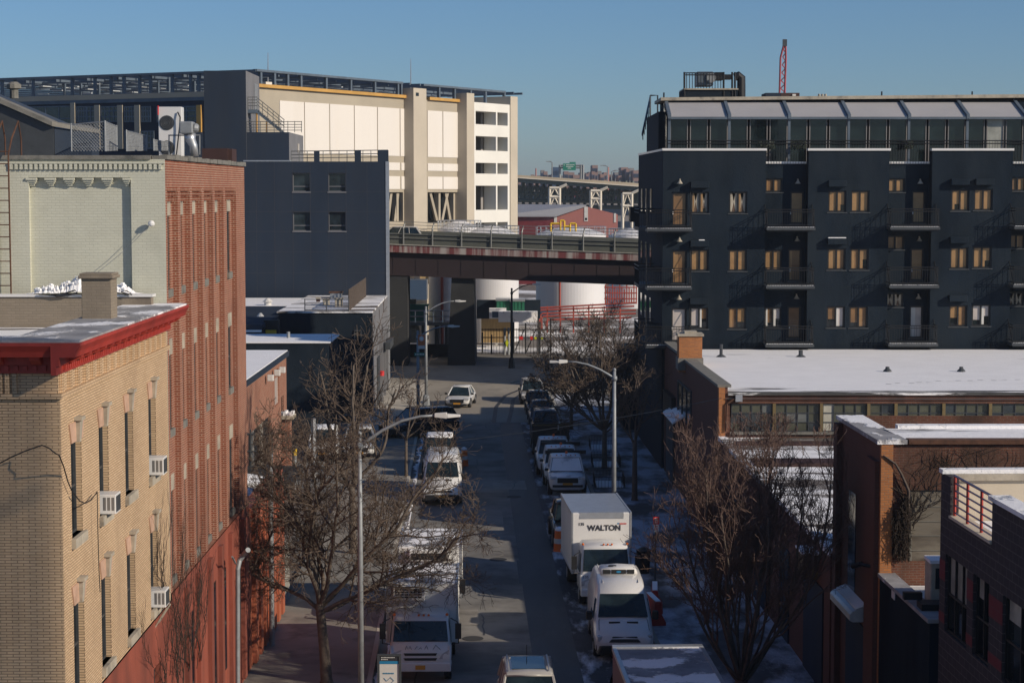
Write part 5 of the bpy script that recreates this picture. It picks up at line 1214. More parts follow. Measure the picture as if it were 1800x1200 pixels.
# balconies
def balcony(u0, u1, vt, vs, dep, pl=0):
    a, c, z0, z1 = ix(u0), ix(u1), iz(vs + 7.5), iz(vs); n = fi.p
    k = MB(); k.fbox(fi, a, c, z0 + .08, z1, pl, dep); s = k.build('balcony', M['darkmetal'], t)
    k = MB(); k.fbox(fi, a + .1, c - .1, z0, z0 + .08, pl, dep - .1); x = k.build('joist', M['blackmetal'], t); x.parent = s
    k = MB(); k.fbox(fi, a + .05, c - .05, z1, z1 + .02, dep - .16, dep - .05); x = k.build('snow_edge', M['vsnow2'], t); x.parent = s
    zt = iz(vt); k = MB(); e = .05
    for zz in (zt, zt - .14, z1 + .12): k.tube([n(a + e, zz, pl), n(a + e, zz, dep - e), n(c - e, zz, dep - e), n(c - e, zz, pl)], .025, 4)
    i = 0
    while a + e + i * .14 < c - e: k.tube([n(a + e + i * .14, z1, dep - e), n(a + e + i * .14, zt, dep - e)], .011, 3, False); i += 1
    i = 0
    while pl + i * .16 < dep - e:
        for x_ in (a + e, c - e): k.tube([n(x_, z1, pl + i * .16), n(x_, zt, pl + i * .16)], .011, 3, False)
        i += 1
    x = k.build('railing', M['blackmetal'], t); x.parent = s
    for x_ in (a + .04, c - .04):
        k = MB(); k.tube([n(x_, z1, dep - .05), n(x_, zt + 1.1, pl + .02)], .025, 4); x = k.build('tie_rod', M['blackmetal'], t); x.parent = s
for dv in (0, 101.5, 203):
    balcony(1343, 1428, 368 + dv, 399 + dv, 1.15, -RD); balcony(1558, 1645, 367 + dv, 398 + dv, 1.15, -RD); balcony(1774, 1860, 366 + dv, 397 + dv, 1.15, -RD)
    balcony(1134, 1214, 369 + dv, 401 + dv, 1.1)
# side balconies and fire stair towards the street
for dv in (0, 101.5, 203):
    z1, zt = iz(400 + dv), iz(368 + dv)
    k = MB(); k.box(xl - 1.3, IY + 1, z1 - .2, xl, IY + 5, z1); s = k.build('balcony', M['darkmetal'], t)
    k = MB()
    for zz in (zt, zt - .2): k.tube([(xl, IY + 1, zz), (xl - 1.28, IY + 1, zz), (xl - 1.28, IY + 5, zz), (xl, IY + 5, zz)], .03, 4)
    for i in range(9): k.tube([(xl - 1.28 + i * .14, IY + 1, z1), (xl - 1.28 + i * .14, IY + 1, zt)], .012, 3, False)
    for i in range(22): k.tube([(xl - 1.28, IY + 1 + i * .18, z1), (xl - 1.28, IY + 1 + i * .18, zt)], .012, 3, False)
    x = k.build('railing', M['blackmetal'], t); x.parent = s
    k = MB(); k.quad((xl - .02, IY + 2, z1), (xl - .02, IY + 2, z1 + 2.1), (xl - .05, IY + 3, z1 + 2.1), (xl - .05, IY + 3, z1)); k.build('door', M['glassblue'], t)
    for yy in (6.5, 9.5, 12.5):
        k = MB(); k.quad((xl - .03 - .024 * yy, IY + yy, z1 + .8), (xl - .03 - .024 * yy, IY + yy, z1 + 2.2), (xl - .05 - .024 * yy, IY + yy + 1, z1 + 2.2), (xl - .05 - .024 * yy, IY + yy + 1, z1 + .8)); k.build('window', M['glassblue'], t)
k = MB(); k.box(at(1107, 400, 120).x, 119.5, iz(395), at(1122, 400, 120).x, 121, iz(366)); k.build('landing', M['blackmetal'], t)
# penthouse
PY = IY + 1.9; fp = Fr((0, PY, 0), (1, 0, 0))
def qx(u): return at(u, 230, PY).x
def qz(v): return at(1450, v, PY).z
x0, x1 = qx(1175), qx(1870)
ribs_ = [1176, 1281, 1386, 1490.5, 1596, 1698.5, 1800]
cb_ = at(1450, 181, PY + 2.2).z; cf = qz(206)
for a, c in zip(ribs_, ribs_[1:]):
    for i in range(3):
        s0, s1 = qx(a + (c - a) * i / 3) + .06, qx(a + (c - a) * (i + 1) / 3) - .06
        window(t, fp, s0, s1, ZR, qz(208.5), -.02, M['greyfar'], M['glassg'] if a < 1690 or i == 0 else M['paintedreflect'] if (i == 1) else M['glassg'], t=.05)
k = MB(); k.fbox(fp, x0, x1, ZR - .2, ZR + .4, -.4, -.1); k.build('kerb_wall', M['charcoal'], t)
n_ = 0
for a, c in zip(ribs_, ribs_[1:] ):
    k = MB(); N = 12
    for i in range(N):
        y0, y1 = PY - .35 + 2.5 * i / N, PY - .35 + 2.5 * (i + 1) / N; za, zb_ = cf + (cb_ - cf) * i / N, cf + (cb_ - cf) * (i + 1) / N
        k.hexa([(qx(a) + .1, y0, za), (qx(c) - .1, y0, za), (qx(c) - .1, y1, zb_ - .02), (qx(a) + .1, y1, zb_ - .02), (qx(a) + .1, y0, za + .05), (qx(c) - .1, y0, za + .05), (qx(c) - .1, y1, zb_ + .03), (qx(a) + .1, y1, zb_ + .03)])
    k.build('canopy', M['canopy'], t)
for a in ribs_:
    k = MB(); x = qx(a); k.hexa([(x - .09, PY - .45, cf - .1), (x + .09, PY - .45, cf - .1), (x + .09, PY + 2.3, cb_ - .05), (x - .09, PY + 2.3, cb_ - .05), (x - .09, PY - .45, cf + .14), (x + .09, PY - .45, cf + .14), (x + .09, PY + 2.3, cb_ + .22), (x - .09, PY + 2.3, cb_ + .22)]); k.box(x - .07, PY - .3, ZR, x + .07, PY - .15, cf); k.build('rafter', M['bluesteel'], t)
k = MB(); k.fbox(fp, x0, x1, cf - .14, cf, .12, .42); k.build('front_gutter', M['bluesteel'], t)
k = MB(); k.box(x0, PY + 2.15, ZR, x1, PY + 6.5, cb_ + .1); k.box(x0 - .1, PY, ZR, x0 + .0, PY + 2.1, cf); k.build('penthouse_wall', M['charcoal'], t)
k = MB(); k.hexa([(x0 - .3, PY + 1.9, cb_ + .12), (x1, PY + 1.9, cb_ + .3), (x1, PY + 7, cb_ + .3), (x0 - .3, PY + 7, cb_ + .12), (x0 - .3, PY + 1.9, cb_ + .3), (x1, PY + 1.9, cb_ + .5), (x1, PY + 7, cb_ + .5), (x0 - .3, PY + 7, cb_ + .3)]); k.build('roof_edge', M['stone'], t)
k = MB(); zr_ = qz(250)
for zz in (iz(247), iz(252)): k.tube([(xl + .3, IY + .5, zz), (xr, IY + .5, zz)], .03, 4)
for i in range(150): x = xl + .3 + i * .155; k.tube([(x, IY + .5, ZR), (x, IY + .5, iz(247))], .011, 3, False)
k.build('terrace_railing', M['blackmetal'], t)
# glazed end and street side stair guard
k = MB(); k.quad((x0 - .12, PY, ZR), (x0 - .12, PY, cf), (x0 - .12, PY + 2.1, cb_), (x0 - .12, PY + 2.1, ZR)); k.build('end_glazing', M['glassblue'], t)
k = MB(); k.box(xl + .1, IY + 5, ZR, x0 + .2, 125, iz(190)); k.build('stair_bulkhead', M['charcoal_side'], t)
k = MB()
for dv in (0, 3): k.tube([at(1129, 235 + dv, 114), at(1143, 170 + dv, 122)], .05, 4)
k.tube([at(1143, 168, 122), at(1156, 168, 122), at(1156, 205, 122)], .05, 4); k.tube([at(1143, 168, 122), at(1143, 205, 122)], .05, 4)
for i in range(6): k.tube([at(1130 + i * 2.4, 236 - i * 11, 114 + i * 1.5), at(1130 + i * 2.4, 246 - i * 9, 114 + i * 1.5)], .03, 4)
k.build('stair_guard', M['darkmetal'], t)
# rooftop machine
o = thing('rooftop_machine', 'black rooftop cooling plant inside a railed platform above the penthouse', 'rooftop plant', at(1255, 170, 117))
def boxp(u0, u1, v0, v1, Y, d, m, nm, par, bev=0):
    a, c = at(u0, v1, Y), at(u1, v0, Y); k = MB(); k.box(a.x, Y, a.z, c.x, Y + d, c.z); return k.build(nm, M[m], par, bevel=bev)
boxp(1201, 1297, 158, 178, 117, 3, 'charcoal', 'plinth', o); boxp(1202, 1298, 155.5, 158, 116.9, 3.2, 'stone', 'platform', o)
boxp(1225, 1254, 126, 151, 117.6, 1.6, 'bluesteel', 'cabinet', o, .05); boxp(1256, 1272, 127, 141, 117.6, 1, 'blackmetal', 'fan_box', o, .05); boxp(1272, 1287, 131, 139, 117.6, 1, 'blackmetal', 'cross_duct', o)
k = MB(); q = at(1250, 137, 117.5); k.tube([q, q + V((0, .3, 0))], .3, 16); k.build('fan', M['steel'], o)
k = MB(); k.tube([at(1292, 136, 118), at(1298, 133, 118), at(1303, 137, 118), at(1303, 150, 118), at(1303, 176, 118)], .26, 10); k.build('duct', M['blackmetal'], o)
k = MB()
for v in (128.5, 132): k.tube([at(1203, v, 119.6), at(1207, v, 117), at(1271, v, 117)], .035, 4)
for u in list(range(1207, 1272, 5)): k.tube([at(u, 156, 117), at(u, 128.5, 117)], .022, 4)
for u in (1203, 1272, 1287, 1292): k.tube([at(u, 170, 117), at(u, 127, 117)], .06, 4)
k.build('railing', M['blackmetal'], o)
o = thing('rooftop_unit', 'flat grey rooftop air handler near the base of the crane', 'rooftop unit', at(1375, 170, 116)); boxp(1346, 1372, 163.5, 171, 116, 2, 'maroon' if False else 'slate', 'casing', o); boxp(1372.5, 1405.5, 163.5, 171, 116, 2, 'brownbox', 'casing', o); boxp(1393, 1399, 165.5, 169, 115.9, .1, 'offwhite', 'label_plate', o)
for u, lab in ((1440, 'first of three tan roof pipes'), (1445.5, 'second of three tan roof pipes'), (1451, 'third of three tan roof pipes')):
    k = MB(); k.tube([at(u, 172, 116), at(u, 165.5, 116)], .08, 6); one(k, 'roof_pipe', M['stone'], {'1440': 'leftmost', '1445.5': 'middle', '1451': 'rightmost'}[str(u)] + ' short tan pipe on the apartment roof edge', 'pipe')
for u in (1167, 1550, 1709):
    k = MB(); k.tube([at(u, 172, 115.5), at(u, 163 if u < 1300 else 161, 115.5)], .05, 5); one(k, 'vent_stick', M['blackmetal'], {1167: 'tiny black vent at the street corner of the penthouse roof', 1550: 'tiny black vent midway along the penthouse roof edge', 1709: 'tiny black vent toward the right end of the penthouse roof'}[u], 'vent')
def planter(u0, u1, lab, seed):
    rn = random.Random(seed); o = thing('terrace_shrub', lab, 'shrub', at((u0 + u1) / 2, 262, IY + 1.2)); k = MB()
    for i in range(260):
        q = at(rn.uniform(u0, u1), rn.uniform(247, 262), IY + rn.uniform(.9, 1.5)); s_ = rn.uniform(.04, .09); a = V((rn.gauss(0, 1), rn.gauss(0, 1), rn.gauss(0, 1))).normalized() * s_; c = a.orthogonal().normalized() * s_ * .6
        k.quad(q - a, q + c, q + a, q - c)
    k.build('foliage', M['shrub'], o)
planter(1335, 1362, 'dark clipped shrub on the terrace, left of the first canopy gap', 1); planter(1390, 1418, 'dark clipped shrub on the terrace above the first recessed bay', 2); planter(1588, 1606, 'dark clipped shrub on the terrace above the second recessed bay', 4)
# low dark building past the apartments
k = MB(); k.box(15, 151, 0, 46, 169, 15.5); one(k, 'shade_block', M['slate'], 'unseen grey block added behind the charcoal apartments to shade the far road', 'building')  # hidden block, added and sized for the shadow it throws on the far road
k = MB(); k.box(RB(135) - .6, 128, 0, 22, 137, 5.2); one(k, 'low_building', M['charcoal'], 'low dark building along the street beyond the apartments', 'building')

# ------------------------------------------------------------------ flat roofed brick workshop (snow roof, factory windows)
JN, JF = 86.0, 109.4; JZ = at(1500, 690, JN).z; JP = at(1273, 676, JN).z
t = thing('brick_workshop', 'long brick workshop with a broad snow covered flat roof and a band of factory windows', 'building', (RB(JN), JN, 0))
fj = Fr((0, JN, 0), (1, 0, 0)); x0 = RB(JN); xj = lambda u: at(u, 720, JN).x; jz = lambda v: at(1500, v, JN).z
b0, b1 = xj(1283), xj(1830); z0, z1 = jz(758.5), jz(709)
b = MB(); b.panel(fj, x0, 30, 0, JZ, [(b0, b1, z0, z1)], .25); b.build('brick_front', M['jbrick2'], t)
b = MB(); b.fbox(fj, x0 - .01, xj(1274), 0, JP - .12, -.5, .06); b.build('brick_pier', M['jbrick'], t)
ws = Fr((RB(JF), JF, 0), (RB(JN) - RB(JF), JN - JF, 0)); WL = math.hypot(RB(JN) - RB(JF), JN - JF)
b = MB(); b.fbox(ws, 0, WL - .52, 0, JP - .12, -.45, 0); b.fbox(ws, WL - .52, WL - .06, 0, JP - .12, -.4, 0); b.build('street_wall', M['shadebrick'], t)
b = MB(); b.fbox(ws, 0, WL * .38, JP - .02, JP + .12, -.55, .06); b.fbox(ws, WL * .38, WL, JP - .12, JP, -.55, .06); b.build('parapet_coping', M['graystone'], t)
b = MB(); b.quad((x0 + .3, JN + .9, JZ), (30, JN + .9, JZ), (30, JF, JZ + .02), (RB(JF) + .4, JF, JZ + .02)); b.build('roof', M['snowroof'], t)
b = MB(); b.hexa([(x0 + .4, JN - .12, JZ - .1), (30, JN - .12, JZ - .1), (30, JN + .9, JZ - .1), (x0 + .4, JN + .9, JZ - .1), (x0 + .4, JN - .12, JZ), (30, JN - .12, JZ), (30, JN + .9, JZ + .004), (x0 + .4, JN + .9, JZ + .004)]); b.build('roof_edge', M['roofedge'], t)
mull = [1283, 1361, 1444, 1527, 1575, 1659, 1741, 1830]; rn = random.Random(21)
for a, c in zip(mull, mull[1:]):
    s0, s1 = xj(a) + .07, xj(c) - .07; nn = round((c - a) / 20.5)
    w = window(t, fj, s0, s1, z0, z1, -.12, M['darkmetal'], M['fglass1'], mx=[i / nn for i in range(1, nn)], mz=(.33, .66), t=.035)
    for o_ in list(KIDS(w)): bpy.data.objects.remove(o_)
    for kk in ('fglass1', 'fglass2', 'fglass3', 'fglass4'):
        g = MB()
        rn2 = random.Random(a)
        for i in range(nn):
            for j in range(3):
                r = rn2.random(); pick = 'fglass3' if a == 1283 and i in (1, 2) and j < 2 and r < .7 else 'fglass4' if (a == 1444 and i == 0) or r > .965 else 'fglass2' if r > .84 else 'fglass3' if r < .22 else 'fglass1'
                if pick == kk: q0 = s0 + (s1 - s0) * i / nn; q1 = s0 + (s1 - s0) * (i + 1) / nn; g.fbox(fj, q0, q1, z0 + (z1 - z0) * j / 3, z0 + (z1 - z0) * (j + 1) / 3, -.14, -.12)
        if g.v: x = g.build('pane', M[kk], t); x.parent = w
for u in mull[1:-1]:
    b = MB(); b.fbox(fj, xj(u) - .07, xj(u) + .07, z0, z1, -.2, .03); b.build('mullion', M['mullion'], t)
b = MB(); b.fbox(fj, b0, b1, z0 - .12, z0, -.25, .1); b.build('sill', M['graystone'], t)
b = MB(); b.tube([fj.p(xj(1275), jz(700), .1), fj.p(xj(1830), jz(701), .1)], .025, 5); b.build('conduit', M['darkmetal'], t)
b = MB(); b.tube([fj.p(xj(1290), jz(700), .12), fj.p(xj(1277), jz(709), .12), fj.p(xj(1276), jz(757), .12)], .05, 6); b.build('downspout', M['rust'], t)
b = MB(); b.fbox(fj, xj(1292), xj(1304), jz(705), jz(693), .02, .2); b.build('junction_box', M['alum'], t)
q = lambda s, z, d=0.0: ws.p(s, z, d)
sw = Fr(ws.o, ws.a, ws.n)
window(t, sw, 7.2, 13.2, 4.2, 6.0, .03, M['darkmetal'], M['glassblue'], mx=(.33, .66), t=.07)
b = MB(); b.fbox(sw, 2.0, 5.5, .1, 4.4, 0, .1); b.build('door', M['darkmetal'], t)
b = MB(); b.hexa([q(5, 4.3, 0), q(10, 4.3, 0), q(10, 3.95, .6), q(5, 3.95, .6), q(5, 4.42, 0), q(10, 4.42, 0), q(10, 4.05, .6), q(5, 4.05, .6)]); b.build('awning', M['snow'], t)
b = MB(); b.fbox(sw, 1.5, 6.0, 3.8, 4.9, 0, .25); b.build('sign_board', M['blackmetal'], t)
o = thing('brick_chimney', 'square orange brick chimney with a tan cap on the snowy workshop roof', 'chimney', (at(1214, 640, 99).x, 99, JZ))
a, c = at(1193.5, 640, 99), at(1234.5, 591, 99)
b = MB(); b.box(a.x, 99, JZ - .3, c.x, 100.2, c.z); b.build('shaft', M['jbrick'], o); b = MB(); b.box(a.x - .06, 98.94, JZ - .2, c.x + .06, 100.26, JZ + .42); b.build('flashing', M['graystone'], o)
b = MB(); b.box(a.x - .08, 98.92, c.z, c.x + .08, 100.28, c.z + .12); b.box(a.x + .3, 99.2, c.z + .12, c.x - .25, 100, c.z + .24); b.build('cap', M['stone'], o)
for u, v0, v1, r, lab in ((1267.5, 622, 605, .09, 'thin dark roof pipe right of the orange brick chimney'), (1407.5, 618.5, 615.5, .12, 'tiny roof knob at the far edge of the snow roof')):
    p_ = at(u, v0, 104.5); o = thing('roof_pipe', lab, 'pipe', (p_.x, 104.5, JZ)); b = MB(); b.tube([(p_.x, 104.5, JZ), (p_.x, 104.5, at(u, v1, 104.5).z)], r, 7); b.build('pipe', M['darkmetal'], o)
    b = MB(); b.lathe([(.3, 0), (.12, .12)], (p_.x, 104.5, JZ + .01), 8); b.build('flashing', M['darkmetal'], o)
# ------------------------------------------------------------------ low wing with patchy snow
KZ = 4.85; t = thing('low_wing', 'low brick wing with a patchy snow roof beside the pavement', 'building', (RB(72), 72, 0))
K0, K1 = 59.5, 85.9
b = MB(); b.quad((RB(K0), K0, KZ - .1), (28, K0, KZ - .1), (28, K1, KZ + .15), (RB(K1), K1, KZ + .15)); b.build('roof', M['snowpatch'], t)
wk = Fr((RB(K1), K1, 0), (RB(K0) - RB(K1), K0 - K1, 0)); L = math.hypot(RB(K0) - RB(K1), K0 - K1)
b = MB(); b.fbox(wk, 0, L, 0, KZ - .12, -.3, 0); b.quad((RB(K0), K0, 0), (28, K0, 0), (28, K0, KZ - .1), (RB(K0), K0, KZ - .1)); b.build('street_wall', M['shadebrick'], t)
b = MB(); b.hexa([wk.p(0, KZ + .02, .05), wk.p(L, KZ - .2, .05), wk.p(L, KZ - .2, -.3), wk.p(0, KZ + .02, -.3), wk.p(0, KZ + .2, .05), wk.p(L, KZ - .02, .05), wk.p(L, KZ - .02, -.3), wk.p(0, KZ + .2, -.3)]); b.build('roof_kerb', M['snowpatch'], t)
for yy, yw in ((77.2, 1.5), (83.2, .9)):
    b = MB(); b.quad((RB(yy) + .2, yy, KZ + .06), (28, yy, KZ + .06), (28, yy + 1.1, KZ + .07), (RB(yy) + .2, yy + 1.1, KZ + .07)); 
    b = MB(); b.box(RB(yy) + .4, yy, KZ - .05, 28, yy + yw, KZ + .22); b.build('roof_ridge', M['rust'] if False else M['brownbox'], t)
for s0, s1 in ((3, 7), (10, 14), (17, 19), (22, 25.4)):
    b = MB(); b.fbox(wk, s0, s1, .1, 3.4, 0, .05); b.build('shutter', M['slate'], t)
o = thing('light_box', 'square brown wall light box beside a blue grey shutter', 'wall light', wk.p(24, 3.6, .3)); b = MB(); b.fbox(wk, 23.3, 24.5, 3.55, 4.35, .02, .5); b.build('case', M['mullion'], o); b = MB(); b.fbox(wk, 23.2, 24.6, 4.35, 4.42, .0, .55); b.build('snow_cap', M['snow'], o)
# ------------------------------------------------------------------ ivy covered brick building
LN, LF = 52.5, 58.3; LZ = 9.2; t = thing('brick_building', 'dark brick building covered in bare ivy with a boarded window', 'building', (RB(LN), LN, 0))
fl = Fr((0, LN, 0), (1, 0, 0)); lx = lambda u: at(u, 900, LN).x; lz_ = lambda v: at(1600, v, LN).z
b = MB(); b.panel(fl, RB(LN), 24, 0, LZ - .1, [(lx(1597), lx(1668), lz_(986), lz_(861))], .12); b.quad((24, LN, 0), (24, LF, 0), (24, LF, LZ), (24, LN, LZ)); b.quad((24, LF, 0), (RB(LF), LF, 0), (RB(LF), LF, LZ), (24, LF, LZ)); b.build('front_wall', M['jbrick2'], t)
b = MB(); b.fbox(fl, RB(LN) - .005, lx(1567.5), 0, LZ - .12, -.1, .09); b.build('brick_pilaster', M['jbrick'], t)
wl = Fr((RB(LF), LF, 0), (RB(LN) - RB(LF), LN - LF, 0)); L = math.hypot(RB(LN) - RB(LF), LN - LF)
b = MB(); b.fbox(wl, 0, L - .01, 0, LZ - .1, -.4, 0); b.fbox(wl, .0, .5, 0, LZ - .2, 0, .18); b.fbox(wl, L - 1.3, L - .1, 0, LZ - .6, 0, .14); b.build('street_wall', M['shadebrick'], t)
b = MB(); b.fbox(wl, 0, L + .12, LZ - .1, LZ + .02, -.7, .12); b.build('wall_coping', M['snowstrip'], t)
b = MB(); b.fbox(fl, RB(LN) + .75, 24, LZ - .1, LZ + .02, -.35, .1); b.build('tile_coping', M['rust'], t)
b = MB(); b.quad((RB(LN) + .7, LN + .36, LZ + .0), (24, LN + .36, LZ + .0), (24, LN + 2.2, LZ + .05), (RB(LN) + .5, LN + 2.2, LZ + .05)); b.build('roof', M['snowroof'], t)
b = MB(); b.fbox(fl, RB(LN) + .9, 24, LZ - .1, LZ + .14, -2.6, -2.2); b.build('rear_parapet', M['vsnow2'], t)
b = MB(); b.fbox(fl, lx(1597), lx(1668), lz_(986), lz_(861), -.12, -.06); w = b.build('boarded_window', M['plywood'], t)
b = MB()
for v in (890, 916, 941, 967): b.fbox(fl, lx(1600), lx(1668), lz_(v + 1.2), lz_(v), -.06, -.04)
b.hexa([fl.p(lx(1600), lz_(985), 0.02), fl.p(lx(1604), lz_(985), .02), fl.p(lx(1604), lz_(985), -.06), fl.p(lx(1600), lz_(985), -.06), fl.p(lx(1597), lz_(861), .02), fl.p(lx(1600), lz_(861), .02), fl.p(lx(1600), lz_(861), -.06), fl.p(lx(1597), lz_(861), -.06)])
x = b.build('frame', M['graystone'], t); x.parent = w
b = MB(); b.fbox(wl, 1.6, 2.6, 4.0, 7.2, -.02, .02); b.build('window', M['glass'], t)
b = MB(); b.fbox(wl, 1.5, 5.0, .1, 3.6, 0, .04); b.build('roller_shutter', M['slate'], t)
b = MB(); b.fprism(wl, [(0, 4.25), (.40, 4.10), (.46, 4.02), (.46, 3.84), (.38, 3.80), (0, 3.80)], 1.2, 4.2); b.build('door_hood', M['alum'], t)
b = MB(); b.fprism(wl, [(.02, 4.26), (.3, 4.155), (.3, 4.20), (.02, 4.32)], 1.3, 4.15); b.build('snow_cap', M['snow'], t)
o = thing('wall_camera', 'small black security lamp bracket on the ivy building street wall', 'wall lamp', wl.p(5.2, 5.6, .2)); b = MB(); b.tube([wl.p(5.4, 5.6, 0), wl.p(5.1, 5.65, .4)], .05, 6); b.tube([wl.p(5.1, 5.65, .35), wl.p(4.7, 5.5, .5)], .08, 6); b.build('lamp_body', M['blackmetal'], o)
vine('bare_ivy', Fr((0, LN - .02, 0), (1, 0, 0)), [lx(1592), lx(1597), lx(1602)], 3, (6.6, 7.4, 1.0, 2.2), 7, M['vine'], 'bare ivy stems spreading over the brick front above the boarded window', .12, .02, .9, (RB(LN) + .15, 24, LZ - .15))
vine('bare_ivy', Fr((0, LN - .02, 0), (1, 0, 0)), [lx(1640), lx(1670), lx(1700), lx(1730), lx(1770)], 3, (7.7, 8.6, .6, 1.5), 17, M['vine'], 'bare ivy tangle along the top right of the brick front', .4, .012, .6, (RB(LN) + .15, 24, LZ - .15))
b = MB(); rn = random.Random(3)
for i in range(900):
    u = rn.triangular(1566, 1602, 1592); v = rn.uniform(868 + abs(u - 1597) * 1.6, 980); p_ = at(u, v, LN - rn.uniform(.04, .28)); a = V((rn.gauss(0, .3), rn.gauss(0, .2), rn.gauss(0, 1))).normalized() * rn.uniform(.05, .16)
    b.tube([p_ - a, p_ + a], .008, 3, False)
one(b, 'ivy_mass', M['vine'], 'dense dark mass of dead ivy hanging left of the boarded window', 'plant')
b = MB(); b.tube([at(u, v, LN - .12) for u, v in ((1553, 800), (1563, 807), (1574, 815), (1584, 832), (1592, 850), (1597, 862), (1597, 900))], [.02, .03, .035, .04, .045, .05, .03], 6); one(b, 'ivy_vine', M['bark2'], 'thick curved ivy trunk crossing the brick pilaster', 'plant')
# grey side wall between
NZ = 5.45; a_, c_ = V((RB(52.4), 52.4, 0)), V((RB(46.7), 46.7, 0)); wn = Fr(a_, c_ - a_); L = (c_ - a_).length
t = thing('side_wall', 'dark grey rendered wall with a pale coping between the ivy building and the block building', 'wall', a_)
b = MB(); b.fbox(wn, 0, L, 0, NZ, -.35, 0); b.build('wall', M['charcoal'], t); b = MB(); b.fbox(wn, 0, L + .05, NZ, NZ + .1, -.42, .06); b.build('coping', M['snowstrip'], t)
b = MB(); b.quad((RB(50) + .4, 46.8, NZ - .25), (22, 46.8, NZ - .25), (22, 52.4, NZ - .25), (RB(50) + .4, 52.4, NZ - .25)); o = b.build('yard_roof', M['snow'], t)
q0, q1 = at(1635, 1062, 48.6), at(1662, 990, 48.6); o = thing('outdoor_unit', 'tall beige outdoor unit behind the grey wall by the block building', 'outdoor unit', (q0.x, 48.6, NZ - .3)); b = MB(); b.box(q0.x, 48.6, NZ - .25, q1.x + .3, 49.3, q1.z); b.build('case', M['stone'], o, bevel=.03); b = MB(); b.box(q0.x + .12, 48.57, q1.z - .65, q1.x, 48.6, q1.z - .12); b.build('grille', M['glassblue'], o); b = MB(); b.box(q0.x - .02, 48.58, q1.z, q1.x + .3, 49.3, q1.z + .08); b.build('snow_cap', M['snow'], o)
q0, q1 = at(1572, 1056, 50.5), at(1640, 1036, 50.5); b = MB(); b.box(q0.x, 50.5, NZ - .25, q1.x, 50.9, q1.z); one(b, 'roof_kerb', M['white'], 'low white roof kerb behind the grey wall', 'kerb')
q0, q1 = at(1620, 1078, 47.6), at(1660, 1062, 47.6); b = MB(); b.box(q0.x, 47.6, q0.z, q1.x, 48.2, q1.z); b.box(q0.x - .3, 48.3, q0.z + .2, q1.x - .4, 48.5, q1.z + .15); one(b, 'dark_duct', M['blackmetal'], 'black duct lying on the roof behind the grey wall', 'duct')
# ------------------------------------------------------------------ dark block building bottom right
mo = V((at(1655, 825, 46.2).x, 46.2, 0)); fm = Fr(mo, (.038, -1, 0)); MZ = at(1655, 829, 46.2).z; SZ = 8.28
t = thing('block_building', 'dark concrete block building with red block stripes and a railed roof terrace', 'building', mo)
gl = [(.5, 2.41, 5.5, 7.36), (2.92, 4.2, 5.5, 7.36), (5.22, 7.4, 5.5, 7.36)]
b = MB(); b.panel(fm, 0, 12, 0, SZ, gl, .15); b.fbox(fm, 0, .86, SZ, MZ, -.2, 0); b.fbox(fm, 4.3, 12, SZ, MZ, -.3, 0)
b.fbox(fm, 12, 12.1, 0, MZ, -12, 0); b.build('wall', M['cmu'], t)
b = MB(); b.fbox(fm, .0, 12, 0, MZ, -12.2, -12); b.quad(fm.p(0, 0, 0), fm.p(0, MZ, 0), fm.p(0, MZ, -12), fm.p(0, 0, -12)); b.build('rear_wall', M['cmu'], t)
b = MB(); b.fbox(fm, .26, .3, SZ - .3, MZ - .01, -12, -.21); b.build('stucco_wall', M['stucco'], t)
b = MB(); b.fbox(fm, 0, .34, MZ, MZ + .10, -12, .06); b.fbox(fm, 4.2, 12, MZ, MZ + .10, -.42, .07); b.build('coping', M['vsnow2'], t)
b = MB(); b.fbox(fm, .30, .40, MZ - .16, MZ - .003, -12, -.21); b.build('flashing', M['stone'], t)
b = MB(); b.fbox(fm, .86, 4.3, SZ, SZ + .06, -.35, .04); b.build('terrace_sill', M['stucco'], t)
b = MB(); b.fbox(fm, .4, 12, SZ - .3, SZ - .16, -11.9, -.31); b.build('terrace_floor', M['snowroof'], t)
r = MB()
for z in [SZ + .14 + i * .175 for i in range(6)]: r.tube([fm.p(.9, z, -.08), fm.p(4.3, z, -.08)], .024 if z < MZ - .1 else .034, 5)
R_ = r.build('railing', M['maroon'], t)
for s in (.95, 2.05, 3.2):
    r = MB(); r.tube([fm.p(s, SZ + .06, -.08), fm.p(s, SZ + 1.03, -.08)], .036, 6); x = r.build('post', M['signred'] if False else M['cornice'], t); x.parent = R_
for i, g in enumerate(gl):
    n = 3 if i == 0 else 2; w = window(t, fm, *g, -.12, M['blackmetal'], M['glass'], mx=[k / n for k in range(1, n)], mz=(.48,), t=.05)
    for o_ in list(KIDS(w)): bpy.data.objects.remove(o_)
    a, c, z0, z1 = g
    k = MB(); k.fbox(fm, a, c, z0 + (z1 - z0) * .48, z1, -.15, -.13); x = k.build('pane', M['paintedreflect'] if i == 0 else M['glassg'], t); x.parent = w
    if i: k = MB(); k.fbox(fm, a + .1, a + (c - a) * .45, z0 + (z1 - z0) * .72, z1, -.13, -.125); x = k.build('blind', M['paintedreflect'], t); x.parent = w  # pale patch at the pane top, in the painted reflection colour
    k = MB(); k.fbox(fm, a, c, z0, z0 + (z1 - z0) * .48, -.15, -.13); x = k.build('pane', M['glass'], t); x.parent = w
for a, c in ((0.0, .5), (2.41, 2.92), (4.2, 5.22), (7.4, 9)):
    for z0, z1 in ((6.68, 7.17), (5.65, 5.9)):
        k = MB(); k.fbox(fm, a, c, z0, z1, 0, .008); k.build('red_block_band', M['cmured'], t)
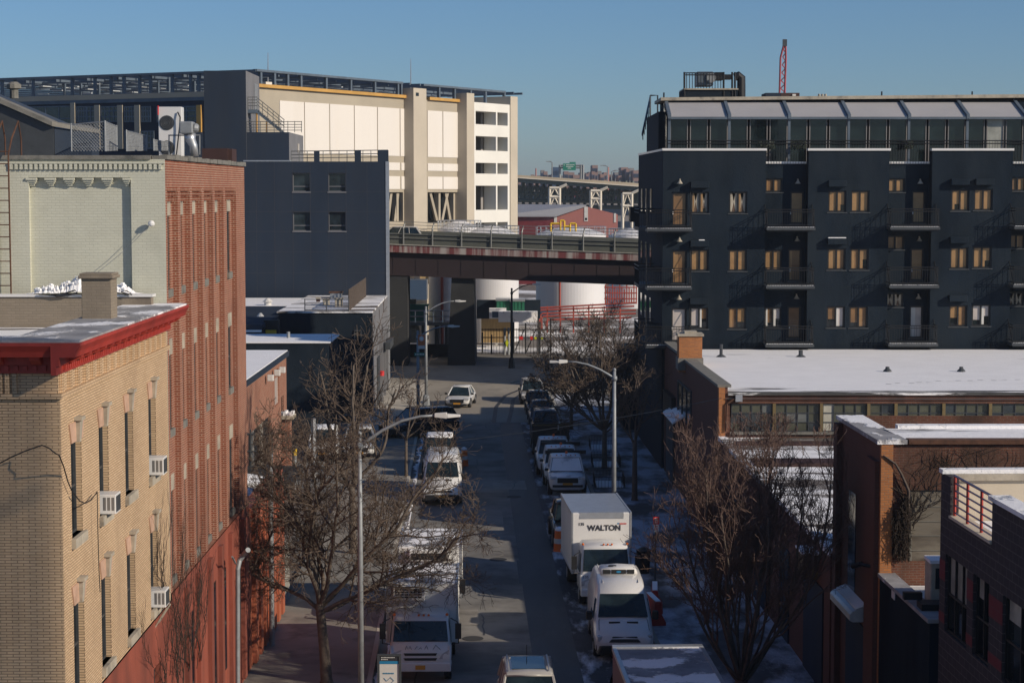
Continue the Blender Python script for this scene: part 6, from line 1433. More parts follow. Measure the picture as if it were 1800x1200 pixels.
# ------------------------------------------------------------------ vehicles (local: nose at y = 0, tail at +y)
def wheel(par, x, y, r, w, rimr=.62):
    k = MB(); k.cylx((x, y, r), r, w); o = k.build('wheel', M['tyre'], par, False, True)
    k = MB(); sx = 1 if x > 0 else -1; k.tube([(x + sx * (w / 2 - .03), y, r), (x + sx * (w / 2 + .012), y, r)], [r * rimr, r * rimr * .9], 14); k.build('rim', M['rim'], o, False); return o
def hull(w, zb, zs, zt): return [(0, zb), (w * .86, zb), (w * .97, zb + .1), (w, zs), (w * .985, zt - .09), (w * .90, zt), (0, zt + .025)]
def greenhouse(t, y0, y1, y2, y3, zb, zt, wb, wt, paint, roofmat=None, snow=False, bp=()):
    k = MB(); k.hexa([(-wb, y0, zb), (wb, y0, zb), (wb, y3, zb), (-wb, y3, zb), (-wt, y1, zt), (wt, y1, zt), (wt, y2, zt), (-wt, y2, zt)])
    k.build('side_window', M['carglass'], t, False)
    n = V((0, -(zt - zb), (y1 - y0))).normalized() * .012
    k = MB(); e = .07
    def wp(fx, f): return V((fx * ((wb - .05) + (wt - wb) * f), y0 + (y1 - y0) * f, zb + (zt - zb) * f)) + n
    k.quad(wp(-1, .06), wp(1, .06), wp(.98, .93), wp(-.98, .93)); k.build('windscreen', M['carglass'], t, False)
    r = .045
    for s in (-1, 1):
        segs = [((s * wb, y0, zb), (s * wt, y1, zt), r), ((s * wb, y3, zb), (s * wt, y2, zt), r * 1.3)]
        for f in bp: segs.append(((s * (wb + .005), y0 + (y3 - y0) * f, zb), (s * (wt + .005), y1 + (y2 - y1) * f, zt), r * .8))
        for a, c, q in segs: k = MB(); k.tube([a, c], q, 5); k.build('pillar', paint, t, False)
    k = MB(); k.loft([(y1 - .06, [(0, zt - .03), (wt * .95, zt - .03), (wt + .02, zt), (wt * .9, zt + .03), (0, zt + .045)]), (y1 + .3, [(0, zt - .03), (wt, zt - .03), (wt + .035, zt + .01), (wt * .92, zt + .07), (0, zt + .09)]), (y2 - .3, [(0, zt - .03), (wt, zt - .03), (wt + .035, zt + .01), (wt * .92, zt + .07), (0, zt + .09)]), (y2 + .08, [(0, zt - .03), (wt * .95, zt - .03), (wt + .02, zt), (wt * .9, zt + .03), (0, zt + .045)])])
    k.build('roof', M[roofmat] if roofmat else paint, t, False, True)
def face(t, w, zl, zg, paint, dark=True, lamp_w=.34):
    for s in (-1, 1):
        k = MB(); a, c = s * (w * .92), s * (w * .92 - lamp_w); x0, x1 = min(a, c), max(a, c)
        k.hexa([(x0, .0 + .02, zl - .07), (x1, .0 + .02, zl - .07), (x1, .25, zl - .07), (x0, .25, zl - .07), (x0, .04, zl + .07), (x1, .04, zl + .07), (x1, .3, zl + .07), (x0, .3, zl + .07)]); k.build('headlight', M['lamp'], t, False, bevel=.02)
    k = MB(); k.box(-w * .55, -.03, zg - .14, w * .55, .1, zg + .12); k.build('grille', M['blackplastic'], t, False, bevel=.02)
    k = MB(); k.box(-w * .8, -.035, zg - .36, w * .8, .1, zg - .24); k.build('air_dam', M['blackplastic'], t, False, bevel=.02)
    k = MB(); k.box(-.26, -.06, zg - .24, .26, -.035, zg - .13); k.build('licence_plate', M['plate'], t, False)
def mirrors(t, x, y, z, s=.1, m='blackplastic', h=.14):
    for sg in (-1, 1):
        k = MB(); k.box(min(sg * x, sg * (x + .2)), y, z, max(sg * x, sg * (x + .2)), y + s, z + h); k.build('mirror', M[m], t, False, bevel=.03)
def car(name, label, cat, x, y, rz, paint, kind='suv', roof=None, L=4.5, W=1.84, Ht=1.68, group=None, hood=None):
    t = thing(name, label, cat, (x, y, 0), rz, group); p = M[paint]; w = W / 2
    zb = .24 if kind == 'sedan' else .32; zh = Ht * .56 if kind != 'pickup' else 1.12; zl = Ht * .40 if kind != 'pickup' else .92
    yh = L * .26; belt = zh + .06
    k = MB(); k.loft([(0, hull(w * .80, zb + .12, zl - .05, zl + .04)), (.10, hull(w * .93, zb + .04, zl, zl + .12)), (.45, hull(w * .985, zb, zl + .05, zh - .12)), (yh, hull(w, zb, zl + .1, zh)), (yh + .5, hull(w, zb, zl + .12, belt)), (L * .82, hull(w, zb, zl + .14, belt + .02)), (L - .18, hull(w * .97, zb + .05, zl + .14, belt - (.02 if kind != 'sedan' else .05))), (L, hull(w * .86, zb + .15, zl + .1, belt - .16))])
    k.build('body', p, t, False, True, sub=1)
    if hood:
        k = MB(); k.loft([(.3, [(0, zh - .10), (w * .8, zh - .14), (w * .78, zh - .09), (0, zh - .05)]), (yh - .05, [(0, zh), (w * .86, zh - .04), (w * .84, zh + .03), (0, zh + .06)])]); k.build('snow_cover', M[hood], t, False, True)
    if kind == 'suv': greenhouse(t, yh - .05, yh + .72, L - .55, L - .12, belt - .02, Ht - .07, w * .90, w * .74, p, roof, bp=(.38, .7))
    elif kind == 'sedan': greenhouse(t, yh - .02, yh + .85, L - 1.35, L - .62, belt - .02, Ht - .06, w * .88, w * .66, p, roof, bp=(.5,))
    else:
        greenhouse(t, yh, yh + .55, yh + 1.85, yh + 2.0, belt - .02, Ht - .07, w * .9, w * .76, p, roof, bp=(.5,))
        k = MB(); k.box(-w * .8, yh + 2.1, belt - .25, w * .8, L - .15, belt + .045); k.build('bed', M['dirty'], t, False)
    face(t, w, zl + .08, zl - .02, p)
    mirrors(t, w * .96, yh + .1, belt + .02)
    r = .33 if kind == 'sedan' else .37
    for yy in (L * .19, L * .80):
        for s in (-1, 1): wheel(t, s * (w - .10), yy, r, .24)
        for s in (-1, 1):
            k = MB(); k.tube([(s * (w + .006), yy + math.cos(a) * (r + .06), r + math.sin(a) * (r + .06)) for a in [i * math.pi / 8 for i in range(9)]], .03, 4); k.build('wheel_arch', M['blackplastic'], t, False)
    return t
def van(name, label, x, y, rz, L=5.7, unit=False, paint='carwhite'):
    t = thing(name, label, 'van', (x, y, 0), rz); w = 1.02; t.scale = (1, 1, .88)
    def sec(w, zb, zs, zt, wt): return [(0, zb), (w * .9, zb), (w * .98, zb + .12), (w, zs), (w * .985, zs + (zt - zs) * .45), (wt, zt - .12), (wt * .9, zt), (0, zt + .04)]
    k = MB(); k.loft([(0, sec(w * .78, .34, .7, .92, w * .70)), (.12, sec(w * .92, .3, .78, 1.05, w * .82)), (.5, sec(w * .99, .28, .85, 1.24, w * .9)), (.98, sec(w, .28, .95, 1.42, w * .9)), (1.05, sec(w, .28, 1.0, 1.5, w * .9)), (1.75, sec(w, .28, 1.1, 2.27, w * .80)), (2.25, sec(w, .28, 1.15, 2.56, w * .80)), (3.0, sec(w, .28, 1.15, 2.64, w * .82)), (L - .3, sec(w, .28, 1.15, 2.64, w * .82)), (L, sec(w * .98, .32, 1.15, 2.56, w * .80))])
    k.build('body', M[paint], t, False, True)
    n = V((0, -.75, .68)).normalized() * .075
    def wp(x_, y_, z_): return V((x_, y_, z_)) + n
    k = MB(); k.hexa([wp(-.86, 1.06, 1.49), wp(.86, 1.06, 1.49), wp(.86, 1.09, 1.46), wp(-.86, 1.09, 1.46), wp(-.76, 1.74, 2.24), wp(.76, 1.74, 2.24), wp(.76, 1.77, 2.21), wp(-.76, 1.77, 2.21)]); k.build('windscreen', M['carglass'], t, False, bevel=.008)
    k = MB()
    for s in (-1, 1): k.box(min(s * .12, s * .5), .72, 1.345, max(s * .12, s * .5), .80, 1.40)
    k.build('bonnet_vent', M['blackplastic'], t, False)
    for s in (-1, 1):
        k = MB(); k.hexa([(s * w - .02, 1.35, 1.42), (s * w, 1.35, 1.42), (s * w, 2.55, 1.42), (s * w - .02, 2.55, 1.42), (s * w * .885 - .01, 1.85, 2.05), (s * w * .885 + .01, 1.85, 2.05), (s * w * .885 + .01, 2.5, 2.05), (s * w * .885 - .01, 2.5, 2.05)]); k.build('side_window', M['carglass'], t, False)
        k = MB(); x0, x1 = sorted((s * .52, s * .93)); k.hexa([(x0, .03, .80), (x1, .12, .80), (x1, .5, .80), (x0, .3, .80), (x0, .06, 1.0), (x1, .16, 1.05), (x1, .55, 1.05), (x0, .3, 1.0)]); k.build('headlight', M['lamp'], t, False, bevel=.03)
        k = MB(); x0, x1 = sorted((s * 1.04, s * 1.26)); k.box(x0, 1.35, 1.32, x1, 1.5, 1.68); k.build('mirror', M['blackplastic'], t, False, bevel=.05)
        for yy in (1.0, L - 1.25): wheel(t, s * .90, yy, .36, .25)
        k = MB(); k.box(min(s * 1.015, s * 1.035), 2.8, .62, max(s * 1.015, s * 1.035), L - .4, .74); k.build('side_moulding', M['blackplastic'], t, False)
        k = MB(); k.tube([(s * .62, 2.3, 2.60), (s * .66, L - .2, 2.66)], .02, 4); k.build('roof_seam', M[paint], t, False)
    k = MB(); k.hexa([(-.55, -.03, .78), (.55, -.03, .78), (.55, .1, .78), (-.55, .1, .78), (-.42, .02, 1.0), (.42, .02, 1.0), (.42, .2, 1.0), (-.42, .2, 1.0)]); k.build('grille', M['blackplastic'], t, False, bevel=.03)
    k = MB(); k.hexa([(-.95, -.03, .3), (.95, -.03, .3), (.98, .35, .3), (-.98, .35, .3), (-.8, -.045, .66), (.8, -.045, .66), (.99, .3, .66), (-.99, .3, .66)]); k.build('bumper', M['blackplastic'], t, False, bevel=.05)
    for s in (-1, 1):
        k = MB(); k.tube([(s * .86, .36, 1.17), (s * .84, .9, 1.40), (s * .82, 1.02, 1.45)], .010, 4); k.build('bonnet_seam', M['blackplastic'], t, False)
        for yy in (1.45, 2.6, 4.1): k = MB(); k.tube([(s * 1.022, yy, .45), (s * 1.022, yy, 1.1), (s * .99, yy, 1.75)], .009, 4); k.build('door_seam', M['blackplastic'], t, False)
        k = MB(); k.tube([(s * .1, 1.02, 1.46), (s * .55, 1.2, 1.62)], .012, 4); k.build('wiper', M['blackplastic'], t, False)
    k = MB(); k.box(-.17, -.07, .5, .17, -.046, .62); k.build('licence_plate', M['plate'], t, False)
    k = MB(); k.box(-.05, 1.50, 1.92, .05, 1.56, 2.0); k.build('sensor_pod', M['offwhite'], t, False)
    if unit:
        k = MB(); k.loft([(3.4, [(0, 2.66), (.60, 2.66), (.62, 2.72), (.58, 2.86), (0, 2.9)]), (3.45, [(0, 2.66), (.66, 2.66), (.68, 2.72), (.62, 2.9), (0, 2.94)]), (4.3, [(0, 2.66), (.66, 2.66), (.68, 2.72), (.6, 2.88), (0, 2.92)]), (4.5, [(0, 2.66), (.5, 2.66), (.5, 2.72), (.4, 2.76), (0, 2.78)])]); u = k.build('roof_unit', M['white'], t, False, True)
        for a, c in ((-.56, -.30), (-.26, .26), (.30, .56)):
            k = MB(); k.box(a, 3.37, 2.70, c, 3.41, 2.87); x = k.build('grille', M['blackplastic'], u, False); 
        k = MB(); k.tube([(0, 3.355, 2.785), (0, 3.37, 2.785)], .045, 14); 
        for i, v_ in enumerate(k.v): k.v[i] = V((v_.x * 1.9, v_.y, v_.z))
        k.build('emblem', M['skyblue'], u, False)
        k = MB(); k.lathe([(.16, 2.90), (.14, 2.96), (.02, 2.97)], (-.2, 3.8, 0), 14); k.build('fan', M['darkmetal'], u, False)
    return t
def box_truck(name, label, x, y, rz, bw=2.4, bl=5.0, bz0=.95, bz1=3.35, roofmat='alum', front=True, reefer=None, cabz=2.3):
    t = thing(name, label, 'truck', (x, y, 0), rz); cw = 1.0
    def sec(w, zb, zt, wt): return [(0, zb), (w * .94, zb), (w, zb + .1), (w, 1.25), (wt, zt - .1), (wt * .9, zt), (0, zt + .03)]
    k = MB(); k.loft([(0, sec(cw * .94, .55, .98, cw * .9)), (.06, sec(cw, .5, 1.28, cw * .95)), (.16, sec(cw, .5, 1.36, cw * .94)), (.42, sec(cw, .5, cabz - .05, cw * .90)), (.7, sec(cw, .5, cabz + .03, cw * .9)), (1.55, sec(cw, .5, cabz + .05, cw * .9)), (1.65, sec(cw * .98, .5, cabz, cw * .88))]); k.build('cab', M['carwhite'], t, False, True)
    n = V((0, -.95, .3)).normalized() * .05
    def wp(x_, y_, z_): return V((x_, y_, z_)) + n
    k = MB(); k.hexa([wp(-.90, .165, 1.36), wp(.90, .165, 1.36), wp(.9, .2, 1.36), wp(-.9, .2, 1.36), wp(-.84, .40, cabz - .14), wp(.84, .40, cabz - .14), wp(.84, .44, cabz - .14), wp(-.84, .44, cabz - .14)]); k.build('windscreen', M['carglass'], t, False, bevel=.01)
    k = MB(); k.tube([(-.5, .10, 1.40), (-.1, .15, 1.42)], .015, 4); k.tube([(.2, .10, 1.40), (.6, .15, 1.42)], .015, 4); k.build('wiper', M['blackplastic'], t, False)
    for s in (-1, 1):
        x0, x1 = sorted((s * 1.0, s * 1.012)); k = MB(); k.hexa([(x0, .3, 1.3), (x1, .3, 1.3), (x1, 1.3, 1.3), (x0, 1.3, 1.3), (x0 - s * .07, .5, 2.0), (x1 - s * .07, .5, 2.0), (x1 - s * .07, 1.3, 2.0), (x0 - s * .07, 1.3, 2.0)]); k.build('side_window', M['carglass'], t, False)
        x0, x1 = sorted((s * .60, s * .97)); k = MB(); k.hexa([(x0, -.01, .82), (x1, .02, .82), (x1, .3, .82), (x0, .3, .82), (x0 + (.1 if s > 0 else 0), -.01, 1.0), (x1, .02, 1.14), (x1, .3, 1.14), (x0, .3, 1.0)]); k.build('headlight', M['lamp'], t, False, bevel=.02)
        k = MB(); k.tube([(s * .98, .35, 2.1), (s * 1.22, .2, 2.0), (s * 1.24, .2, 1.3), (s * 1.0, .3, 1.25)], .02, 5); k.box(*(sorted((s * 1.13, s * 1.33))[0], .16, 1.45), *(sorted((s * 1.13, s * 1.33))[1], .26, 1.95)); k.build('mirror', M['blackplastic'], t, False)
        k = MB(); k.lathe([(.05, 0), (.05, .05), (.02, .08)], (s * .86, .55, cabz + .02), 8); k.build('marker_lamp', M['amber'], t, False)
        wheel(t, s * .88, .75, .39, .24); wheel(t, s * .86, 1.7 + bl * .68, .39, .42)
    for x_ in (-.16, 0, .16):
        k = MB(); k.lathe([(.04, 0), (.04, .04), (.02, .06)], (x_ + .1, .5, cabz + .02), 8); k.build('marker_lamp', M['amber'], t, False)
    k = MB(); 
    for z in (.82, .98): k.hexa([(-.5, -.02, z - .04), (.5, -.02, z - .04), (.5, .1, z - .04), (-.5, .1, z - .04), (-.55, -.015, z + .04), (.55, -.015, z + .04), (.55, .1, z + .04), (-.55, .1, z + .04)])
    k.build('grille', M['blackplastic'], t, False)
    k = MB(); k.box(-1.0, -.08, .42, 1.0, .2, .72); k.build('bumper', M['carwhite'], t, False, bevel=.04)
    k = MB(); k.box(-.16, -.1, .50, .16, -.081, .64); k.build('licence_plate', M['plate'], t, False)
    k = MB(); k.box(-.45, 1.0, .5, .45, 1.7 + bl, .9); k.build('chassis', M['dirty'], t, False)
    y0, y1, w = 1.78, 1.78 + bl, bw / 2
    k = MB(); k.box(-w, y0, bz0, w, y1, bz1); cg = k.build('cargo_box', M['white'], t, False, bevel=.03)
    k = MB(); k.box(-w + .06, y0 + .12, bz1, w - .06, y1 - .05, bz1 + .012); x = k.build('roof', M[roofmat], cg, False)
    for s in (-1, 1):
        k = MB(); x0, x1 = sorted((s * (w - .05), s * (w + .02))); k.box(x0, y0 - .015, bz1 - .10, x1, y1 + .01, bz1 + .025); k.box(x0, y0 - .02, bz0, x1, y0 + .12, bz1 - .10)
        k.box(x0, y0 + .12, bz0, x1, y1, bz0 + .09); k.build('trim', M['alum'], cg, False)
    k = MB(); n_ = int(bl / .42)
    for s in (-1, 1):
        for i in range(n_): x0, x1 = sorted((s * w, s * (w + .006))); k.box(x0, y0 + .3 + i * .42, bz0 + .1, x1, y0 + .33 + i * .42, bz1 - .12)
    k.build('side_rib', M['offwhite'], cg, False)
    if front:
        k = MB(); k.hexa([(-w + .3, y0 - .02, bz1 - .22), (w - .3, y0 - .02, bz1 - .22), (w - .3, y0 + .05, bz1 - .22), (-w + .3, y0 + .05, bz1 - .22), (-w + .3, y0 + .0, bz1 + .02), (w - .3, y0 + .0, bz1 + .02), (w - .3, y0 + .08, bz1 + .03), (-w + .3, y0 + .08, bz1 + .03)]); k.build('front_rail', M['alum'], cg, False)
    if reefer:
        rx0, rx1, rz0, rz1, dk_ = reefer; k = MB(); k.box(rx0, y0 - .28, rz0, rx1, y0 - .002, rz1); u = k.build('reefer_unit', M['white'], cg, False, bevel=.03)
        k = MB()
        if dk_: k.box(rx0 + .08, y0 - .30, rz0 + .06, rx1 - .08, y0 - .281, rz1 - .12)
        else:
            for i in range(4):
                for j in range(6): k.box(rx0 + .08 + j * (rx1 - rx0 - .16) / 6, y0 - .295, rz0 + .1 + i * .085, rx0 + .06 + (j + 1) * (rx1 - rx0 - .16) / 6, y0 - .281, rz0 + .155 + i * .085)
        k.build('grille', M['blackplastic'], u, False)
    return t
VR = lambda deg: rad(deg)
# right hand row, far to near
p = gr(937, 712); car('parked_car', 'silver parked car catching a sun glint, farthest along the right kerb', 'car', p.x, p.y, VR(1.5), 'carsilver', 'suv', L=4.6, W=1.85, Ht=1.72)
p = gr(948, 731); car('parked_car', 'black parked car directly in front of the silver one', 'car', p.x, p.y, VR(1.5), 'carblack', 'suv', L=4.5, Ht=1.55)
p = gr(954, 748); car('parked_car', 'pale grey parked sedan between the black and blue grey cars', 'car', p.x, p.y, VR(1.5), 'cargrey', 'sedan', L=4.6, Ht=1.48)
p = gr(961, 771); car('parked_car', 'blue grey parked car tucked behind the dark skip truck', 'car', p.x, p.y, VR(1.5), 'carblue', 'suv', L=4.6, Ht=1.62)
# dark truck body with a yellow stripe
p = gr(968, 800); t = thing('flatbed_truck', 'dark flatbed truck with a yellow stripe across its high black front rack', 'truck', (p.x, p.y, 0), VR(1.5))
k = MB(); k.box(-1.12, 0, .85, 1.12, .12, 1.95); k.box(-1.12, .12, .85, -1.04, 4.4, 1.55); k.box(1.04, .12, .85, 1.12, 4.4, 1.55); k.box(-1.12, .12, .85, 1.12, 4.4, .98); k.build('rack', M['dirty'], t, False)
k = MB(); k.box(-1.12, -.02, 1.80, 1.12, -.002, 1.88); k.build('stripe', M['mullion'], t, False)
k = MB(); k.box(-.95, .1, .35, .95, 4.2, .84); k.build('chassis', M['blackplastic'], t, False)
k = MB(); k.box(.42, -.03, 1.55, .50, -.005, 1.85); k.build('marker', M['offwhite'], t, False)
for s in (-1, 1):
    wheel(t, s * .95, .55, .42, .3); wheel(t, s * .95, 3.5, .42, .3)
def pk(u, v, lab, bar):
    p = gr(u, v); t = car('pickup_truck', lab, 'pickup', p.x, p.y, VR(1.2), 'carwhite', 'pickup', roof='vsnow2', L=5.0, W=1.98, Ht=1.95, hood='vsnow2')
    for x in (-.5, -.25, 0, .25, .5):
        k = MB(); k.lathe([(.04, 0), (.03, .04)], (x, 1.95, 1.95), 6); k.build('marker_lamp', M['amber'], t, False)
    k = MB(); k.lathe([(.07, 0), (.07, .1), (.03, .14)], (.05, 2.6, 1.97), 8); k.build('beacon', M['orange'], t, False)
    if not bar or v > 870:
        for w_ in KIDS(t):
            if w_.name.startswith('windscreen') and v > 870: w_.data.materials[0] = M['vsnow2']; w_['label'] = 'snow covered windscreen'
    if bar: k = MB(); k.box(-1.05, 3.4, 1.82, 1.15, 3.55, 2.02); k.build('rack_bar', M['blackmetal'], t, False)
    return t
pk(975, 838, 'snow topped white pickup parked farthest back of the three', False); pk(988, 856, 'middle of the three snow topped white pickups, dark rack bar behind its cab', True)
pk(998, 874, 'nearest snow topped white pickup with a broad black grille', True)
p = gr(1013, 968); car('pickup_truck', 'dark pickup almost hidden behind the white box truck', 'pickup', p.x, p.y, VR(2), 'carblack', 'pickup', L=5.4, W=2.0, Ht=1.9)
# box truck with lettering
p = at(1066, 1050, 73.6); wt = box_truck('box_truck', 'white box truck with WALTON lettering above its cab', p.x, 73.6, VR(3.6), bw=2.34, bl=4.9, bz1=3.36, roofmat='alum')
text('WALTON', .30, (.10, 1.765, 2.76), (rad(90), 0, 0), M['text'], wt, bold=.008)
text('135', .16, (-.80, 1.765, 2.92), (rad(90), 0, 0), M['text'], wt)
text('135', .15, (-.80, .035, 1.16), (rad(82), 0, 0), M['text'], wt)
k = MB(); k.box(.70, 1.768, 2.93, .98, 1.778, 2.95); k.box(.70, 1.768, 2.90, .98, 1.778, 2.915); k.build('flag_decal', M['signred'], wt, False)
k = MB(); k.box(.62, 1.768, 2.91, .72, 1.779, 2.955); k.build('flag_decal', M['skyblue'], wt, False)
p = at(1096, 1150, 65.6); van('cargo_van', 'white cargo van with a roof air conditioning unit parked in front of the box truck', p.x, 64.8, VR(.6), L=5.5, unit=True)
p = at(1103, 1190, 57.4); car('parked_car', 'dark parked car squeezed between the white van and the red and grey truck', 'car', 3.95, 53.6, VR(1.0), 'carblack', 'suv', L=4.6, W=1.9, Ht=1.75)
# near truck: only its roof shows
t = thing('box_truck', 'grey roofed box truck with maroon sides and a snow patch on its roof', 'truck', (4.35, 45.2, 0), VR(2.3))
k = MB(); k.box(-1.24, 0, .9, 1.24, 7.8, 3.38); cg = k.build('cargo_box', M['maroon'], t, False, bevel=.04)
k = MB(); k.box(-1.16, .1, 3.38, 1.16, 7.55, 3.395); k.build('roof', M['vsnow'], cg, False)
k = MB(); k.box(-1.26, 7.55, 3.25, 1.26, 7.82, 3.42); k.box(-1.27, .0, 3.28, -1.16, 7.55, 3.41); k.box(1.16, 0, 3.28, 1.27, 7.55, 3.41); k.build('trim', M['alum'], cg, False)
k = MB(); k.box(-1.255, .4, 1.3, -1.241, 7.4, 1.9); k.build('side_band', M['offwhite'], cg, False)
k = MB(); k.loft([(-2.0, hull(.98, .5, 1.2, 2.1)), (-1.6, hull(1.0, .5, 1.2, 2.3)), (-.1, hull(1.0, .5, 1.2, 2.35))]); k.build('cab', M['maroon'], t, False, True)
for s in (-1, 1): wheel(t, s * .9, -1.2, .4, .25); wheel(t, s * .9, 5.6, .4, .4)
# car driving towards the viewer in the lane
t = car('moving_car', 'silver car with a glass roof and roof rails driving up the lane', 'car', .55, 54.6, VR(1.4), 'carsilver', 'suv', L=4.75, W=1.9, Ht=1.72)
k = MB(); k.box(-.50, 2.35, 1.742, .50, 3.9, 1.752); k.build('glass_roof', M['glassblue'], t, False)
k = MB()
for s in (-1, 1): k.tube([(s * .60, 2.15, 1.72), (s * .61, 2.35, 1.79), (s * .61, 3.9, 1.79), (s * .60, 4.1, 1.73)], .025, 5)
k.build('roof_rail', M['alum'], t, False); k = MB(); k.tube([(0, 4.05, 1.74), (0, 4.12, 2.05)], .01, 4); k.build('antenna', M['blackplastic'], t, False)
# left side
p = gr(803, 718); car('moving_car', 'white sedan crossing the sunlit apron at the far end of the street', 'car', p.x, p.y, VR(-6), 'carwhite', 'sedan', L=4.7, W=1.85, Ht=1.46)
p = at(777, 852, 97.5); van('cargo_van', 'white van parked on the left kerb behind bare branches', p.x, 97.5, VR(1.5), L=5.6)
p = at(775, 800, 107.5); car('parked_car', 'dark square car with a snowy roof parked behind the left kerb van', 'car', p.x - .1, 107.6, VR(1.5), 'carblack', 'suv', roof='vsnow2', L=4.7, W=1.95, Ht=2.05)
box_truck('box_truck', 'white refrigerated truck with a slatted vent and graffiti on its nose, nearest at left', -2.98, 61.9, VR(.8), bw=2.36, bl=3.5, bz1=2.95, roofmat='vsnow', front=False, reefer=(-.95, .1, 2.42, 2.92, False), cabz=2.12)
nt_ = bpy.data.objects.get('box_truck.002'); 
k = MB()
for j, pts in enumerate(([(-.5, 1.10), (-.45, 1.26), (-.38, 1.10), (-.34, 1.25), (-.28, 1.12)], [(-.2, 1.12), (-.1, 1.25), (-.12, 1.1), (.02, 1.2), (.05, 1.12)], [(.12, 1.1), (.2, 1.27), (.26, 1.1)], [(.38, 1.08), (.5, 1.28), (.66, 1.12)], [(-.3, 1.05), (.2, 1.05)])):
    k.tube([(x, .035 - (z - 1.1) * .06 + .0, z) for x, z in pts], .010, 4)
k.build('graffiti', M['text'], [o for o in C.collection.objects if o.get('label', '').startswith('white refrigerated truck with a slatted')][0], False)
box_truck('box_truck', 'white refrigerated truck with a black roof vent parked behind another white truck', -3.02, 69.0, VR(.9), bw=2.36, bl=3.9, bz1=2.86, roofmat='vsnow', front=False, reefer=(-.75, .72, 2.38, 2.80, True), cabz=2.1)
p = gr(568, 812); car('parked_car', 'white pickup shaped car in the lot behind the branches, left one', 'car', p.x, p.y, VR(4), 'carwhite', 'suv', roof='vsnow2', L=4.6, W=1.9, Ht=1.8)
p = gr(631, 810); car('parked_car', 'white parked car in the lot beside the leaning street lamp arm', 'car', p.x, p.y, VR(3), 'carwhite', 'suv', L=4.7, W=1.95, Ht=1.75)
p = gr(672, 776); car('parked_car', 'large dark blue parked car at the edge of the sunlit apron', 'car', p.x, p.y + 1, VR(-60), 'carblack', 'suv', L=5.2, W=2.0, Ht=1.95)
t = car('highway_car', 'pale car driving on the elevated highway behind the railing', 'car', at(742, 405, 181).x, 181, VR(90), 'carsilver', 'suv', L=4.7, W=1.9, Ht=1.75); t.location.x -= 4.7; t.location.z = at(715, 398, 181).z - 1.75; t.rotation_euler.z = VR(-90) + 0
t.location.x += 0
def footprints(z):
    rn = random.Random(6); b = MB(); x, y = 17.0, JN + 4.0
    for i in range(46):
        x += .55 + rn.gauss(0, .06); y += .16 + rn.gauss(0, .1); s_ = .12 if i % 2 else -.12
        b.quad((x - .13, y + s_ - .05, z), (x + .13, y + s_ - .05, z), (x + .13, y + s_ + .05, z), (x - .13, y + s_ + .05, z))
        if x > 29: break
    return b
o = footprints(JZ + .012).build('footprints', M['vsnow'], None); tag(o, 'faint line of footprints across the snow covered workshop roof', 'footprints', kind='stuff')
for u, v, lab in ((1560, 645, 'small dark roof drain in the middle of the snow roof'), (1690, 632, 'small dark roof drain toward the right of the snow roof')):
    p_ = at(u, v, 96); b = MB(); b.lathe([(.22, 0), (.2, .06), (.1, .16), (.1, .24), (.02, .25)], (p_.x, 96, JZ + .01), 10); one(b, 'roof_drain', M['darkmetal'], lab, 'drain')
# ------------------------------------------------------------------ street furniture
def cobra(name, label, base, ztop, arm, rise=.55, r=.095, headL=.75, m='steel', boxb=False, group=None):
    o = thing(name, label, 'street lamp', base, 0, group); b = V(base); dx = arm
    k = MB(); k.tube([b, b + V((0, 0, ztop * .55)), b + V((0, 0, ztop))], [r * 1.15, r, r * .72], 10); k.lathe([(r * .9, 0), (r * .7, .08), (.01, .12)], b + V((0, 0, ztop)), 8); k.build('pole', M[m], o, smooth=True)
    z = ztop - .35; sg = 1 if dx > 0 else -1
    pts = [b + V((dx * f, 0, z + rise * g)) for f, g in ((0, 0), (.12, .22), (.3, .52), (.55, .82), (.8, .97), (1, 1))]
    k = MB(); k.tube(pts, [.06, .055, .05, .045, .04, .035], 8); k.lathe([(.12, -.1), (.13, 0), (.12, .1)], b + V((0, 0, z)), 8); k.build('arm', M[m], o, smooth=True)
    e = pts[-1]; k = MB(); L = headL * sg
    k.hexa([e + V((-.05 * sg, -.10, -.05)), e + V((L * .45, -.15, -.09)), e + V((L * .45, .15, -.09)), e + V((-.05 * sg, .10, -.05)), e + V((-.05 * sg, -.07, .07)), e + V((L * .45, -.12, .09)), e + V((L * .45, .12, .09)), e + V((-.05 * sg, .07, .07))]) if sg > 0 else k.hexa([e + V((L * .45, -.15, -.09)), e + V((.05, -.10, -.05)), e + V((.05, .10, -.05)), e + V((L * .45, .15, -.09)), e + V((L * .45, -.12, .09)), e + V((.05, -.07, .07)), e + V((.05, .07, .07)), e + V((L * .45, .12, .09))])
    q0, q1 = (L * .45, L) if sg > 0 else (L, L * .45); w0, w1 = (.16, .08) if sg > 0 else (.08, .16)
    k.hexa([e + V((q0, -w0, -.07)), e + V((q1, -w1, -.04)), e + V((q1, w1, -.04)), e + V((q0, w0, -.07)), e + V((q0, -w0 * .8, .05)), e + V((q1, -w1 * .8, .03)), e + V((q1, w1 * .8, .03)), e + V((q0, w0 * .8, .05))])
    k.build('lamp_head', M['offwhite'], o, bevel=.02)
    if boxb: k = MB(); k.lathe([(.34, 0), (.30, .1), (.22, .9), (.12, 1.0)], b, 6); k.build('base', M[m], o)
    return o
p = at(632, 764, 59.0); cobra('street_lamp', 'tall near street lamp on the left pavement with its arm over the branches', (p.x, 59.0, 0), p.z, 2.35, .95, .085)
p = at(1080, 651, 86.0); cobra('street_lamp', 'grey street lamp on the right pavement with its arm reaching left over the road', (p.x, 86.0, 0), p.z, -2.15, .75, .10)
p = at(734.5, 584, 126); l1 = cobra('street_lamp', 'grey street lamp carrying an orange banner and a green street sign', (p.x, 126, 0), p.z, 2.0, .75, .11)
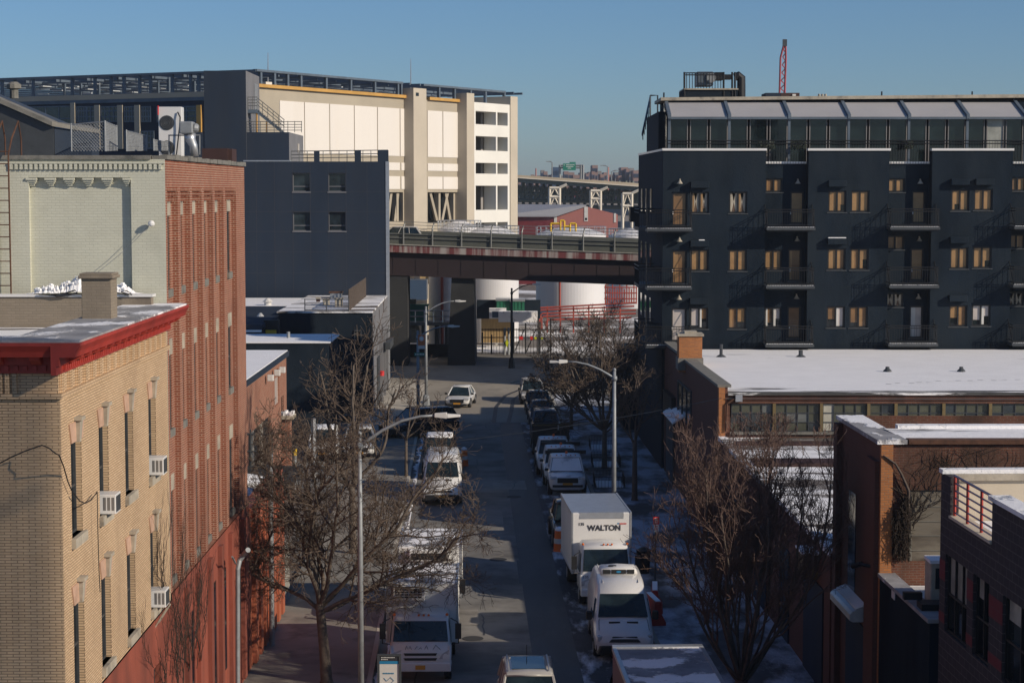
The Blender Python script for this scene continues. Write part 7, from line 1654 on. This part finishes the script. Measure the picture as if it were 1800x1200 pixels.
p = at(748.5, 541, 142); cobra('street_lamp', 'grey street lamp with a square foot behind the banner post', (p.x, 142, 0), p.z, 2.2, .85, .11, boxb=True)
p = at(899.5, 505, 177.5); cobra('street_lamp', 'dark street lamp standing under the highway near the gate', (p.x, 174, 0), p.z, 1.9, .8, .12, m='blackmetal', boxb=True)
q0, q1 = at(735, 613, 125.9), at(747, 588.5, 125.9); t = thing('banner', 'orange street banner with a white sunburst on the left lamp post', 'banner', (q0.x, 125.9, q0.z))
k = MB(); k.box(q0.x, 125.88, q0.z + .22, q1.x, 125.9, q1.z); k.build('cloth', M['bannerorange'], t); k = MB(); k.box(q0.x, 125.88, q0.z, q1.x, 125.9, q0.z + .219); k.build('white_strip', M['offwhite'], t)
k = MB(); c_ = V(((q0.x + q1.x) / 2, 125.87, q1.z - .24)); k.tube([c_, c_ + V((0, .008, 0))], .11, 14)
for i in range(12): a = i * math.pi / 6; k.tube([c_ + V((math.cos(a) * .11, 0, math.sin(a) * .11)), c_ + V((math.cos(a) * .17, 0, math.sin(a) * .17))], .022, 4)
k.build('sunburst', M['textwhite'], t)
q0, q1 = at(728, 625.5, 125.8), at(747, 619.5, 125.8); t = thing('street_sign', 'green street name sign below the orange banner', 'sign', (q0.x, 125.8, q0.z)); k = MB(); k.box(q0.x, 125.8, q0.z, q1.x, 125.83, q1.z); k.build('plate', M['signgreen'], t)
k = MB()
for i in range(6): k.box(q0.x + .08 + i * .1, 125.78, q0.z + .07, q0.x + .14 + i * .1, 125.8, q1.z - .07)
k.build('lettering', M['textwhite'], t)
# parking sign
p = at(1149, 1040, 76.5); t = thing('parking_sign', 'red and white parking sign on a dark post beside the box truck', 'sign', (p.x, 76.5, .14)); k = MB(); zt = at(1152, 908, 76.5).z; k.tube([(p.x + .06, 76.55, .14), (p.x + .06, 76.55, zt)], .03, 6); k.build('post', M['darkmetal'], t)
k = MB(); k.box(p.x - .03, 76.5, zt - .30, p.x + .21, 76.52, zt); k.build('red_plate', M['signred'], t); k = MB(); k.box(p.x - .01, 76.5, zt - .60, p.x + .19, 76.52, zt - .31); k.build('white_plate', M['offwhite'], t)
k = MB()
for i in range(3): k.box(p.x + .01, 76.49, zt - .08 - i * .08, p.x + .16, 76.499, zt - .05 - i * .08)
k.build('lettering', M['textwhite'], t)
k = MB()
for i in range(3): k.box(p.x + .02, 76.49, zt - .38 - i * .07, p.x + .15, 76.499, zt - .355 - i * .07)
k.build('lettering', M['signred'], t)
# wayfinding board
WYb = 57.8; t = thing('information_board', 'grey framed map board with a dark blue header at the bottom left kerb', 'sign', (-3.65, WYb, 0)); q0, q1 = at(663, 1150, WYb), at(705, 1150, WYb); w0, w1, zt = q0.x, q1.x, q0.z
k = MB(); k.box(w0, WYb, .2, w0 + .07, WYb + .12, zt); k.box(w1 - .07, WYb, .2, w1, WYb + .12, zt); k.box(w0 + .07, WYb, zt - .05, w1 - .07, WYb + .12, zt); k.box(w0 + .07, WYb, .2, w1 - .07, WYb + .12, .35); k.build('frame', M['darkmetal'], t)
k = MB(); k.box(w0 + .07, WYb + .03, .35, w1 - .07, WYb + .08, zt - .29); k.build('map_panel', M['offwhite'], t); k = MB(); k.box(w0 + .07, WYb + .025, zt - .20, w1 - .07, WYb + .08, zt - .051); k.build('header', M['text'], t); k = MB(); k.box(w0 + .07, WYb + .022, zt - .289, w1 - .07, WYb + .08, zt - .201); k.build('blue_band', M['skyblue'], t)
k = MB()
for r_, n_ in ((.09, 10), (.15, 5)):
    for i in range(n_): k.box(w0 + .12 + i * .042, WYb + .012, zt - r_ - .012, w0 + .145 + i * .042, WYb + .024, zt - r_ + .012)
k.build('lettering', M['textwhite'], t)
k = MB(); k.tube([(w0 + .2, WYb + .02, zt - .72), (w0 + .28, WYb + .02, zt - .82), (w0 + .4, WYb + .02, zt - .70), (w0 + .5, WYb + .02, zt - .8), (w0 + .34, WYb + .02, zt - .95)], .007, 4)
for i in range(7): k.box(w0 + .17 + i * .05, WYb + .02, zt - .60, w0 + .2 + i * .05, WYb + .029, zt - .56)
k.build('map_line', M['skyblue'], t)
for (u, v, Y, rz, lab) in ((1157, 1106, 70.4, 8, 'red plastic barrier leaning beside the white van'), (1151, 1085, 72.6, -4, 'red plastic barrier with a snowy top just behind the leaning one')):
    p = gr(u, v); t = thing('traffic_barrier', lab, 'barrier', (p.x, p.y, .0), rad(rz)); k = MB(); k.loft([(0, [(0, 0), (.30, 0), (.30, .25), (.14, .55), (.11, 1.0), (0, 1.02)]), (1.7, [(0, 0), (.30, 0), (.30, .25), (.14, .55), (.11, 1.0), (0, 1.02)])]); k.build('body', M['red_plastic'], t, False, bevel=.03)
    k = MB(); k.box(-.10, .05, 1.02, .10, 1.65, 1.06); k.build('snow_cap', M['snow'], t, False, bevel=.015)
def drum(x, y, lab, hh=1.0, tilt=0, group=None):
    t = thing('traffic_drum', lab, 'traffic drum', (x, y, .0), tilt, group); k = MB(); k.lathe([(.28, 0), (.27, .05), (.25, .06), (.24, hh * .45), (.22, hh * .5), (.20, hh * .9), (.1, hh)], (0, 0, 0), 14); k.build('body', M['orange'], t, False)
    k = MB(); k.lathe([(.243, hh * .36), (.243, hh * .58)], (0, 0, 0), 14); k.build('white_band', M['offwhite'], t, False)
    k = MB(); k.lathe([(.19, hh * .93), (.17, hh * 1.03), (.05, hh * 1.1)], (0, 0, 0), 10); k.build('snow_cap', M['snow'], t, False); return t
p = gr(983, 968); drum(p.x, p.y, 'orange and white traffic drum beside the rear of the box truck')
p = gr(806, 822); drum(p.x, p.y, 'snow capped orange drum touching the left kerb van', .95); p = gr(815.5, 818); drum(p.x, p.y, 'snow capped orange drum standing a little farther from the left kerb van', 1.0)
p = gr(1131, 1012); k = MB(); k.lathe([(.26, 0), (.3, .9), (.32, .95), (.1, 1.08)], (p.x, p.y, .14), 12); one(k, 'litter_bin', M['blackmetal'], 'black litter bin on the snowy right pavement', 'bin')
for (u, v, lab) in ((1046, 862, 'black tree pit railing nearest the street lamp, snow inside'), (1042, 826, 'black tree pit railing behind the white pickups, snow inside'), (1038, 795, 'black tree pit railing beside the dark flatbed truck, snow inside')):
    p = gr(u, v); o = thing('tree_guard', lab, 'railing', (p.x, p.y, .14)); k = MB(); z = .14
    cs = [V((p.x, p.y, z)), V((p.x + 1.6, p.y, z)), V((p.x + 1.6, p.y + 2.4, z)), V((p.x, p.y + 2.4, z)), V((p.x, p.y, z))]
    for a, c in zip(cs, cs[1:]):
        k.tube([a + V((0, 0, .6)), c + V((0, 0, .6))], .02, 4); n_ = int((c - a).length / .16)
        for i in range(n_): q = a + (c - a) * i / n_; k.tube([q, q + V((0, 0, .6))], .011, 3, False)
    k.build('railing', M['blackmetal'], o); k = MB(); k.box(p.x + .1, p.y + .1, z + .004, p.x + 1.5, p.y + 2.3, z + .06); k.build('snow_bed', M['snow'], o, bevel=.02)
# overhead cable across the street
a, c = at(503, 792, 96), V((RB(JN) + .1, JN - .1, jz(699))); k = MB(); P_ = []
a = at(560, 793, 97)
for i in range(25): f = i / 24; P_.append(a + (c - a) * f + V((0, 0, -1.6 * f * (1 - f))))
k.tube(P_, .016, 5); one(k, 'overhead_cable', M['darkmetal'] if False else M['rail'], 'thin overhead cable sagging across the street to the workshop corner', 'cable')
for u, v, Y, h, lab in ((1420, 1195, 51, .9, 'short brown timber bollard at the bottom edge of the right pavement'), (1458, 1190, 50.2, 1.1, 'taller brown timber bollard nearest the ivy building')):
    p = V((RB(Y) - (1.3 if u < 1430 else .8), Y, .14)); k = MB(); k.box(p.x - .14, Y - .14, .14, p.x + .14, Y + .14, .14 + h); one(k, 'bollard', M['brownbox'], lab, 'bollard', bevel=.02)
# ------------------------------------------------------------------ bare trees
def bare_tree(label, loc, seed, trunk, limbs, levels, m, mt, bounds=None, wig=.22, up=.10, seg=.28, rmin=.0085, leaf=None, group='bare street trees'):
    rn = random.Random(seed); t = thing('bare_tree', label, 'tree', loc, 0, group); o = V(loc); TR = MB(); TW = MB(); LF = MB()
    def ok(p): return bounds is None or bounds(p)
    def grow(p, d, L, r, lev):
        n = max(2, int(L / seg)); s_ = L / n; pts = [p]; P = p.copy(); d = d.copy(); ds = [d.copy()]
        for i in range(n):
            d = (d + V((rn.gauss(0, wig), rn.gauss(0, wig), rn.gauss(0, wig * .8) + up)) * (.55 if lev < 2 else 1)).normalized(); q = P + d * s_
            if not ok(q):
                d = V((-d.x * .5, d.y, abs(d.z) + .2)).normalized(); q = P + d * s_ * .5
                if not ok(q): break
            P = q; pts.append(P.copy()); ds.append(d.copy())
        if len(pts) < 2: return
        m_ = len(pts); rs = [max(rmin, r * (1 - .55 * i / (m_ - 1))) for i in range(m_)]
        (TR if lev < 2 else TW).tube(pts, rs, 8 if lev == 0 else 6 if lev == 1 else 4 if lev == 2 else 3, lev < 2)
        if lev < len(levels):
            cnt, lo, ang, ratio = levels[lev]
            for c in range(cnt):
                f = lo + (1 - lo) * (c + rn.random()) / cnt; i = min(m_ - 1, max(1, int(f * (m_ - 1) + .5)))
                ax = ds[i].orthogonal().normalized(); ax.rotate(Matrix.Rotation(rn.uniform(0, 6.283), 3, ds[i])); dd = ds[i].copy(); dd.rotate(Matrix.Rotation(rad(ang * rn.uniform(.6, 1.35)), 3, ax))
                grow(pts[i], dd, L * ratio * rn.uniform(.6, 1.25) * (1 - .3 * f), max(rmin, rs[i] * .62), lev + 1)
        elif leaf and rn.random() < leaf and P.z < o.z + 5.2:
            for q in range(4):
                c = pts[rn.randrange(len(pts))] + V((rn.gauss(0, .05), rn.gauss(0, .05), -.06)); a = V((rn.gauss(0, 1), rn.gauss(0, 1), rn.gauss(0, 1))).normalized() * .07; e = a.orthogonal().normalized() * .045
                LF.quad(c - a, c + e, c + a, c - e)
    for (h, r, lean) in trunk:
        tp = o + V((lean[0], lean[1], h)); TR.tube([o + V((0, 0, -.05)), o + V((0, 0, .12)), o + V((lean[0] * .3, lean[1] * .3, h * .4)), tp], [r * 1.5, r * 1.15, r, r * .85], 10)
        for (dx, dy, dz, L, rr) in limbs: grow(tp - V((0, 0, rn.uniform(0, h * .12))), V((dx, dy, dz)).normalized(), L, rr, 1)
    TR.build('trunk', m, t, smooth=True); TW.build('crown', mt, t)
    if LF.v: LF.build('dry_leaves', M['leafdry'], t)
    return t
wallL = lambda p: p.x > -8.45 and p.z > .6
bare_tree('wide bare street tree on the left pavement in front of the white trucks', (-6.0, 61.5, .14), 12, [(2.6, .17, (-.2, 0))],
    [(.85, .1, .75, 6.4, .085), (1.0, -.25, .42, 5.8, .075), (.25, .5, 1, 5.8, .085), (-.35, -.2, 1, 5.8, .085), (-.9, .3, .85, 4.2, .07), (.55, -.5, .95, 5.8, .08), (-.2, .7, .8, 5.2, .07), (1.0, .4, .15, 5.0, .065), (.05, -.3, 1, 5.6, .075), (.5, .3, .5, 5.2, .065)],
    [None, (9, .18, 48, .44), (8, .15, 50, .54), (6, .15, 50, .60), (3, .2, 48, .64)], M['bark'], M['twig'], lambda p: p.x > -8.45 and p.z > 1.0 and p.z < 9.3 and p.x < (.7 if p.z < 6.5 else -.9), wig=.22, up=.05, rmin=.0068)
bare_tree('bare street tree farther up the left pavement against the dark building', (-7.0, 84.0, .14), 5, [(3.0, .16, (0, 0))],
    [(.5, .1, 1, 5.6, .11), (-.4, .2, 1, 5.8, .11), (.1, -.4, 1, 5.8, .10), (.9, .2, .8, 5.0, .09), (-.8, -.2, .7, 3.6, .07), (.2, .6, .9, 4.6, .08)],
    [None, (7, .25, 45, .46), (6, .25, 48, .54), (5, .25, 50, .58)], M['bark'], M['twig'], None, wig=.2, up=.10, rmin=.011)
bare_tree('small thin bare tree on the left pavement beside the lot', (-5.9, 107.0, .14), 9, [(2.2, .09, (0, 0))],
    [(.5, .1, 1, 2.8, .06), (-.5, .2, 1, 2.6, .06), (.1, -.4, 1, 3.0, .06), (.9, 0, .6, 2.2, .05), (-.8, 0, .7, 2.2, .05)],
    [None, (5, .25, 45, .50), (5, .25, 48, .55), (3, .25, 50, .55)], M['bark'], M['twig'], None, wig=.2, up=.08, rmin=.011)
lv = []
rn_ = random.Random(2)
for i in range(13):
    a = i * 2.399 + .3; ti = rn_.uniform(.16, .62); lv.append((math.cos(a) * ti, math.sin(a) * ti, 1, rn_.uniform(5.0, 6.8), rn_.uniform(.042, .07)))
lv += [(.85, -.1, 1.0, 5.4, .06), (-.95, .1, .9, 5.0, .06), (-.8, -.3, .75, 4.4, .05), (.7, .2, .8, 5.0, .055)]
bare_tree('broad reddish many stemmed bare tree on the right pavement', (6.75, 56.0, .14), 33, [(1.5, .22, (0, 0))], lv,
    [None, (8, .25, 28, .44), (7, .2, 34, .54), (5, .2, 38, .62), (2, .3, 40, .6)], M['bark2'], M['twigred'], lambda p: p.x < 9.75 + (2 if p.z > 5.4 and p.y > 58.6 else 0) and p.x > 3.0 and p.z > .8 and p.z < 9.3, wig=.13, up=.14, rmin=.0062, seg=.32)
bare_tree('pale stemmed bare tree below the charcoal apartments', (5.3, 110.0, .14), 41, [(2.3, .15, (0, 0))],
    [(.45, .1, 1, 5.8, .09), (-.45, .2, 1, 6.2, .09), (.1, -.4, 1, 6.2, .09), (.8, .2, .9, 4.6, .07), (-.85, -.2, .85, 5.4, .08), (-.6, .6, .9, 5.0, .07), (.2, .6, .9, 5.4, .08), (-1, .1, .55, 5.2, .07), (-.8, -.5, .4, 4.6, .06), (-.9, .4, .8, 5.6, .07), (.9, -.3, .5, 4.2, .06)],
    [None, (9, .2, 40, .46), (8, .2, 46, .54), (6, .2, 48, .6)], M['bark'], M['twig'], lambda p: p.x < 8.3, wig=.18, up=.10, rmin=.012)
bare_tree('shorter bare tree still holding brown leaves near the far parked cars', (3.95, 128.0, .14), 43, [(1.6, .12, (0, 0))],
    [(.45, .1, 1, 3.4, .07), (-.55, .2, 1, 3.4, .07), (.1, -.4, 1, 3.6, .07), (.8, .2, .6, 2.8, .06), (-.85, -.2, .6, 3.0, .06), (.2, .6, .9, 4.0, .06), (-.3, -.4, 1, 4.2, .06)],
    [None, (7, .2, 45, .5), (6, .2, 48, .58), (5, .2, 50, .6)], M['bark2'], M['twig'], None, wig=.2, up=.06, rmin=.012, leaf=.55)
bare_tree('slim bare tree rising behind the pavement beyond the grey lamp on the right', (6.3, 98.5, .14), 44, [(3.0, .14, (0, 0))],
    [(.4, .1, 1, 3.2, .07), (-.4, .2, 1, 3.4, .07), (.1, -.4, 1, 3.2, .07), (-.7, .1, .8, 2.6, .05)], [None, (6, .25, 40, .5), (5, .25, 45, .55), (3, .25, 45, .6)], M['bark2'], M['twig'], lambda p: p.x < 8.5, wig=.18, up=.1, rmin=.010)
# slatted screen added out of frame so that its slats half shade the cream corner
k = MB()
for i in range(98): y = -1.4 + i * .185; k.box(28.0, y, -.1, 28.03, y + .108, 36)
for z in (6, 14, 22, 30, 35.9): k.box(28.035, -1.4, z, 28.12, 16.6, z + .12)
one(k, 'shade_screen', M['concrete'], 'slatted screen added out of frame to half shade the cream corner building', 'screen')
# haze
k = MB(); k.box(-1510, -210, -1.1, 1510, 2610, 48); hz_ = k.build('haze', M['ground']); hz_['kind'] = 'stuff'; hz_['label'] = 'thin winter haze over the city'; hz_['category'] = 'haze'
m = bpy.data.materials.new('haze air'); m.use_nodes = True; t_ = m.node_tree; t_.nodes.remove(t_.nodes['Principled BSDF'])
pv = t_.nodes.new('ShaderNodeVolumePrincipled'); pv.inputs['Color'].default_value = (.80, .86, .93, 1); pv.inputs['Density'].default_value = .0002; pv.inputs['Anisotropy'].default_value = .2
t_.links.new(pv.outputs[0], t_.nodes['Material Output'].inputs['Volume']); hz_.data.materials.clear(); hz_.data.materials.append(m)
